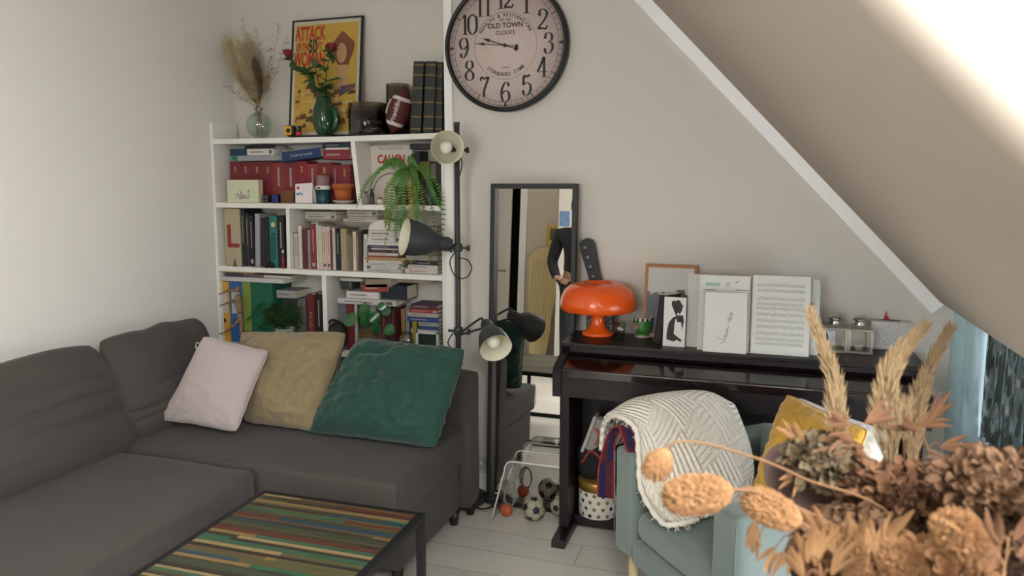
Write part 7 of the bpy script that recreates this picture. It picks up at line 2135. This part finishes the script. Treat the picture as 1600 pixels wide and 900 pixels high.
bunny('pale grass head left of the smooth oval one, low in the bouquet', [pd(1360, 1000, .7), pd(1335, 920, .68), pd(1332, 895, .68)], .045, .013, 9, n_=2600, mat=OAT)
# oat sprays with pointed hanging spikelets
def oat(label, pts, spik, seed, mat=OAT, size=.024):
    rr = random.Random(seed); path = [Vector(p) for p in stem_to(pts)]
    t = thing('dried_oat_stem', label, 'dried grass', path[0], GB)
    P = smooth_path(path, 50)
    obj('stem', B().tube(P, [.0012] * 51, 5), STW, t)
    q = B(); q2 = B()
    for (u, v, dp, ang) in spik:
        tip = pd(u, v, dp)
        pb_ = min(P[20:], key=lambda a: (a - tip).length)
        q2.tube(smooth_path([pb_, (pb_ + tip) / 2 + Vector((0, 0, .008)), tip], 8), .0006, 4)
        dirv = (RT * math.cos(math.radians(ang)) + UP * math.sin(math.radians(ang)))
        for s in (-1, 0, 1):
            dd = (dirv + (RT * -math.sin(math.radians(ang)) + UP * math.cos(math.radians(ang))) * s * .28 + FW * rr.uniform(-.3, .3)).normalized()
            leafmesh(q, tip, dd, FW + RT * rr.uniform(-.5, .5), size * rr.uniform(.85, 1.25), size * .10, .5)
    obj('spikelets', q, mat, t); obj('fine_stalks', q2, STW, t)
oat('dried oat stem hanging left, over the armchair\'s near arm, upper sprays', [pd(1380, 900, .75), pd(1300, 830, .74), pd(1225, 790, .73)], [(1182, 815, .73, 255), (1190, 828, .73, 240), (1172, 822, .73, 280)], 1)
oat('dried oat stem hanging low left in front of the armchair', [pd(1380, 950, .72), pd(1300, 865, .71), pd(1245, 842, .7)], [(1212, 855, .7, 235), (1240, 855, .7, 250), (1225, 862, .7, 225)], 2)
oat('oat spray with wide leaves over the yellow cushion', [pd(1400, 850, .85), pd(1360, 740, .84), pd(1330, 690, .84)], [(1325, 665, .84, 160), (1330, 680, .84, 190), (1350, 700, .84, 170), (1318, 700, .84, 200), (1360, 720, .84, 150), (1352, 662, .84, 30)], 3, BRN, .032)
oat('broad-leaved dried spray standing before the right plume', [pd(1440, 850, .9), pd(1455, 740, .9), pd(1440, 670, .9)], [(1432, 665, .9, 20), (1436, 672, .9, 160), (1455, 660, .9, 60), (1470, 700, .9, 10), (1478, 715, .9, 350), (1450, 730, .9, 170), (1475, 740, .9, 20)], 4, BRN, .036)
oat('light straw-coloured oat spray low in the middle of the bouquet', [pd(1400, 960, .7), pd(1370, 880, .69), pd(1350, 840, .68)], [(1300, 850, .68, 130), (1310, 870, .68, 110), (1385, 850, .68, 75), (1370, 870, .68, 95), (1340, 860, .68, 100), (1395, 880, .68, 60)], 5, OAT, .036)
oat('straw-coloured oat spray at the lower left corner of the bouquet', [pd(1330, 990, .68), pd(1290, 920, .66), pd(1280, 880, .66)], [(1262, 880, .66, 95), (1275, 885, .66, 80), (1256, 905, .66, 110), (1300, 900, .66, 60)], 6, OAT, .034)
oat('dark oat spray rising on the right over the curtain', [pd(1480, 880, .8), pd(1500, 780, .78), pd(1505, 740, .78)], [(1500, 735, .78, 110), (1512, 740, .78, 50), (1492, 760, .78, 150), (1525, 770, .78, 20), (1485, 720, .78, 170)], 7, BRD, .032)
oat('brown oat spray near the right edge of the picture', [pd(1540, 950, .65), pd(1570, 880, .64), pd(1575, 840, .64)], [(1565, 850, .64, 120), (1585, 845, .64, 60), (1550, 870, .64, 150), (1590, 870, .64, 30), (1560, 890, .64, 100)], 8, BRN, .038)
oat('pale oat spray high left, over the yellow cushion edge', [pd(1380, 850, .88), pd(1300, 740, .86), pd(1270, 700, .86)], [(1258, 690, .86, 140), (1270, 705, .86, 200), (1262, 735, .86, 210), (1290, 700, .86, 60), (1305, 690, .86, 80)], 9, OAT, .034)
# big brown papery flower clusters
def cluster(label, pts, c, r, seed, mat, n_=420, size=.013, sc=(1, .8, .7)):
    rr = random.Random(seed); path = [Vector(p) for p in stem_to(pts)]
    t = thing('dried_hydrangea', label, 'dried flower', path[0], GB)
    obj('stem', B().tube(smooth_path(path, 40), [.0022] * 41, 6), STW, t)
    q = B()
    for _ in range(n_):
        v = Vector((rr.gauss(0, 1), rr.gauss(0, 1), rr.gauss(0, 1))).normalized() * rr.uniform(.55, 1.0)
        p = c + Vector((v.x * r * sc[0], v.y * r * sc[1], v.z * r * sc[2]))
        o_ = (v + Vector((rr.uniform(-.6, .6), rr.uniform(-.6, .6), rr.uniform(-.3, .6)))).normalized()
        leafmesh(q, p, o_, v, size * rr.uniform(.7, 1.3), size * .36, .3)
    obj('petals', q, mat, t)
def C3(u, v, d): return pd(u, v, d)
cluster('pale tan papery flower cluster over the yellow cushion, upper left of bouquet', [C3(1360, 860, .86), C3(1300, 760, .86)], C3(1285, 720, .86), .040, 1, M('#574833', .9, var=.2, vscale=60), 500)
cluster('wide brown flower cluster in the middle of the bouquet', [C3(1420, 900, .82), C3(1400, 790, .82)], C3(1410, 772, .82), .052, 2, BRN, 900, sc=(1.3, .8, .55))
cluster('dark brown flower cluster under the middle one', [C3(1430, 930, .8), C3(1440, 850, .8)], C3(1445, 845, .84), .060, 3, BRD, 900, sc=(1.2, .8, .7))
cluster('brown flower cluster at the right edge, upper one', [C3(1500, 900, .72), C3(1560, 780, .7)], C3(1565, 757, .7), .042, 4, M('#5a3f28', .9, var=.2, vscale=60), 900, sc=(1.25, .8, .6))
cluster('dark flower cluster low at the right edge of the bouquet', [C3(1500, 960, .72), C3(1560, 880, .7)], C3(1570, 870, .74), .055, 5, BRD, 800, sc=(1.1, .8, .8))
cluster('brown flower cluster low in the left part of the bouquet', [C3(1380, 960, .76), C3(1330, 850, .76)], C3(1330, 850, .78), .050, 6, M('#50361f', .85, var=.25, vscale=60), 800)
cluster('warm brown papery cluster at the bottom edge, left of centre of the bouquet', [C3(1380, 980, .70), C3(1350, 900, .70)], C3(1345, 895, .72), .036, 7, M('#6a4526', .85, var=.25, vscale=60), 700, sc=(1.2, .8, .7))
cluster('warm brown papery cluster at the bottom edge, right of centre of the bouquet', [C3(1450, 980, .70), C3(1470, 900, .70)], C3(1468, 890, .72), .038, 8, M('#6a4526', .85, var=.25, vscale=60), 700, sc=(1.2, .8, .7))
# round dark leaves
def roundleaf(label, pts, leaves, seed):
    rr = random.Random(seed); path = [Vector(p) for p in stem_to(pts)]
    t = thing('round_leaf_stem', label, 'dried leaves', path[0], GB)
    P = smooth_path(path, 40)
    obj('stem', B().tube(P, [.0018] * 41, 6), BRD, t)
    for (u, v, dp, r, tilt) in leaves:
        c = pd(u, v, dp); nrm = (-FW + RT * tilt + UP * .2).normalized()
        a_ = nrm.orthogonal().normalized(); b3 = nrm.cross(a_)
        q = B()
        q.grid(lambda i, j, c=c, r=r, a_=a_, b3=b3, nrm=nrm: c + (a_ * math.cos(i * 6.28318) + b3 * math.sin(i * 6.28318)) * r * j * (1 + .05 * math.sin(i * 6.28 * 3)) + nrm * (r * .18 * j * j * math.cos(i * 12.566)), 28, 5)
        bmesh.ops.remove_doubles(q.bm, verts=q.bm.verts[:], dist=1e-6)
        lf = obj('leaf', q, M('#3c2318', .65, var=.15, vscale=30), t)
        pb_ = min(P[12:], key=lambda a: (a - c).length)
        obj('leaf_stalk', B().tube([pb_, (pb_ + c) / 2, c + FW * .002], .0012, 5), BRD, lf)
roundleaf('stem with big flat dark brown round leaves, left side of bouquet', [C3(1360, 930, .88), C3(1290, 830, .9), C3(1260, 770, .9)], [(1248, 745, .9, .042, -.2), (1290, 812, .88, .046, .1), (1268, 790, .9, .036, .3), (1268, 878, .84, .030, .0)], 1)
roundleaf('stem with dark brown round leaves deep in the bouquet centre', [C3(1420, 950, .9), C3(1400, 860, .92), C3(1390, 800, .92)], [(1380, 830, .93, .045, .2), (1350, 780, .92, .036, -.2), (1460, 800, .92, .045, .1), (1500, 860, .9, .045, -.1), (1420, 880, .88, .042, 0)], 2)

# ---------------------------------------------------------------- rear of the room, reflected in the mirror
cam_x = 0
t = thing('ironing_board', 'ironing board with striped yellowish cover leaning on the rear wall, seen in mirror', 'ironing board', (-2.27, YB + .2, 0))
def ib(a, b_, o_=0.0):
    return Vector((-2.21 + a, YB + .26 - .20 * b_ / 1.25 + o_, .03 + b_))
out = []
for k in range(25):
    a = math.pi * k / 24
    out.append((.18 * math.cos(a), 1.08 + .17 * math.sin(a)))
for k in range(25):
    a = math.pi + math.pi * k / 24
    out.append((.10 * math.cos(a), .15 + .15 * math.sin(a)))
obj('board', B().prism([ib(a, b_) for a, b_ in out], (0, .03, 0)), M('#c4b083', .9, var=.15, vscale=9, stretch=(7, 1, .1)), t)
q = B()
for k in range(9):
    a = -.12 + k * .03
    q.prism([ib(a, .25, .031), ib(a + .005, .25, .031), ib(a + .005, 1.1, .031), ib(a, 1.1, .031)], (0, .0005, 0))
obj('cover_stripes', q, M('#8f8458', .9), t)
q = B().tube([ib(.05, .3, -.02), Vector((-2.36, YB + .03, .05))], .008, 8).tube([ib(-.05, .9, -.02), Vector((-2.20, YB + .03, .05))], .008, 8)
obj('legs', q, M('#2a2a2a', .5), t)
q = B().prism([ib(.00, 1.27), ib(.17, 1.27), ib(.17, 1.50), ib(.0, 1.50)], (0, .03, 0)).tube([ib(.14, 1.40, .02), ib(.165, 1.60, .02)], .010, 8)
obj('iron_rest', q, M('#b59a4a', .6), t)
obj('rest_window', B().prism([ib(.04, 1.33, .031), ib(.11, 1.33, .031), ib(.11, 1.46, .031), ib(.04, 1.46, .031)], (0, .001, 0)), M('#5a5136', .7), t)
obj('end_knob', B().sphere(ib(.168, 1.62, .02), .02, 12, 8), M('#1d1d1d', .6), t)
t = thing('white_cabinet', 'tall white cabinet behind the person, seen in the mirror', 'cabinet', (-1.9, YB + .2, 0))
obj('body', B().box(-2.0, -1.49, YB + .001, YB + .38, 0, 1.95, .004), TRIMW, t)
for a in ((-1.995, -1.75), (-1.74, -1.495)):
    dr = obj('door', B().box(a[0], a[1], YB + .38, YB + .40, .06, 1.94, .003), M('#ded9cf', .45), t)
    obj('knob', B().sphere(((a[0] + .22) if a[0] < -1.9 else a[0] + .02, YB + .41, 1.0), .012, 12, 8), M('#6d6d6d', .3, .8), dr)
obj('picture_sheet', B().box(-1.98, -1.87, YB + .401, YB + .403, 1.5, 1.66), M('#6f8fb5', .6, var=.5, vscale=20), t)
# the person
t = thing('person', 'standing person in black sweater and trousers, one hand at the waist, seen in the mirror', 'person', (-1.64, -.62, 0))
SKN = M('#b98d74', .55); BLK = M('#17181b', .9); JEA = M('#1e2026', .9)
px, py = -1.64, -.62
V = [(px, py, .96), (px, py + .01, 1.10), (px, py, 1.24), (px, py - .01, 1.38), (px, py, 1.46), (px, py + .015, 1.53), (px, py + .03, 1.62), (px, py + .03, 1.70),
     (px - .19, py, 1.40), (px - .275, py - .02, 1.12), (px - .18, py + .13, .965), (px - .145, py + .155, .95),
     (px + .17, py, 1.40), (px + .235, py - .02, 1.12), (px + .10, py + .17, .99), (px + .05, py + .19, .975),
     (px - .09, py, .88), (px - .10, py + .01, .48), (px - .105, py - .01, .09), (px - .11, py + .12, .045),
     (px + .09, py, .88), (px + .10, py + .01, .48), (px + .105, py - .01, .09), (px + .11, py + .12, .045)]
E_ = [(0, 1), (1, 2), (2, 3), (3, 4), (4, 5), (5, 6), (6, 7), (3, 8), (8, 9), (9, 10), (10, 11), (3, 12), (12, 13), (13, 14), (14, 15), (0, 16), (16, 17), (17, 18), (18, 19), (0, 20), (20, 21), (21, 22), (22, 23)]
RD = [(.16, .10), (.135, .095), (.145, .10), (.15, .095), (.06, .06), (.055, .055), (.072, .088), (.06, .075), (.06, .06), (.044, .044), (.030, .030), (.034, .018), (.06, .06), (.044, .044), (.030, .030), (.034, .018), (.085, .085), (.060, .060), (.042, .042), (.035, .03), (.085, .085), (.060, .060), (.042, .042), (.035, .03)]
body = skin('body', V, E_, RD, SKN, t, 2)
def clothes(nm, idx, grow, mat, par, rad=None):
    mp_i = {j: i for i, j in enumerate(idx)}
    e = [(mp_i[a], mp_i[b_]) for a, b_ in E_ if a in mp_i and b_ in mp_i]
    return skin(nm, [V[j] for j in idx], e, [(RD[j][0] + grow, RD[j][1] + grow) for j in idx], mat, par, 2)
clothes('sweater', [0, 1, 2, 3, 4, 8, 9, 10, 12, 13, 14], .016, BLK, t)
clothes('trousers', [0, 16, 17, 18, 20, 21, 22], .014, JEA, t)
for sg, w_ in ((-1, V[11]), (1, V[15])):
    w_ = Vector(w_)
    for k in range(4):
        a = Vector((-sg * (.030), .012 - .0, .018 - .013 * k)); l = (.07, .078, .072, .058)[k]
        p0 = w_ + Vector((-sg * .01, .005, .018 - .013 * k)); p1 = p0 + Vector((-sg * l * .45, .018, -.004)); p2 = p1 + Vector((-sg * l * .4, -.004, -.008)); p3 = p2 + Vector((-sg * l * .2, -.012, -.006))
        skin('finger', [p0, p1, p2, p3], [(0, 1), (1, 2), (2, 3)], [.009, .0085, .008, .007], SKN, t, 1)
    p0 = w_ + Vector((sg * .015, .012, .02)); p1 = p0 + Vector((-sg * .025, .014, .022)); p2 = p1 + Vector((-sg * .025, .002, .006))
    skin('thumb', [p0, p1, p2], [(0, 1), (1, 2)], [.011, .0095, .008], SKN, t, 1)
hd_c = Vector((px, py + .035, 1.66))
q = B().sphere(hd_c + Vector((0, -.012, .028)), .098, 24, 16, (.86, 1.02, 1.0))
for v in [v for v in q.bm.verts if v.co.y > hd_c.y + .035 and v.co.z < hd_c.z + .07]: v.co.y = hd_c.y + .035 - .02
obj('hair', q, M('#2a1d15', .8, bump=.5, bscale=200), t)
q = B().sphere(hd_c + Vector((0, .092, -.012)), .012, 10, 8, (.8, 1.2, 1.5)); obj('nose', q, SKN, t)
q = B().sphere(hd_c + Vector((-.028, .080, .012)), .009, 10, 8).sphere(hd_c + Vector((.028, .080, .012)), .009, 10, 8); obj('eyes', q, M('#2b2320', .3), t)
q = B().soft(hd_c + Vector((0, .084, -.050)), X, Y_, Z, .021, .005, .005, .004, 6); obj('mouth', q, M('#8d5148', .5), t)
q = B().sphere(hd_c + Vector((-.078, .0, -.005)), .02, 10, 8, (.4, .8, 1.3)).sphere(hd_c + Vector((.078, .0, -.005)), .02, 10, 8, (.4, .8, 1.3)); obj('ears', q, SKN, t)
for sg in (-1, 1):
    obj('shoe', B().soft((px + sg * .107, py + .06, .045), X, Y_, Z, .048, .135, .045, .04, 12), M('#1a1a1c', .6), t)
